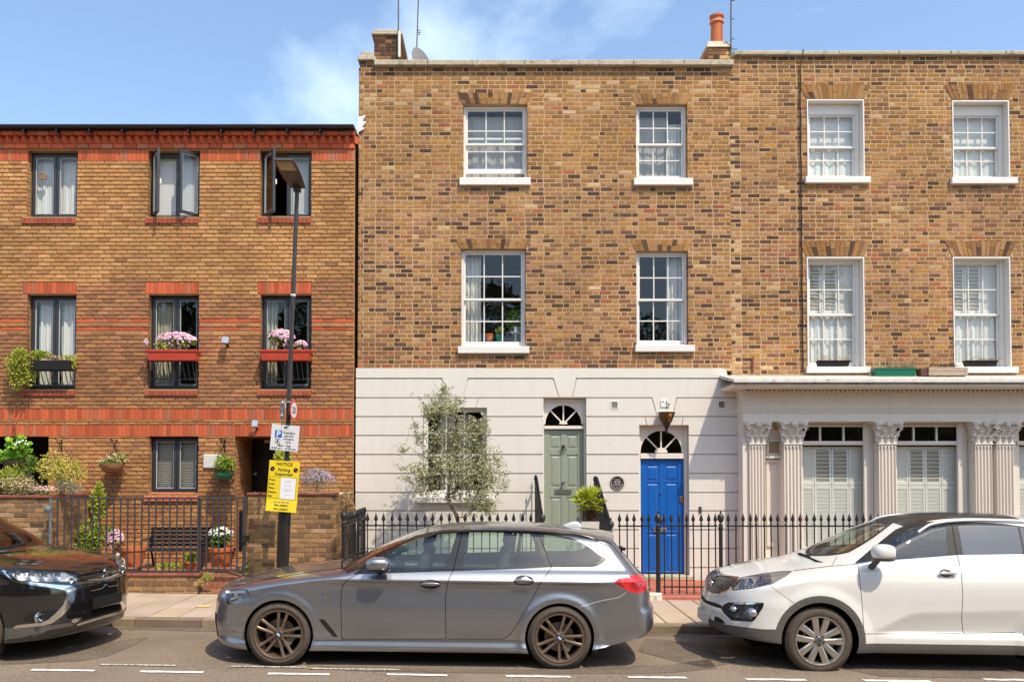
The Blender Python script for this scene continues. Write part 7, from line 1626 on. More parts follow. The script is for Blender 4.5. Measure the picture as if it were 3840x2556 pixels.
# ================================================================== GARDEN WALLS
YG = 13.45
def garden_wall(label, x0, x1, z0, z1, Y, depth, pal, copc, left_ret=None, right_ret=None, hc=.0745, nm='garden_wall'):
 t = thing(nm, label, 'wall', ((x0 + x1) / 2, Y, z0)); b = MB(); b.box(x0 + .004, x1 - .004, Y + .008, Y + depth, z0, z1); wb = b.build('wall_core', mat('garden wall mortar', (.50, .36, .21), .95, nscale=40, namt=.25, bump=.5, bscale=70), t)
 rr = lay(x0, x1, z0, z1, hc, [.213], joint=.011); lay_bricks(wb, rr, pal, Y + .004, M_brick, rough=.003, proud=.004)
 for xr, sg in ((x0, -1), (x1, 1)):
  if (sg < 0 and not left_ret) or (sg > 0 and not right_ret): continue
  n = round((z1 - z0) / hc); h = (z1 - z0) / n
  for k in range(n):
   y = Y + .006 - (.105 if k % 2 else 0)
   while y < Y + depth:
    ya, yb = max(y, Y + .006), min(y + .21, Y + depth)
    if yb - ya > .03: bb = MB(); bb.box(*(sorted((xr - sg * .05, xr + sg * .005 + rng.uniform(-.002, .002)))), ya, yb, z0 + k * h + .005, z0 + (k + 1) * h - .005, pal(xr, z0 + k * h)); bb.build('brick', M_brick, wb)
    y += .221
 x = x0 - .02
 while x < x1 + .015:
  w = min(.235, x1 + .02 - x); bb = MB(); bb.bbox(x + .003, x + w - .003, Y - .025, Y + .22, z1 + .002, z1 + .042 + rng.uniform(-.002, .002), .008, vary(copc, .15)); bb.build('coping_brick', M_redbrick, t); x += .235
 return t
pal_gw = lambda x, z: vary(pick(((.4, (.30, .17, .08)), (.3, (.38, .22, .10)), (.2, (.22, .125, .065)), (.08, (.14, .085, .05)), (.05, (.45, .30, .17)))), .14)
xl = at(195, 1900, YG)[0]; zt = at(200, 1858, YG)[1]
gw1 = garden_wall('brown brick planter wall behind the black car, holding yellow shrubs', -9.3, xl, .1, zt - .04, YG, 1.55, pal_gw, (.24, .075, .05), right_ret=True)
b = MB(); b.box(-9.3, xl - .1, YG + .12, YF - .02, zt - .3, zt - .06); so = b.build('planting_soil', M_soil); tag(so, 'dark soil filling the planter behind the black car', 'soil', kind='stuff')
y = YG + .2
while y < YG + 1.5: bb = MB(); bb.bbox(xl - .22, xl + .02, y, y + .225, zt - .038, zt + .003, .006, vary((.24, .075, .05), .15)); bb.build('coping_brick', M_redbrick, gw1); y += .232
xa, xb = at(928, 1990, YG)[0], at(1258, 1990, YG)[0]; zt2_ = at(1090, 1847, YG)[1]
gw2 = garden_wall('brown brick front wall behind the lamp post, with lavender on top', xa, xb, .1, zt2_ - .04, YG, 1.8, pal_gw, (.22, .08, .055), left_ret=True, right_ret=True)
b = MB(); b.box(xa + .1, xb - .1, YG + .12, YF - .4, zt2_ - .3, zt2_ - .06); so = b.build('planting_soil', M_soil); tag(so, 'soil under the lavender behind the lamp post', 'soil', kind='stuff')
x0, x1 = at(300, 2180, YB)[0], at(742, 2180, YB)[0]; zc = at(600, 2150, YB)[1]
gw3 = garden_wall('low brown brick wall under the plain railings in front of the bench', x0 - .6, x1, .05, zc - .04, YB + .01, .25, pal_gw, (.26, .085, .06), right_ret=True, hc=.076)
b = MB(); b.box(-7.2, at(930, 2100, 14)[0] + .1, YB + .2, YF - .02, .0, .40); gf = b.build('garden_paving', mat('red garden paving', (.30, .11, .06), .85, nscale=20, namt=.25, dirt=((.40, .28, .16), 6, .5, .6)), kind='structure'); tag(gf, 'red paved front garden behind the plain railings', 'paving')
# brick ramp path from the pavement up to the gate
pth = thing('brick_path', 'red brick path rising from the pavement to the garden gate', 'path', ((at(835, 2180, YB)[0]), YB, .2), kind='structure')
gx0, gx1 = at(745, 2180, YB)[0] + .02, at(1000, 2180, YB)[0]; row = 0; y = YB + .01
while y < YG + .5:
 x = gx0 - (.1 if row % 2 else 0); zr = .215 + .13 * (y - YB) / .9 - .02
 while x < gx1:
  a, c = max(x, gx0), min(x + .21, gx1)
  if c - a > .03: bb = MB(); bb.box(a + .004, c - .004, y + .003, y + .066, .05, zr + rng.uniform(-.003, .003), vary((.34, .15, .09), .2)); bb.build('paver', M_redbrick, pth)
  x += .214
 y += .07; row += 1
b = MB(); b.box(gx0, gx1, YB + .02, YG + .5, .0, .19); b.build('path_bed', M_mortar_old, pth)
r2 = lay(gx0 - .0, gx1, .06, .205, .074, [.21], joint=.01)
for q in r2: bb = MB(); brick_mb(bb, q, YB + .0, .02, vary((.26, .15, .08), .15), .003, .004); bb.build('brick', M_brick, pth)
# ================================================================== RAILINGS
M_rail = mat('grey worn railing paint', (.055, .050, .050), .5, nscale=60, namt=.5, dirt=((.25, .2, .16), 90, .62, .7), spec=.4)
def plain_rail(name, label, pxa, pxb, n, Y, py0, py1, lean=0):
 xa, xb = at(pxa, 2000, Y)[0], at(pxb, 2000, Y)[0]; z1, z0 = at(500, py0, Y)[1], at(500, py1, Y)[1]
 t = thing(name, label, 'railing' if name == 'railing' else 'gate', ((xa + xb) / 2, Y, z0))
 for z in (z0, z1): b = MB(); b.box(xa, xb, Y - .012, Y + .012, z - .014, z + .014); b.build('rail', M_rail, t)
 me = None
 for i in range(n):
  x = xa + (xb - xa) * (i + .0) / (n - 1); b = MB(); b.box(x - .010, x + .010, Y - .009, Y + .009, z0 - .0 + .015, z1 - .015); b.build('bar', M_rail, t)
 return t, xa, xb, z0, z1
t, xa_, xb_, z0_, z1_ = plain_rail('railing', 'plain grey iron railings on the low brick wall, in front of the bench', 188, 742, 22, YB + .1, 1867, 2141)
b = MB(); b.path([(xa_, YB + .1, .4), (xa_, YB + .1, z1_)], .022, 8); b.lathe([(.0, -.06), (.035, -.05), (.05, -.02), (.05, .02), (.03, .05), (.0, .06)], (xa_ - .03, YB + .08, z1_ - .17), 10); b.build('post', mat('blue grey post paint', (.13, .15, .16), .5, nscale=40, namt=.3), t, smooth=40)
t2, ga, gb_, g0, g1 = plain_rail('garden_gate', 'plain grey iron garden gate standing beside the brown brick pier', 752, 912, 8, YB + .12, 1866, 2138)
for x in (ga - .03, gb_ + .03): b = MB(); b.box(x - .014, x + .014, YB + .10, YB + .14, g0 - .1, g1 + .014); b.build('gate_stile', M_rail, t2)
b = MB(); b.box(gb_ - .01, gb_ + .08, YB + .07, YB + .16, (g0 + g1) / 2 - .12, (g0 + g1) / 2 - .02); b.build('latch', M_black, t2)
bp = at(907, 1990, 13.4); b = MB(); b.bbox(bp[0] - .04, bp[0] + .04, 13.36, 13.44, at(907, 2066, 13.4)[1], at(907, 1914, 13.4)[1], .01); o = b.build('gate_post', M_black); tag(o, 'short black square post between the garden gate and the brick pier', 'post')
def spear(b, x, Y, z, h=.20, w=.032):
 """leaf shaped railing head on a collar"""
 b.lathe([(.011, 0), (.018, .012), (.018, .022), (.010, .034), (.012, .05)], (x, Y, z), 8)
 vs = []; pr = [(.010, .05), (w, .088), (.024, .115), (.008, .165), (.0, h)]
 for r_, hh in pr:
  for k in range(4): a = math.pi / 2 * k; vs.append((x + r_ * math.cos(a), Y + r_ * .55 * math.sin(a), z + hh))
 b.add(vs, [(i * 4 + k, i * 4 + (k + 1) % 4, i * 4 + 4 + (k + 1) % 4, i * 4 + 4 + k) for i in range(4) for k in range(4)])
def urn(b, x, y, z, s_=1.0): b.lathe([(r_ * s_, h * s_) for r_, h in ((.03, 0), (.04, .01), (.022, .025), (.018, .04), (.05, .085), (.056, .12), (.05, .135), (.058, .145), (.045, .165), (.02, .185), (.012, .2), (.018, .215), (.012, .235), (0, .245))], (x, y, z), 14)
def spear_rail(label, xs, Y, z0, zr, heads=True, skip=()):
 t = thing('railing', label, 'railing', ((xs[0] + xs[-1]) / 2, Y, z0)); b = MB(); b.box(xs[0] - .03, xs[-1] + .03, Y - .017, Y + .017, zr - .011, zr + .011); b.build('rail', M_black, t)
 b = MB(); b.box(xs[0] - .03, xs[-1] + .03, Y - .014, Y + .014, z0 + .10, z0 + .12); b.build('rail', M_black, t)
 me = None
 for x in xs:
  if me is None:
   b = MB(); b.path([(0, 0, 0), (0, 0, zr - z0)], .0105, 6); b.path([(0, 0, zr - z0), (0, 0, zr - z0 + .03)], .010, 6); me = b.mesh('bar', M_black, smooth=40); hb = MB(); spear(hb, 0, 0, 0); hm = hb.mesh('finial', M_black, smooth=30)
  o = bpy.data.objects.new('bar', me); COL.objects.link(o); o.parent = t; loc = Vector((x, Y, z0)); o.location = loc - wl(t); WL[o.name] = loc; o.rotation_euler = (R(rng.uniform(-.5, .5)), R(rng.uniform(-.5, .5)), 0)
  f = bpy.data.objects.new('finial', hm); COL.objects.link(f); f.parent = o; f.location = (0, 0, zr - z0 + .01); f.rotation_euler = (0, 0, rng.uniform(-.3, .3)); WL[f.name] = loc
 return t
zr1 = at(1700, 1970, YB)[1]; p = .1262; x0 = at(1333, 1970, YB)[0] + .05
lr = spear_rail('black spear topped railings in front of the olive tree', [x0 + p * i for i in range(int((.74 - x0) / p) + 1)], YB + .05, .13, zr1)
zr2 = at(2600, 1972, YB)[1]; xg0, xg1 = at(2470, 1990, YB)[0], at(2706, 1990, YB)[0]
x0 = at(2326, 1970, YB)[0]; n = int((xg0 - x0) / .112); spear_rail('short run of black spear railings left of the blue door gate', [x0 + .112 * i for i in range(n)], YB + .05, .12, zr2)
gt = spear_rail('black spear topped gate in front of the blue door', [xg0 + .10 + (xg1 - xg0 - .18) * i / 7 for i in range(8)], YB + .05, .16, zr2)
gt['category'] = 'gate'; gt.name = 'iron_gate'
b = MB(); b.box(xg0 + .03, xg0 + .14, YB + .01, YB + .05, zr2 - .26, zr2 - .06); b.path([(xg0 + .12, YB + .0, zr2 - .16), (xg0 + .22, YB - .0, zr2 - .15)], .010, 6); b.build('lock_box', M_black, gt)
rr_ = spear_rail('black spear topped railings in front of the white shopfront', [xg1 + .12 + .1105 * i for i in range(36)], YB + .05, .12, zr2)
def post(label, x, y, z0, z1, r_, us=1.0):
 t = thing('railing_post', label, 'post', (x, y, z0)); b = MB(); b.path([(x, y, z0), (x, y, z1)], r_, 10); b.lathe([(r_ + .012, 0), (r_ + .012, .02), (r_, .03)], (x, y, z1 - .05), 10); b.build('shaft', M_black, t, smooth=40); b = MB(); urn(b, x, y, z1, us); b.build('urn_finial', M_black, t, smooth=40); return t
post('stout black gate post with urn in front of the blue door', xg0, YB + .05, .12, zr2 + .0, .036, 1.0)
post('slim black post with urn right of the blue door', xg1, YB + .05, .12, zr2 + .01, .030, .95)
b = MB(); b.path([(xg1 - .02, YB + .02, .14), (xg1 - .05, YB + .02, .36), (xg1 - .01, YB + .03, .40)], .022, 6); o = b.build('gate_stop', M_black); tag(o, 'black iron stop at the foot of the slim post', 'gate stop')
xr_ = at(1287, 1990, YB)[0]; post('black post with ball finial beside the brown brick pier', xr_, YB + .05, .1, at(1287, 1962, YB)[1], .034, .95)
rt = thing('railing', 'black railings running back from the ball topped post to the house', 'railing', (xr_ + .05, 14.2, .1))
for k in range(16): y = YB + .18 + k * .127; b = MB(); b.path([(xr_ + .03, y, .1), (xr_ + .03 + rng.uniform(-.01, .01), y, zr1 + .03)], .0105, 6); spear(b, xr_ + .03, y, zr1 + .02, .17, .022); b.build('bar', M_black, rt, smooth=40)
b = MB(); b.box(xr_ + .015, xr_ + .045, YB + .05, YS - .02, zr1 - .012, zr1 + .010); b.build('rail', M_black, rt)
for lab, x, zn, zf_, y1 in (('black railings climbing the steps left of the sage green door', .80, 1.22, 1.80, YS - .1), ('black railings climbing the steps right of the sage green door, behind the palm', 1.86, 1.12, 1.78, YS - .1)):
 t = thing('stair_railing', lab, 'railing', (x, 14.2, .1)); n = 15
 for k in range(n): u = k / (n - 1); y = YB + .12 + (y1 - YB - .12) * u; z = zn + (zf_ - zn) * min(1, u * 1.25); b = MB(); b.path([(x, y, .1 + .3 * u), (x, y, z + .02)], .0105, 6); spear(b, x, y, z + .01, .16, .024); b.build('bar', M_black, t, smooth=40)
 b = MB(); b.path([(x, YB + .05, zn), (x, YB + .12 + (y1 - YB - .12) * .8, zf_), (x, y1, zf_)], .018, 6); b.build('handrail', M_black, t)
 b = MB(); b.path([(x, YB + .05, .1), (x, YB + .05, zn)], .03, 8); urn(b, x, YB + .05, zn, .9); b.build('newel', M_black, t, smooth=40)
# white stone block at the foot of the gate post
xs_, zs_ = at(2420, 2222, YB); b = MB(); b.bbox(at(2405, 2220, YB - .05)[0], at(2482, 2220, YB - .05)[0], YB - .09, YB + .06, .06, .185, .02); o = b.build('stone_block', mat('flaking white stone paint', (.70, .62, .50), .9, nscale=12, namt=.2, dirt=((.28, .20, .12), 14, .55, .9), bump=.8, bscale=30)); tag(o, 'flaking white stone block at the foot of the stout gate post', 'stone')
# ================================================================== LAMP POST AND SIGNS
YLP = 12.75; lx, _ = at(1056, 2130, YLP); LEAN = R(1.85); lz = zg(lx) + PAVE
LM = Matrix.Translation((lx, YLP, lz)) @ Matrix.Rotation(LEAN, 4, 'Y')
def leaning(name, label, cat, M=LM):
 o = bpy.data.objects.new(name, None); COL.objects.link(o); o.matrix_world = M; tag(o, label, cat); WL[o.name] = Vector((0, 0, 0)); return o
M_post = mat('black lamp post paint', (.018, .015, .014), .28, nscale=14, namt=.3, spec=.6)
M_post2 = mat('grey brown column paint', (.040, .034, .031), .42, nscale=20, namt=.3)
lp = leaning('street_lamp', 'tall leaning street lamp with a flat lamp head, in front of the orange brick house', 'street lamp')
ztop = at(1114, 706, YLP)[1] - lz
b = MB(); b.path([(0, 0, -.05), (0, 0, 1.32)], .092, 20); b.lathe([(.092, 0), (.092, .02), (.045, .12), (.039, .14)], (0, 0, 1.32), 20, caps=False); b.build('base_column', M_post, lp, smooth=40)
b = MB(); b.path([(0, 0, 1.44), (0, 0, ztop)], [.037, .031], 16); b.build('pole', M_post2, lp, smooth=40)
b = MB(); b.box(-.03, .03, -.095, -.09, .35, 1.0); b.build('access_door', M_post, lp)
hb = MB(); vs = []; K = 6
for i in range(K + 1):
 t_ = i / K; y = .06 - .92 * t_; w = .115 + .035 * smooth01(np.array(t_ * 2)) if t_ < 1 else .14; w = float(w); h = .055 - .02 * t_; z = ztop + .02 + .10 * t_
 vs += [(-w, y, z), (-w * .9, y, z + h), (w * .9, y, z + h), (w, y, z)]
hb.add(vs, [(i * 4 + k, i * 4 + 4 + k, i * 4 + 4 + (k + 1) % 4, i * 4 + (k + 1) % 4) for i in range(K) for k in range(4)] + [(0, 1, 2, 3), tuple(K * 4 + k for k in (3, 2, 1, 0))]); head = hb.build('lamp_head', mat('dusty lamp head', (.085, .066, .05), .5, nscale=14, namt=.3), lp)
b = MB(); z_ = ztop + .02 + .085; frame_pts = [(-.12, -.84), (.12, -.84), (.12, -.55), (-.12, -.55)]
b.add([(x, y, ztop + .012 + .10 * ((.06 - y) / .92)) for x, y in frame_pts], [(3, 2, 1, 0)]); b.build('led_tray', mat('tan lamp tray', (.38, .27, .15), .5), head)
for k in range(8): x = -.085 + k * .024; b = MB(); b.box(x - .006, x + .006, -.79, -.60, ztop + .07, ztop + .077, m=Matrix.Translation((0, -.7, ztop + .09)) @ Matrix.Rotation(R(-6.2), 4, 'X') @ Matrix.Translation((0, .7, -ztop - .09 + .012))); b.build('led_row', mat('pale lamp lens', (.62, .50, .36), .4), head)
b = MB(); b.box(-.05, .05, -.05, .05, ztop - .05, ztop + .03); b.box(-.05, .04, -.10, -.055, ztop + .012, ztop + .03); b.build('spigot', M_post2, head); b = MB(); b.lathe([(.03, 0), (.03, .04), (.02, .06), (0, .06)], (.0, -.5, ztop + .13), 12); b.build('photocell', mat('cream plastic', (.6, .55, .45), .5), head, smooth=40)
def text(s, size, parent, m, material, x, z, y, align='CENTER', name='lettering', bold=0, sx=1.0, mw=None):
 cu = bpy.data.curves.new(name, 'FONT'); cu.body = s; cu.size = size; cu.align_x = align; cu.offset = bold; cu.resolution_u = 3
 to = bpy.data.objects.new(name, cu); me = bpy.data.meshes.new_from_object(to); bpy.data.objects.remove(to); bpy.data.curves.remove(cu); me.materials.clear(); me.materials.append(material); me.name = name
 o = bpy.data.objects.new(name, me); COL.objects.link(o); o.parent = parent; o.location = (x, y, z); o.rotation_euler = (R(90), 0, 0); o.scale = (sx, 1, 1); WL[o.name] = Vector((0, 0, 0)); return o
M_signw = mat('white sign face', (.70, .66, .66), .4, nscale=5, namt=.04); M_ink = mat('black print', (.012, .012, .014), .5); M_blue = mat('blue sign print', (.0, .13, .45), .4); M_yel = mat('yellow notice plastic', (.80, .58, .012), .45, nscale=4, namt=.05); M_red = mat('red sign ring', (.66, .05, .035), .4); M_paper = mat('white notice paper', (.78, .74, .76), .8); M_signback = mat('grey sign back', (.34, .32, .28), .5, metal=.3); M_purple = mat('purple print', (.13, .04, .30), .5)
# parking sign
def sign_root(name, label, px, py, Y, extra=0, yawz=0): x, z = at(px, py, Y); return leaning(name, label, 'sign', Matrix.Translation((x, Y, z)) @ Matrix.Rotation(LEAN + R(extra), 4, 'Y') @ Matrix.Rotation(R(yawz), 4, 'Z'))
sp_ = sign_root('parking_sign', 'white resident permit parking sign with a blue P, upper sign on the lamp post', 1068, 1641, 12.66, 3.0)
b = MB(); b.bbox(-.208, .208, -.004, .004, -.192, .192, .002); b.build('plate', M_signw, sp_); b = MB(); b.box(-.05, .05, .005, .05, -.12, .12); b.box(-.15, .15, .005, .02, .06, .08); b.build('clip', M_signback, sp_)
Y_ = -.0062
b = MB(); b.add([(-.150, Y_, .0), (-.045, Y_, .0), (-.045, Y_, .105), (-.150, Y_, .105)], [(0, 1, 2, 3)]); b.build('blue_square', M_blue, sp_)
text('P', .118, sp_, None, M_signw, -.0975, .012, Y_ - .0012, bold=.004)
b = MB();
def ring_rect(b, x0, x1, z0, z1, t_, y): b.add([(x0, y, z0), (x1, y, z0), (x1, y, z1), (x0, y, z1), (x0 + t_, y, z0 + t_), (x1 - t_, y, z0 + t_), (x1 - t_, y, z1 - t_), (x0 + t_, y, z1 - t_)], [(0, 1, 5, 4), (1, 2, 6, 5), (2, 3, 7, 6), (3, 0, 4, 7)])
ring_rect(b, -.140, -.065, -.092, -.018, .006, Y_); b.build('zone_box', M_ink, sp_); text('B', .05, sp_, None, M_ink, -.1025, -.073, Y_ - .001, bold=.002)
for i, s_ in enumerate(('Resident', 'permit', 'holders', 'only')): text(s_, .050, sp_, None, M_ink, .06, .062 - i * .046, Y_, bold=.0005)
text('Mon - Sat', .050, sp_, None, M_ink, .0, -.132, Y_, bold=.0006); text('8.30 am - 10.00 pm', .047, sp_, None, M_ink, 0, -.174, Y_, bold=.0006)
b = MB()
for k in range(4): b.box(-.021 + k * .0115, -.015 + k * .0115, Y_ - .0006, Y_, .14, .168)
b.box(-.026, .022, Y_ - .0006, Y_, .149, .154); b.box(-.022, .018, Y_ - .0006, Y_, .160, .165); b.build('crest', M_ink, sp_); text('City of Westminster', .017, sp_, None, mat('grey print', (.25, .23, .22), .6), 0, .120, Y_)
# yellow suspension notice, its lower part kinked back
sn = sign_root('suspension_notice', 'yellow parking suspended notice, lower sign on the lamp post', 1061, 1822, 12.62, 2.2)
b = MB(); h = .375; kz = -.20; nv = [(-.226, -.004, h), (.226, -.004, h), (.226, -.004, kz), (-.226, -.004, kz), (-.226, -.03, -h), (.226, -.03, -h)]
b.add(nv, [(0, 3, 2, 1), (3, 4, 5, 2)]); b.add([(x, y + .006, z) for x, y, z in nv], [(0, 1, 2, 3), (3, 2, 5, 4)]); b.build('board', M_yel, sn)
text('NOTICE', .066, sn, None, M_ink, 0, .305, Y_ - .0, bold=.0014); text('Parking', .062, sn, None, M_ink, .0, .222, Y_, bold=.001); text('Suspended', .062, sn, None, M_ink, 0, .158, Y_, bold=.001)
for sg in (-1, 1): b = MB(); b.lathe([(.033, -.001), (0, -.001)], (sg * .172, Y_, .25), 20, axis='y'); d_ = b.build('roundel', M_purple, sn); bb = MB(); bb.box(-.027, .027, Y_ - .003, Y_ - .002, -.004, .004, m=Matrix.Translation((sg * .172, 0, .25)) @ Matrix.Rotation(R(40), 4, 'Y')); bb.build('roundel_bar', mat('pink print', (.5, .2, .35), .5), sn)
b = MB(); ring_rect(b, -.215, .195, -.185, .135, .003, Y_); b.build('form_box', M_ink, sn)
for i, s_ in enumerate(('From:', 'Until:', 'Place:', 'Reason:', 'Ref:')): text(s_, .038, sn, None, M_ink, -.208, .075 - i * .060, Y_, align='LEFT', bold=.001)
b = MB(); b.add([(-.035, Y_ - .003, -.185), (.188, Y_ - .003, -.190), (.188, Y_ - .003, .128), (-.035, Y_ - .003, .130)], [(0, 1, 2, 3)]); b.build('paper', M_paper, sn)
M_grey = mat('grey print', (.25, .23, .22), .6)
for i, w in enumerate((.10, .09, .0, .11, .0, .12, .10, .0, .07)):
 if w: b = MB(); b.box(.075 - w / 2, .075 + w / 2, Y_ - .0045, Y_ - .004, .083 - i * .026, .088 - i * .026); b.build('print_line', mat('pale print', (.5, .47, .48), .7), sn)
kk = lambda z: -.0062 - .026 * (kz - z) / (h + kz)
for s_, sz, z in (('TEL: 020 7823 4567', .030, -.245), ('No waiting', .046, -.295), ('No Loading', .046, -.350)): o = text(s_, sz, sn, None, M_ink if sz > .04 else M_grey, 0, z, kk(z) - .002, bold=.001); o.rotation_euler = (R(90) - math.atan(.026 / (h + kz)), 0, 0)
b = MB(); b.box(-.05, .05, .004, .04, .0, .25); b.build('strap', M_signback, sn)
# 20 limit disc, turned towards the traffic, and the back of another on the other side
s20 = sign_root('speed_sign', 'round 20 speed limit sign on the right of the lamp post', 1102, 1537, 12.68, 0, 82)
b = MB(); b.lathe([(.155, .002), (.155, -.002), (.115, -.0022)], (0, 0, 0), 32, axis='y', caps=False); b.build('red_ring', M_red, s20); b = MB(); b.lathe([(.116, -.0026), (0, -.0026)], (0, 0, 0), 32, axis='y', caps=False); b.build('face', M_signw, s20); b = MB(); b.lathe([(.155, .0022), (0, .0022)], (0, 0, 0), 32, axis='y', caps=False); b.build('back', M_signback, s20)
text('20', .135, s20, None, M_ink, 0, -.047, -.004, bold=.003)
sb = sign_root('sign_back', 'grey back of a round sign on the left of the lamp post', 1060, 1537, 12.68, 0, -62)
b = MB(); b.lathe([(.155, .004), (.155, -.004), (0, -.004)], (0, 0, 0), 28, axis='y'); b.build('back', M_signback, sb); b = MB(); b.box(-.012, .05, -.03, -.005, .1, .13); b.box(-.012, .05, -.03, -.005, -.09, -.06); b.box(-.04, .0, -.0065, -.004, -.05, .05); b.build('clip', M_signw, sb)
b = MB(); zc_ = at(1085, 1510, YLP)[1] - lz; b.lathe([(.041, 0), (.043, .004), (.043, .02), (.041, .024)], (0, 0, zc_), 16, caps=False); b.box(-.09, .09, -.035, -.02, zc_, zc_ + .02); b.build('sign_bracket', M_signback, lp)
b = MB(); b.lathe([(.041, 0), (.042, .02), (.041, .03)], (0, 0, at(1090, 1110, YLP)[1] - lz), 14, caps=False); b.build('cable_tie', M_signw, lp)
# ================================================================== OLIVE, PALM AND GARDEN PLANTS
YO = 14.25
def oz(x, y): return (1480 + x / 2.529, 1380 + y / 2.529)
def opt(x, y, Y=YO): a, b_ = at(*oz(x, y), Y); return (a, Y, b_)
r = random.Random(5); ol = thing('olive_tree', 'slender silvery olive tree in front of the ground floor window', 'tree', (at(1716, 2100, YO)[0], YO, .1))
b = MB(); bx_ = at(1722, 2130, YO)
b.path([(bx_[0], YO, .1), opt(600, 1450), opt(582, 1390), opt(530, 1290), opt(508, 1200), opt(528, 1060), opt(518, 900), opt(532, 760), opt(514, 600), opt(500, 420), opt(468, 180)], [.034, .031, .029, .026, .024, .020, .017, .014, .010, .007, .003], 8)
for pts, r0 in (((( 515, 1205), (600, 1150), (665, 1070), (700, 900), (760, 700)), .013), (((525, 1060), (440, 990), (420, 900), (360, 820), (310, 720)), .013), (((530, 960), (560, 850), (640, 740), (700, 600)), .010), (((522, 1000), (600, 930), (760, 860), (860, 820)), .008), (((590, 1420), (700, 1400), (750, 1330), (770, 1250), (800, 1130), (900, 1010)), .011), (((440, 990), (330, 960), (210, 960)), .007), (((300, 850), (220, 800), (105, 720), (40, 712), (-30, 760), (-60, 860)), .004), (((105, 720), (130, 640), (135, 570), (160, 520)), .003), (((500, 700), (420, 620), (380, 500), (330, 400)), .008), (((515, 620), (570, 500), (600, 380)), .006), (((860, 1000), (960, 960), (1000, 900), (1018, 850)), .003), (((880, 1100), (980, 1120), (1050, 1150)), .004), (((880, 820), (930, 815), (970, 830)), .003), (((440, 1180), (330, 1240), (260, 1330)), .005)):
 v = [Vector(opt(*q)) for q in pts]; n = len(v); dy = r.uniform(-.25, .25)
 b.path([tuple(q + Vector((0, dy * i / n, 0))) for i, q in enumerate(v)], [r0 * (1 - .75 * i / (n - 1)) for i in range(n)], 5)
b.build('trunk', M_bark, ol, smooth=60)
b = MB(); sx = 1 / 2.529 / 224
for cx, cy, rx, ry in ((450, 230, 55, 60), (430, 330, 130, 80), (520, 400, 100, 90), (340, 410, 75, 60), (330, 480, 50, 50), (700, 580, 130, 90), (820, 540, 60, 80), (400, 640, 110, 80), (560, 620, 90, 90), (600, 770, 200, 120), (370, 830, 110, 90), (800, 730, 80, 110), (560, 930, 220, 110), (220, 970, 80, 60), (330, 1040, 130, 90), (780, 990, 180, 100), (860, 900, 90, 80), (940, 1040, 100, 80), (640, 1080, 170, 70), (240, 1110, 100, 80), (350, 1170, 110, 60), (830, 1150, 120, 80), (830, 1270, 110, 90), (740, 1290, 100, 90), (1025, 1130, 45, 35), (215, 680, 50, 50), (200, 560, 35, 35), (65, 790, 45, 20), (60, 950, 40, 15), (120, 1050, 40, 20), (950, 825, 40, 18), (990, 900, 25, 40), (600, 310, 30, 30), (860, 600, 30, 50), (560, 1230, 120, 60), (900, 1340, 60, 60)):
 c = Vector(opt(cx, cy)); n = int(rx * ry * .037) + 24; dy = r.uniform(-.15, .15)
 for _ in range(n // 4 + 1):   # twigs with leaves along them
  p = c + Vector((r.gauss(0, .55) * rx * sx, dy + r.gauss(0, .5) * min(rx, ry) * sx * 1.2, r.gauss(0, .55) * ry * sx)); d = (rv(r) + Vector((0, 0, .35))).normalized(); L_ = r.uniform(.06, .15)
  for k in range(r.randint(4, 8)): q = p + d * L_ * k / 6; leaf(b, q, d * .6 + rv(r), r.uniform(.042, .066), r.uniform(.013, .019), vary(pick(G['olive'], r), .2, r), r, .1)
b.build('crown', M_leaf, ol)
# fan palm in a square white pot
YPm = 13.95; pxc, _ = at(2210, 1960, YPm); zp = at(2210, 1952, YPm)[1]; pw = .145
pt = thing('plant_pot', 'square white pot holding the palm beside the sage green door', 'pot', (pxc, YPm, .4)); b = MB()
b.add([(pxc - pw * .85, YPm - pw * .85, .4), (pxc + pw * .85, YPm - pw * .85, .4), (pxc + pw * .85, YPm + pw * .85, .4), (pxc - pw * .85, YPm + pw * .85, .4), (pxc - pw, YPm - pw, zp), (pxc + pw, YPm - pw, zp), (pxc + pw, YPm + pw, zp), (pxc - pw, YPm + pw, zp)], [(0, 1, 5, 4), (1, 2, 6, 5), (2, 3, 7, 6), (3, 0, 4, 7), (3, 2, 1, 0)]); b.build('pot_wall', mat('off white pot', (.66, .60, .54), .5), pt)
b = MB(); b.box(pxc - pw * .97, pxc + pw * .97, YPm - pw * .97, YPm + pw * .97, zp - .06, zp - .02); b.build('soil', M_soil, pt)
r = random.Random(9); pl = thing('fan_palm', 'bright green fan palm in the square white pot', 'palm', (pxc, YPm, zp - .03)); b = MB(); zc_ = at(2210, 1885, YPm)[1]
b.path([(pxc, YPm, zp - .04), (pxc + .01, YPm, zp + .12), (pxc, YPm, zc_)], [.055, .075, .05], 10, col=(.12, .055, .025))
for _ in range(420): a = r.uniform(0, 6.28); z = r.uniform(zp, zc_); p = Vector((pxc + .06 * math.cos(a), YPm + .06 * math.sin(a), z)); leaf(b, p, Vector((math.cos(a), math.sin(a), r.uniform(-.5, 1))), .07, .012, vary((.16, .07, .03), .4, r), r, 0)
b.build('trunk', mat('palm fibre', attr='col', rough=.95), pl)
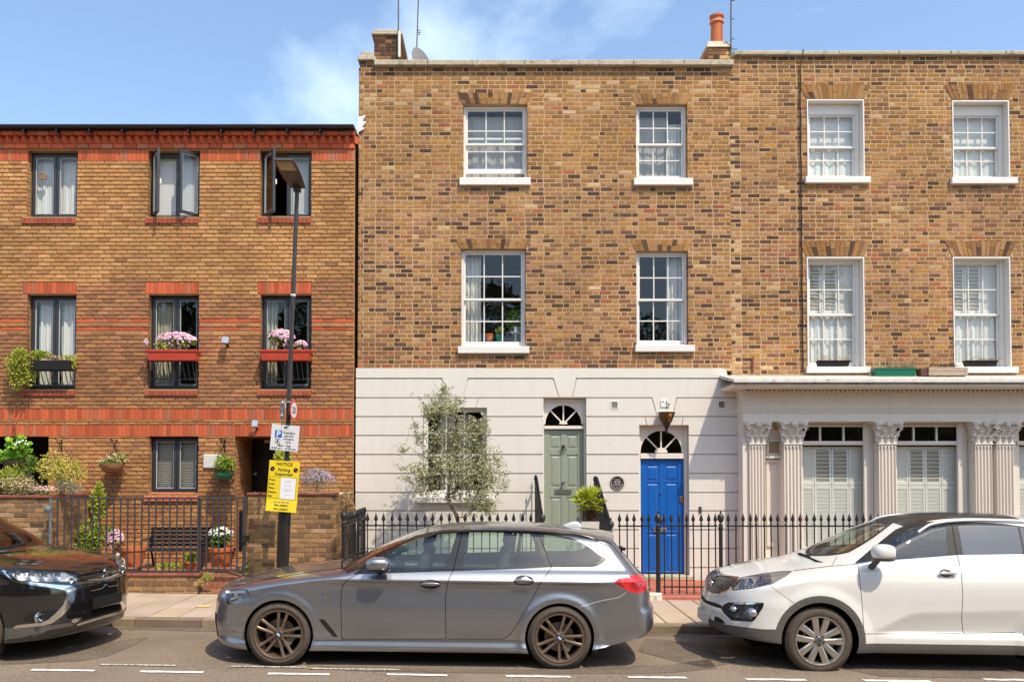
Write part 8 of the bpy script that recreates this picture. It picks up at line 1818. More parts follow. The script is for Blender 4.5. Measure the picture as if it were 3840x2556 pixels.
for k in range(40):
 a = 6.283 * k / 40 * 2.4 + r.uniform(-.3, .3); el = r.uniform(-.55, 1.25); L_ = r.uniform(.10, .21); d = Vector((math.cos(a) * math.cos(el), math.sin(a) * math.cos(el), math.sin(el))); p0 = Vector((pxc, YPm, zc_ - .02)); p1 = p0 + d * L_; b = MB(); b.path([tuple(p0), tuple(p1)], .004, 4, col=(.3, .36, .05)); side = d.cross(Vector((0, 0, 1))).normalized(); up = side.cross(d)
 for j in range(17):
  t_ = (j - 8) / 8 * 1.5; dd = d * math.cos(t_) + side * math.sin(t_) + up * .15 * math.cos(t_ * 2) + Vector((0, 0, -.12)); leaf(b, p1, dd, r.uniform(.15, .2) * (1 - .25 * abs(t_) / 1.35), .027, vary(pick(((.5, (.42, .46, .03)), (.3, (.28, .38, .03)), (.2, (.55, .52, .06))), r), .15, r), r, .25)
 b.build('frond', M_leaf, pl)
def bush(name, label, cat, px, py, Y, rx, ry, n, l, w, cols, seed=1, stems=True, flower=None, depth=.6, droop=0, group=None, base=None, shell=.45):
 """px, py centre and radii in photo pixels at depth Y"""
 r = random.Random(seed); x, z = at(px, py, Y); s_ = Y / F_PX; base = base if base is not None else z - ry * s_
 t = thing(name, label, cat, (x, Y, base), group); b = MB(); sub = max(3, int(n / 130))
 for k in range(sub):
  v = rv(r); c = (x + v.x * rx * s_ * .62, Y + v.y * rx * s_ * depth * .6, z + v.z * ry * s_ * .62); leaves(b, c, (rx * s_ * .5, rx * s_ * .5 * depth, ry * s_ * .5), n // sub, l, w, cols, r, droop, shell)
 b.build('foliage', M_leaf, t)
 if stems:
  b = MB()
  for k in range(7): v = rv(r); b.path([(x + v.x * rx * s_ * .15, Y, base - .03), (x + v.x * rx * s_ * .5, Y + v.y * .1, z + v.z * ry * s_ * .4)], [.008, .003], 4)
  b.build('stem', M_bark, t)
 if flower:
  b = MB(); fr_ = flower; flowers(b, (x + fr_[4] * s_ if len(fr_) > 4 else x, Y - .02, z + (fr_[5] * s_ if len(fr_) > 5 else 0)), (rx * s_ * fr_[2], rx * s_ * depth, ry * s_ * fr_[3]), fr_[0], fr_[1], FC[fr_[6]] if len(fr_) > 6 else FC['pink'], r); b.build('blossom', M_petal, t)
 return t
FC = {'pink': [(.5, (.70, .40, .50)), (.3, (.80, .58, .64)), (.2, (.58, .26, .40))], 'white': [(.8, (.80, .78, .74)), (.2, (.75, .6, .6))], 'lav': [(.6, (.30, .22, .36)), (.4, (.42, .32, .44))], 'buff': [(.6, (.65, .45, .36)), (.4, (.55, .34, .26))]}
bush('shrub', 'golden variegated shrub on the planter wall behind the black car', 'shrub', 222, 1770, 13.75, 105, 78, 1500, .045, .026, G['yellow'], 21)
bush('heather', 'low heather with buff flowers along the left of the planter wall', 'shrub', 60, 1825, 13.7, 110, 45, 1300, .05, .012, G['heath'], 22, flower=(60, .014, .9, .9, 0, 0, 'buff'))
bush('conifer_shrub', 'feathery green shrub between the heather and the dark passage', 'shrub', 55, 1775, 13.95, 60, 48, 650, .07, .012, G['lime'], 23)
bush('rosemary_shrub', 'upright green shrub left of the golden shrub', 'shrub', 105, 1755, 14.0, 32, 60, 420, .06, .012, G['green'] + [(.4, (.3, .36, .05))], 24)
bush('grey_shrub', 'grey green bushy herb at the foot of the golden shrub', 'shrub', 255, 1830, 13.62, 55, 32, 600, .05, .010, G['grey'], 25)
bush('pink_sedum', 'low buff pink flowers on the planter wall edge', 'flowers', 165, 1842, 13.58, 55, 22, 320, .025, .016, G['heath'], 26, flower=(130, .012, .95, .9, 0, 5, 'buff'))
bush('lavender', 'lavender clump on the brick front wall behind the lamp post', 'lavender', 1190, 1808, 13.85, 75, 50, 1100, .065, .009, G['grey'] + [(.5, (.20, .22, .10))], 27, flower=(230, .012, .95, .95, 0, 6, 'lav'))
bush('euonymus', 'tall yellow green climber by the left house wall', 'climber', 368, 1880, 14.7, 26, 95, 700, .07, .03, G['lime'], 28, base=.42)
bush('lily_plant', 'leafy green plants behind the left end of the plain railings', 'plant', 340, 2020, 14.3, 75, 70, 900, .09, .032, G['lime'] + G['green'], 29, base=.42)
bush('pink_hydrangea', 'pink hydrangea head beside the terracotta pot', 'flowers', 430, 2010, 14.25, 36, 52, 260, .06, .03, G['green'], 30, base=.42, flower=(240, .022, 1.0, .85, 2, -16, 'pink'))
bush('clump', 'low green edging plants under the bench', 'plant', 640, 2120, 13.75, 100, 12, 420, .05, .022, G['lime'], 31, stems=False, base=.41)
bush('weed', 'yellow green weed tuft at the foot of the garden gate', 'plant', 765, 2172, 13.1, 28, 22, 220, .06, .014, G['lime'] + G['dry'], 32, stems=False, base=.19)
bush('weed', 'green weed growing at the corner of the brick pier', 'plant', 918, 2135, 13.3, 14, 34, 160, .06, .02, G['green'] + G['dry'], 33, base=.2)
bush('climber', 'dry tan climber on the end of the brick wall beside the stucco', 'climber', 1303, 1905, 13.95, 26, 75, 420, .07, .016, G['dry'], 34, base=.3)
bush('trailing_plant', 'bright leaves trailing between the two signs on the lamp post', 'plant', 1055, 1722, 14.6, 55, 28, 260, .07, .04, G['lime'], 35, stems=False)
# terracotta pots
def pot(label, px, py0, py1, wtop, Y, m=M_terra, name='plant_pot', taper=.7):
 x, zt = at(px, py0, Y); zb = at(px, py1, Y)[1]; h = zt - zb; R_ = wtop / 2 * Y / F_PX; t = thing(name, label, 'pot', (x, Y, zb)); b = MB()
 b.lathe([(R_ * taper, 0), (R_ * (taper + (1 - taper) * .72), h * .74), (R_ * .93, h * .78), (R_ * 1.0, h * .80), (R_ * 1.0, h * .98), (R_ * .97, h), (R_ * .88, h), (R_ * .86, h * .9)], (x, Y, zb), 28); b.build('pot_wall', m, t, smooth=40); b = MB(); b.lathe([(R_ * .87, h * .93), (0, h * .95)], (x, Y, zb), 20, caps=False); b.build('soil', M_soil, t); return x, zt, R_
pot('large terracotta pot left of the bench, with little growing in it', 500, 2046, 2122, 92, 14.0)
pot('large terracotta pot of white geraniums right of the bench', 832, 2050, 2122, 98, 14.0); bush('geranium', 'white flowered geranium in the large terracotta pot', 'flowers', 830, 2015, 14.0, 50, 36, 560, .055, .045, G['green'], 41, flower=(70, .026, .95, 1.0, 0, 8, 'white'))
pot('small terracotta pot in front of the bench', 718, 2103, 2135, 56, 13.6); bush('pot_plant', 'small bright green plant in the little pot before the bench', 'plant', 715, 2090, 13.6, 26, 17, 260, .045, .035, G['lime'][:2] + [(.4, (.2, .36, .02))], 42)
bush('sprig', 'small red leaved sprig beside the left terracotta pot', 'plant', 452, 2050, 14.1, 22, 22, 150, .06, .03, [(.5, (.45, .10, .07)), (.5, (.2, .25, .04))], 43, base=.45)
x, z = at(452, 2100, 13.6); b = MB(); ellipsoid(b, (x, 13.6, z - .05), .075, .07, .10); ellipsoid(b, (x - .03, 13.56, z + .07), .05, .05, .055); ellipsoid(b, (x + .05, 13.55, z - .12), .06, .05, .045); o = b.build('stone_ornament', mat('pale stone', (.60, .50, .36), .9, nscale=18, namt=.25, bump=.6), smooth=60); tag(o, 'pale stone ornament left of the terracotta pot', 'ornament')
# black slatted bench
YBn = 14.75; bx0, bx1 = at(560, 2050, YBn)[0], at(795, 2050, YBn)[0]; zs_ = at(660, 2054, YBn)[1]; zt_ = at(660, 1978, YBn)[1]; zf_ = .40
bn = thing('bench', 'black slatted garden bench under the ground floor window', 'bench', ((bx0 + bx1) / 2, YBn, zf_)); M_bench = mat('black bench paint', (.014, .014, .018), .4)
for k in range(5): b = MB(); y = YBn - .42 + k * .085; b.bbox(bx0, bx1, y, y + .065, zs_ - .012, zs_ + .012, .004); b.build('seat_slat', M_bench, bn)
for k in range(5): z = zs_ + .06 + (zt_ - zs_ - .08) * k / 4; b = MB(); b.bbox(bx0, bx1, YBn - .02 + k * .022, YBn + .005 + k * .022, z - .028, z + .028, .004); b.build('back_slat', M_bench, bn)
for x in (bx0 + .03, bx1 - .03):
 b = MB(); b.path([(x, YBn - .45, zf_), (x, YBn - .42, zf_ + .2), (x, YBn - .40, zs_)], .02, 6); b.path([(x, YBn + .12, zf_), (x, YBn + .0, zs_), (x, YBn + .09, zt_)], .02, 6); b.path([(x, YBn - .40, zs_), (x, YBn - .44, zs_ + .12), (x, YBn - .40, zs_ + .18), (x, YBn - .1, zs_ + .16), (x, YBn + .03, zs_ + .2)], .016, 6); b.path([(x, YBn - .40, zs_ - .02), (x, YBn + .02, zs_ - .02)], .016, 6); b.build('bench_end', M_bench, bn, smooth=40)
# hanging baskets on scrolled brackets
def bracket(label, px, py, out=.26, drop=.24, Y=YF):
 x, z = at(px, py, Y); t = thing('basket_bracket', label, 'bracket', (x, Y, z)); b = MB(); b.box(x - .012, x + .012, Y - .02, Y - .006, z - drop, z + .02); b.path([(x, Y - .015, z), (x, Y - out, z + .01), (x, Y - out - .03, z + .035)], .008, 6); b.path([(x, Y - .015, z - drop * .85)] + [(x, Y - .015 - out * .75 * u, z - drop * .85 * (1 - u) ** 1.6 - .01) for u in (.25, .5, .75, 1)], .007, 6)
 for s_ in (0,): b.path([(x, Y - out * .35 + .035 * math.cos(q), z - .06 + .035 * math.sin(q)) for q in [k * .5 for k in range(12)]], .005, 5)
 b.build('bracket_iron', M_black, t); return x, Y - out, z
def basket(label, hook, px, py_top, py_bot, w, m, plant, seed, cols, lw=(.06, .03), prx=50, pry=30, pcy=0, flower=None, n=420):
 x, y, zh = hook; zt = at(px, py_top, y)[1]; zb = at(px, py_bot, y)[1]; R_ = w / 2 * y / F_PX; h = zt - zb; t = thing('hanging_basket', label, 'hanging basket', (x, y, zb)); b = MB(); xx = at(px, py_top, y)[0]
 b.lathe([(0, 0), (R_ * .45, h * .06), (R_ * .78, h * .35), (R_ * .95, h * .75), (R_, h), (R_ * .93, h), (R_ * .9, h * .85)], (xx, y, zb), 24); b.build('bowl', m, t, smooth=50)
 b = MB()
 for a in (0, 2.1, 4.2): b.path([(xx + R_ * .97 * math.cos(a), y + R_ * .97 * math.sin(a), zt), (x, y, zh)], .0035, 4)
 b.build('chain', M_black, t)
 bush('basket_plant', plant, 'plant', px, py_top + pcy, y, prx, pry, n, *lw, cols, seed, stems=False, flower=flower, depth=.9)
h1 = bracket('black scrolled bracket above the coir hanging basket', 440, 1652); basket('coir hanging basket left of the ground floor window', (h1[0], h1[1], h1[2]), 420, 1738, 1776, 88, mat('coir liner', (.33, .16, .06), .95, nscale=60, namt=.4, bump=.8), 'pale leaved plants in the coir basket', 51, G['lime'] + G['grey'], prx=54, pry=30, pcy=-12, flower=(20, .016, .9, .9, 0, 0, 'buff'))
h2 = bracket('black scrolled bracket above the green bowl basket', 845, 1650); basket('green bowl hanging basket left of the front door recess', (h2[0], h2[1], h2[2]), 838, 1772, 1801, 76, mat('green glazed bowl', (.05, .22, .11), .35), 'green trailing plants in the green bowl basket', 52, G['lime'] + G['green'], prx=52, pry=40, pcy=-28, n=520)
h3 = bracket('black scrolled bracket at the corner of the dark passage', 234, 1650)
h4 = (at(50, 1640, 14.3)[0], 14.3, at(50, 1600, 14.3)[1]); basket('dark hanging basket at the left edge before the passage', h4, 52, 1725, 1765, 78, M_soil, 'broad lime leaves in the dark hanging basket at the left edge', 53, [(.6, (.22, .42, .03)), (.4, (.33, .5, .06))], lw=(.11, .10), prx=55, pry=48, pcy=-35, n=220, flower=(22, .016, .5, .5, 40, 20, 'white'))
x0, x1, z0, z1 = rect_px(765, 831, 1703, 1754); b = MB(); b.bbox(x0, x1, YF - .05, YF - .004, z0, z1, .01); o = b.build('meter_box', mat('off white meter box', (.66, .62, .57), .5)); tag(o, 'off white meter box on the brick behind the green bowl basket', 'meter box')
x0, x1, z0, z1 = rect_px(450, 486, 1757, 1772); b = MB(); b.bbox(x0, x1, YF - .016, YF - .004, z0, z1, .003)
for k in range(3): b.box(x0 + .02, x1 - .02, YF - .02, YF - .015, z0 + .015 + k * .018, z0 + .022 + k * .018)
o = b.build('air_brick', mat('terracotta vent', (.42, .20, .12), .8)); tag(o, 'small terracotta air brick right of the coir basket', 'air brick')
def solar(label, px, py, w=26):
 x, z = at(px, py, YF - .14); t = thing('wall_light', label, 'wall light', (x, YF - .1, z)); b = MB(); m = Matrix.Translation((x, YF - .16, z)) @ Matrix.Rotation(R(62), 4, 'X') @ Matrix.Rotation(R(8), 4, 'Y'); s_ = w / 2 * 15.2 / F_PX; b.box(-s_, s_, -.07, .07, -.012, .012, m=m); b.build('lamp_body', mat('grey lamp body', (.16, .16, .17), .4), t); b = MB(); b.box(-s_ * .9, s_ * .9, -.062, .062, .0125, .016, m=m); b.build('solar_panel', mat('solar panel', (.30, .33, .40), .15, spec=.6), t)
 b = MB(); b.path([(x, YF, z - .09), (x, YF - .05, z - .08), (x, YF - .13, z - .02)], .022, 6); b.build('bracket_arm', M_black, t)
solar('small solar wall light between the two red flower boxes', 846, 1276); solar('small solar wall light above the front door recess', 957, 1588, 22)
# flower boxes with guard rails
def guard(parent_label, px0, px1, ptop, pbot, nb, out=.17):
 Y = YF; x0, x1 = at(px0, ptop, Y)[0], at(px1, ptop, Y)[0]; zt, zb = at(px0, ptop, Y - out)[1], at(px0, pbot, Y)[1]; t = thing('window_guard', parent_label, 'window guard', ((x0 + x1) / 2, Y - .08, zb))
 for z, y in ((zt, Y - out), (zt + .055, Y - out), (zb + .03, Y - .03)): b = MB(); b.path([(x0, y, z), (x1, y, z)], .008, 6); b.build('rail', M_rail, t)
 for x in (x0, x1): b = MB(); b.path([(x, Y, zt), (x, Y - out, zt)], .008, 6); b.path([(x, Y, zb + .03), (x, Y - .03, zb + .03)], .008, 6); b.build('rail', M_rail, t)
 for k in range(nb): x = x0 + (x1 - x0) * (k + .5) / nb; b = MB(); b.path([(x, Y - out, zt + .06), (x + .02, Y - .03, zb)], .0085, 5); b.build('bar', M_rail, t)
 return x0, x1, zt, Y - out
M_box = mat('red plastic flower box', (.50, .055, .025), .5, nscale=8, namt=.15)
for lab, px0, px1, fl, s_ in (('middle first floor window', 548, 752, 'of the middle first floor window', 61), ('first floor window by the lamp post', 972, 1176, 'by the lamp post', 62)):
 x0, x1, zt, yo = guard(f'black iron guard below the red flower box {fl}', px0 + 8, px1 - 12, 1355, 1428, 10)
 a, c = at(px0 + 10, 1330, yo)[0], at(px1 - 10, 1330, yo)[0]; z0, z1 = at(600, 1350, yo - .08)[1], at(600, 1312, yo - .08)[1]; t = thing('flower_box', f'red plastic flower box {fl}', 'flower box', ((a + c) / 2, yo - .02, z0)); b = MB(); y0, y1 = yo - .10, yo + .12
 b.add([(a + .02, y0 + .02, z0), (c - .02, y0 + .02, z0), (c - .02, y1 - .02, z0), (a + .02, y1 - .02, z0), (a, y0, z1), (c, y0, z1), (c, y1, z1), (a, y1, z1)], [(0, 1, 5, 4), (1, 2, 6, 5), (2, 3, 7, 6), (3, 0, 4, 7), (3, 2, 1, 0)]); b.build('trough', M_box, t); b = MB(); frame = [(a - .012, c + .012, y0 - .012, y0 + .006), (a - .012, c + .012, y1 - .006, y1 + .012), (a - .012, a + .006, y0, y1), (c - .006, c + .012, y0, y1)]
 for q in frame: b.box(*q, z1 - .025, z1 + .008)
 b.build('trough_rim', M_box, t); b = MB(); b.box(a + .02, c - .02, y0 + .02, y1 - .02, z1 - .05, z1 - .02); b.build('soil', M_soil, t)
 mx_ = (px0 + px1) / 2 - 6
 if s_ == 61: bush('pink_geranium', 'dense pink geraniums in the middle red flower box', 'flowers', 655, 1288, yo, 82, 28, 650, .05, .035, G['lime'], s_, stems=False, flower=(330, .024, .95, 1.15, 6, 12, 'pink'), depth=.35); bush('pink_geranium', 'single pink sprig at the left of the middle red flower box', 'flowers', 548, 1287, yo - .1, 9, 16, 20, .04, .02, G['lime'], 65, flower=(34, .018, 1.0, 1.0), depth=.6)
 else: bush('pink_geranium', 'pink geraniums behind the lamp post in the right red flower box', 'flowers', 1055, 1278, yo, 62, 34, 480, .05, .035, G['lime'] + G['green'], s_, stems=False, flower=(230, .024, .85, 1.05, 0, 10, 'pink'), depth=.4); bush('pink_geranium', 'lower pink geraniums at the right end of the right red flower box', 'flowers', 1128, 1300, yo, 28, 20, 150, .05, .035, G['lime'], 66, stems=False, flower=(80, .024, .9, 1.0, 0, 4, 'pink'), depth=.5)
x0, x1, zt, yo = guard('black iron guard below the black flower trough at the left edge', 104, 284, 1384, 1452, 10)
a, c = at(125, 1360, yo)[0], at(268, 1360, yo)[0]; z0, z1 = at(200, 1388, yo - .08)[1], at(200, 1350, yo - .08)[1]; t = thing('flower_trough', 'black flower trough hung at the left first floor window', 'flower box', ((a + c) / 2, yo, z0)); b = MB(); b.bbox(a, c, yo - .1, yo + .1, z0, z1, .012); b.build('trough', M_dark, t)
bush('trailing_plant', 'yellow green bush spilling from the left end of the black flower trough', 'plant', 78, 1380, yo - .05, 56, 86, 1500, .05, .036, G['lime'] + [(.25, (.5, .42, .12))], 71, stems=False, depth=.6); bush('trailing_plant', 'lime sprays over the middle of the black flower trough', 'plant', 150, 1328, yo, 55, 24, 380, .05, .03, G['lime'], 72, stems=False, depth=.5); bush('trailing_plant', 'pale yellow leaves at the right end of the black flower trough', 'plant', 262, 1350, yo, 42, 32, 380, .045, .025, G['yellow'] + G['lime'][:1], 73, stems=False, depth=.6); bush('dry_flowers', 'buff dry flowers in the middle of the black flower trough', 'plant', 195, 1342, yo - .04, 40, 12, 160, .04, .02, G['dry'], 74, stems=False)
# woven wreath hung in the top left pane
x, z = at(160, 661, YF + .12); b = MB()
for q in range(5): b.path([(x + (.062 + .012 * math.cos(q * 1.3 + k * .9)) * math.cos(k * .3142), YF + .115 + .006 * math.sin(q + k), z + (.062 + .012 * math.sin(q * 2 + k * .7)) * math.sin(k * .3142)) for k in range(21)], .009, 5)
for q in (0, 1.2, 2.2): b.path([(x - .055 * math.cos(q), YF + .115, z - .055 * math.sin(q)), (x + .055 * math.cos(q), YF + .115, z + .055 * math.sin(q))], .006, 5)
o = b.build('wreath', mat('dry wicker', (.33, .19, .08), .9)); tag(o, 'small round wicker wreath hung in the left pane of the closed top floor casement', 'wreath')
# ================================================================== FITTINGS ON THE HOUSES
lx_, lz_ = at(2499, 1545, YS - .14); yl = YS - .15
ln = thing('wall_lantern', 'tapered amber glass wall lantern above the blue door', 'lantern', (lx_, YS - .05, lz_ - .2))
def hexr(w, z): return [(lx_ + w * math.cos(R(30 + 60 * k)), yl + w * math.sin(R(30 + 60 * k)) , z) for k in range(6)]
zt_, zb_ = at(2499, 1548, yl)[1], at(2499, 1602 - 14, yl)[1] + .0
zt_ = at(2499, 1546, yl)[1]; zb_ = at(2499, 1589 - 6, yl)[1]
A, B_ = hexr(.155, zt_), hexr(.085, zb_); M_amber = glass('amber glass', (.95, .62, .22), 1.5)
b = MB(); b.add(A + B_, [(k, (k + 1) % 6, (k + 1) % 6 + 6, k + 6)[::-1] for k in range(6)]); b.build('lantern_glass', M_amber, ln)
b = MB()
for k in range(6): b.path([A[k], B_[k]], .009, 5); b.path([A[k], A[(k + 1) % 6]], .009, 5); b.path([B_[k], B_[(k + 1) % 6]], .008, 5); m1 = Vector(A[k]) * .5 + Vector(A[(k + 1) % 6]) * .5; m2 = Vector(B_[k]) * .5 + Vector(B_[(k + 1) % 6]) * .5; b.path([tuple(m1), tuple(m2)], .004, 4); b.path([tuple(Vector(A[k]) * .5 + Vector(B_[k]) * .5), tuple(Vector(A[(k + 1) % 6]) * .5 + Vector(B_[(k + 1) % 6]) * .5)], .004, 4)
b.build('lantern_frame', mat('bronze lantern frame', (.10, .07, .04), .4, metal=.5), ln)
b = MB(); b.lathe([(.03, .05), (.075, .0), (.06, -.04), (.035, -.09), (.018, -.12), (.022, -.14), (.012, -.19), (0, -.21)][::-1], (lx_, yl, zb_ - .01), 12); b.path([(lx_, yl, zb_ - .12), (lx_, yl + .05, zb_ - .17), (lx_, YS, zb_ - .13)], .014, 6); b.build('lantern_base', M_black, ln, smooth=40)
b = MB(); b.lathe([(.16, 0), (.06, .035), (.0, .04)], (lx_, yl, zt_ + .006), 6, ang=R(30)); b.build('lantern_cap', mat('pale weathered cap', (.5, .46, .38), .6), ln)
x0, x1, z0, z1 = rect_px(2476, 2503, 1500, 1526, YS); b = MB(); b.bbox(x0, x1, YS - .03, YS - .001, z0, z1, .004); b.build('junction_box', M_sill, ln); b = MB(); b.box(x0 + .02, x0 + .055, YS - .034, YS - .03, z1 - .035, z1 - .022); b.path([(x1 - .02, YS - .03, z1 - .01), (x1 - .02, YS - .03, z0 - .03)], .007, 5); b.path([(x1 + .01, YS - .02, z0 + .05), (x1 + .01, YS - .02, z0 - .03)], .006, 5); b.path([(x1 - .05, YS - .03, z1 - .06), (x1 + .04, YS - .02, z1 - .07)], .006, 5); b.build('wiring', M_black, ln)
px_, pz_ = at(2314, 1810, YS); pq = thing('wall_plaque', 'round carved grey plaque between the two front doors', 'plaque', (px_, YS, pz_)); M_plq = mat('grey lead plaque', (.20, .175, .155), .6, nscale=30, namt=.3)
b = MB(); b.lathe([(.0, -.012), (.095, -.012), (.105, -.018), (.112, -.030), (.122, -.032), (.13, -.024), (.132, .0)][::1], (px_, YS, pz_), 36, axis='y'); b.build('plaque_rim', M_plq, pq, smooth=35)
b = MB();
for k in range(5): a = R(90 + 72 * k); ellipsoid(b, (px_ + .045 * math.cos(a), YS - .018, pz_ + .045 * math.sin(a)), .03, .012, .03, n=10, m=6); a2 = a + R(36); ellipsoid(b, (px_ + .08 * math.cos(a2), YS - .014, pz_ + .08 * math.sin(a2)), .016, .01, .016, n=8, m=5)
ellipsoid(b, (px_, YS - .022, pz_), .022, .014, .022, n=10, m=6); b.path([(px_ - .09, YS - .02, pz_ - .03), (px_ - .04, YS - .025, pz_ - .085), (px_ + .03, YS - .025, pz_ - .09), (px_ + .085, YS - .02, pz_ - .04)], .009, 5); b.build('carved_rose', M_plq, pq, smooth=60)
bx_, bz_ = at(2625, 1911, YS); b = MB(); b.bbox(bx_ - .026, bx_ + .026, YS - .035, YS - .001, bz_ - .05, bz_ + .065, .012); b.lathe([(0, -.05), (.014, -.048), (.016, -.034)], (bx_, YS, bz_ - .02), 10, axis='y'); o = b.build('door_bell', mat('dull steel', (.16, .15, .14), .35, metal=.8)); tag(o, 'small steel door bell right of the blue door', 'bell')
x0, x1, z0, z1 = rect_px(2992, 3007, 1932, 1960, YW); b = MB(); b.bbox(x0, x1, YW - .05, YW, z0, z1, .01); o = b.build('alarm_box', mat('red alarm plastic', (.55, .035, .02), .4)); tag(o, 'small red box low on the left shuttered shop window', 'box')
# roof: masts, aerial, dish
def mast(label, pts, r_, Y, extras=()):
 v = [(at(px, py, Y)[0], Y, at(px, py, Y)[1]) for px, py in pts]; t = thing('aerial_mast', label, 'aerial', v[0]); b = MB(); b.path(v, r_, 6); b.build('mast', mat('grey mast', (.11, .10, .09), .5), t, smooth=40)
 for (px, py, ln_) in extras: x, z = at(px, py, Y); b = MB(); b.path([(x, Y, z), (x + ln_, Y, z)], .008, 5); b.build('aerial_rod', M_black, t)
 return t
mt = mast('straight aerial mast strapped to the left chimney', ((1494, 290), (1494, 120), (1494, -220)), .016, YC - .03); b = MB(); x, z0 = at(1497, 215, YC - .05); z1 = at(1497, 117, YC - .05)[1]; b.path([(x, YC - .05, z0), (x, YC - .05, z1)], .026, 8); b.build('white_sleeve', M_sill, mt, smooth=40)
mast('leaning aerial mast behind the parapet', ((1560, 262), (1573, -120)), .014, YF + 1.6, ((1567, 115, .05), (1567, 123, .06), (1567, 130, .05)))
mast('thin aerial mast beside the right chimney', ((2741, 240), (2741, 40), (2743, -120)), .014, YC2 - .04, ((2741, 3, .07), (2741, 72, .06), (2741, 147, .06), (2741, 185, .12)))
yd = YF + 1.4; x, z = at(1592, 232, yd); t = thing('satellite_dish', 'grey satellite dish peeping over the parapet', 'satellite dish', (x, yd, z)); b = MB(); mt_ = Matrix.Translation((x, yd, z)) @ Matrix.Rotation(R(52), 4, 'Z') @ Matrix.Rotation(R(-14), 4, 'X'); vs = []; fs = []; n = 28
for i in range(5):
 q = i / 4
 for k in range(n): a = 6.283 * k / n; vs.append(tuple(mt_ @ Vector((.30 * q * math.cos(a), .06 * q * q, .34 * q * math.sin(a)))))
for i in range(4):
 for k in range(n): fs.append((i * n + k, i * n + (k + 1) % n, i * n + n + (k + 1) % n, i * n + n + k))
b.add(vs, fs); b.build('dish', mat('grey dish', (.16, .15, .145), .5), t, smooth=60); b = MB(); b.path([(x, yd + .1, z - .1), (x, yd + .12, z - 1.2)], .02, 6); b.build('dish_pole', M_black, t)
# planters on the cornice and window sills of the right house
def trough(label, px0, px1, py0, py1, Y, dep, m, cat='planter', name='planter', taper=.02):
 x0, x1 = at(px0, py1, Y)[0], at(px1, py1, Y)[0]; z1, z0 = at(px0, py0, Y)[1], at(px0, py1, Y)[1]; t = thing(name, label, cat, ((x0 + x1) / 2, Y + dep / 2, z0)); b = MB(); k = taper
 b.add([(x0 + k, Y + k * .5, z0), (x1 - k, Y + k * .5, z0), (x1 - k, Y + dep - k, z0), (x0 + k, Y + dep - k, z0), (x0, Y, z1), (x1, Y, z1), (x1, Y + dep, z1), (x0, Y + dep, z1)], [(0, 1, 5, 4), (1, 2, 6, 5), (2, 3, 7, 6), (3, 0, 4, 7), (3, 2, 1, 0)]); b.build('trough', m, t); b = MB(); b.box(x0 - .008, x1 + .008, Y - .008, Y + .01, z1 - .02, z1 + .004); b.box(x0 + .01, x1 - .01, Y + .01, Y + dep - .01, z1 - .035, z1 - .018); b.build('rim', m, t); return x0, x1, z1
def dry(label, px0, px1, py, Y, n, h, seed, cols=((.6, (.50, .30, .14)), (.4, (.62, .45, .24)))):
 r = random.Random(seed); x0, x1 = at(px0, py, Y)[0], at(px1, py, Y)[0]; z = at(px0, py, Y)[1]; b = MB()
 for _ in range(n):
  x = r.uniform(x0, x1); dx, dy = r.uniform(-.12, .12), r.uniform(-.08, .04); hh = h * r.uniform(.4, 1.1); b.path([(x, Y, z - .03), (x + dx * .4, Y + dy * .5, z + hh * .7), (x + dx, Y + dy, z + hh * r.uniform(.5, 1)), (x + dx * 1.5, Y + dy * 1.3, z + hh * r.uniform(.1, .9))], [.004, .003, .003, .002], 4, col=vary(pick(cols, r), .2, r), caps=False)
 o = b.build('dry_plant', mat('dry stalk', attr='col', rough=.9)); tag(o, label, 'dry plant'); return o
Yc = YF - .30
trough('dark green trough on the cornice between the two white windows', 3282, 3437, 1379, 1411, Yc, .2, mat('dark green plastic', (.01, .13, .075), .35)); dry('straw coloured dead stalks in the dark green trough', 3300, 3425, 1382, Yc + .1, 46, .26, 81)
x0, x1, z0, z1 = rect_px(3473, 3618, 1378, 1410, Yc); t = thing('planter', 'weathered wooden planter box on the cornice', 'planter', ((x0 + x1) / 2, Yc, z0)); M_wood = mat('weathered wood', (.40, .30, .22), .9, nscale=14, namt=.3)
for k in range(2): b = MB(); h_ = (z1 - z0) / 2; b.bbox(x0, x1, Yc - .1, Yc - .08, z0 + h_ * k + .002, z0 + h_ * (k + 1) - .002, .004); b.build('board', M_wood, t)
b = MB(); b.box(x0, x0 + .02, Yc - .078, Yc + .12, z0, z1); b.box(x1 - .02, x1, Yc - .078, Yc + .12, z0, z1); b.box(x0 + .02, x1 - .02, Yc - .078, Yc + .12, z0, z1 - .02); b.build('box_body', M_wood, t)
bush('dark_moss', 'dark withered growth on the wooden planter box', 'dry plant', 3545, 1373, Yc, 62, 7, 260, .05, .01, [(1, (.045, .03, .025))], 82, stems=False, depth=.4)
b = MB(); xx0, xx1, zz0, zz1 = rect_px(3446, 3472, 1382, 1410, Yc); b.bbox(xx0, xx1, Yc - .07, Yc + .1, zz0, zz1, .005); o = b.build('dark_brick', mat('dark red block', (.10, .045, .035), .9)); tag(o, 'dark red brick beside the wooden planter box on the cornice', 'brick')
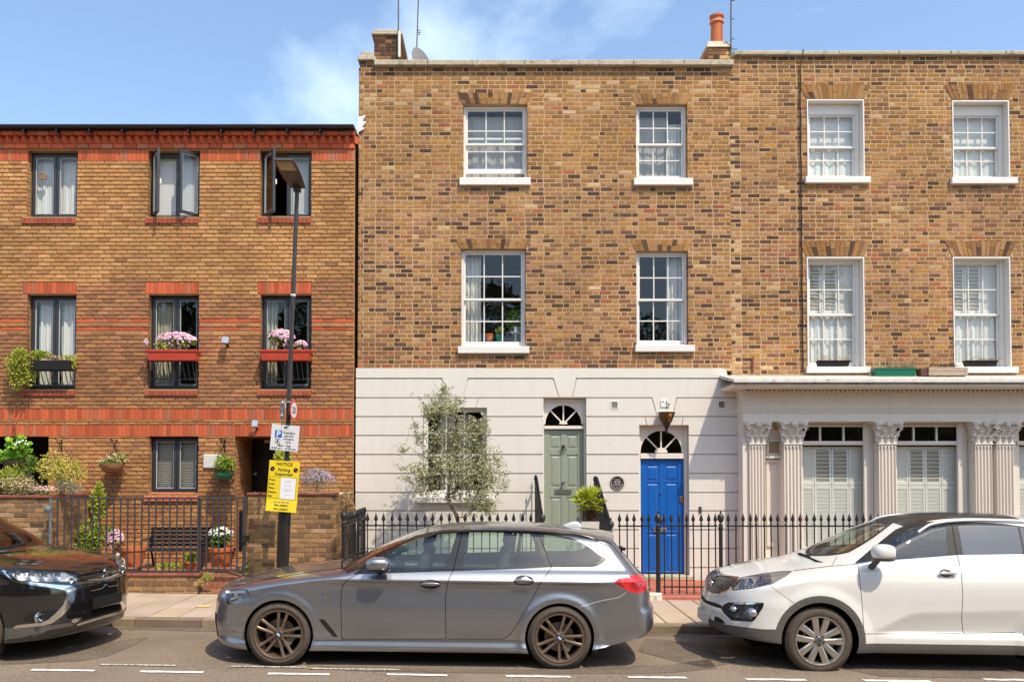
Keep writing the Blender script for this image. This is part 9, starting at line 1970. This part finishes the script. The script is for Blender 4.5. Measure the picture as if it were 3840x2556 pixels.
trough('small black trough on the left white window sill', 3068, 3188, 1351, 1372, YF - .07, .12, M_dark); dry('dead stalks in the black trough on the left white sill', 3080, 3180, 1354, YF - .02, 24, .16, 83)
trough('small black trough on the right white window sill', 3622, 3742, 1351, 1372, YF - .07, .12, M_dark); dry('dead stalks in the black trough on the right white sill', 3632, 3736, 1354, YF - .02, 24, .10, 84)
x, z = at(2822, 1365, YF); b = MB(); b.path([(x, YF - .02, z - .15), (x, YF - .03, z + .1), (x + .02, YF - .01, z + .13)], .018, 6); o = b.build('pipe_stub', mat('rust red iron', (.25, .06, .04), .7)); tag(o, 'short rust red pipe above the left end of the cornice', 'pipe')
x, z = at(3424, 1350, YF); b = MB(); b.path([(x, YF - .02, z - .12), (x, YF - .03, z + .0), (x + .03, YF - .02, z + .02)], .014, 6); o = b.build('pipe_stub', mat('rust red iron', (.25, .06, .04), .7)); tag(o, 'short rust red pipe behind the dark green trough', 'pipe')
# pot plants on the inner sill of the wide middle window
yi = YF + .33
pot('terracotta pot on the inner sill of the wide middle window', 1834, 1252, 1280, 34, yi); pot('small green pot on the inner sill of the wide middle window', 1874, 1256, 1285, 34, yi, m=mat('green glazed pot', (.02, .22, .12), .4)); bush('pot_plant', 'lime plant in the small green pot behind the wide middle window', 'plant', 1872, 1243, yi, 17, 13, 150, .045, .03, G['lime'], 91)
bush('pot_plant', 'large leafy green plant behind the right panes of the wide middle window', 'plant', 1925, 1215, yi + .2, 36, 50, 520, .08, .05, [(.6, (.16, .32, .03)), (.4, (.26, .42, .05))], 92, base=at(1925, 1285, yi)[1])
x, z = at(1934, 1250, yi - .05); b = MB(); b.lathe([(.05, -.14), (.012, -.12), (.012, 0), (.11, .01), (.115, .02), (0, .022)], (x, yi - .05, z), 18); o = b.build('cake_stand', mat('cream china', (.6, .55, .48), .4), smooth=40); tag(o, 'cream stand on the inner sill of the wide middle window', 'stand')
b = MB(); b.lathe([(.035, .023), (.035, .10), (.02, .12), (0, .12)], (x, yi - .05, z), 12); o = b.build('jar', mat('pale jar', (.6, .62, .66), .2), smooth=40); tag(o, 'pale jar on the cream stand behind the wide middle window', 'jar')
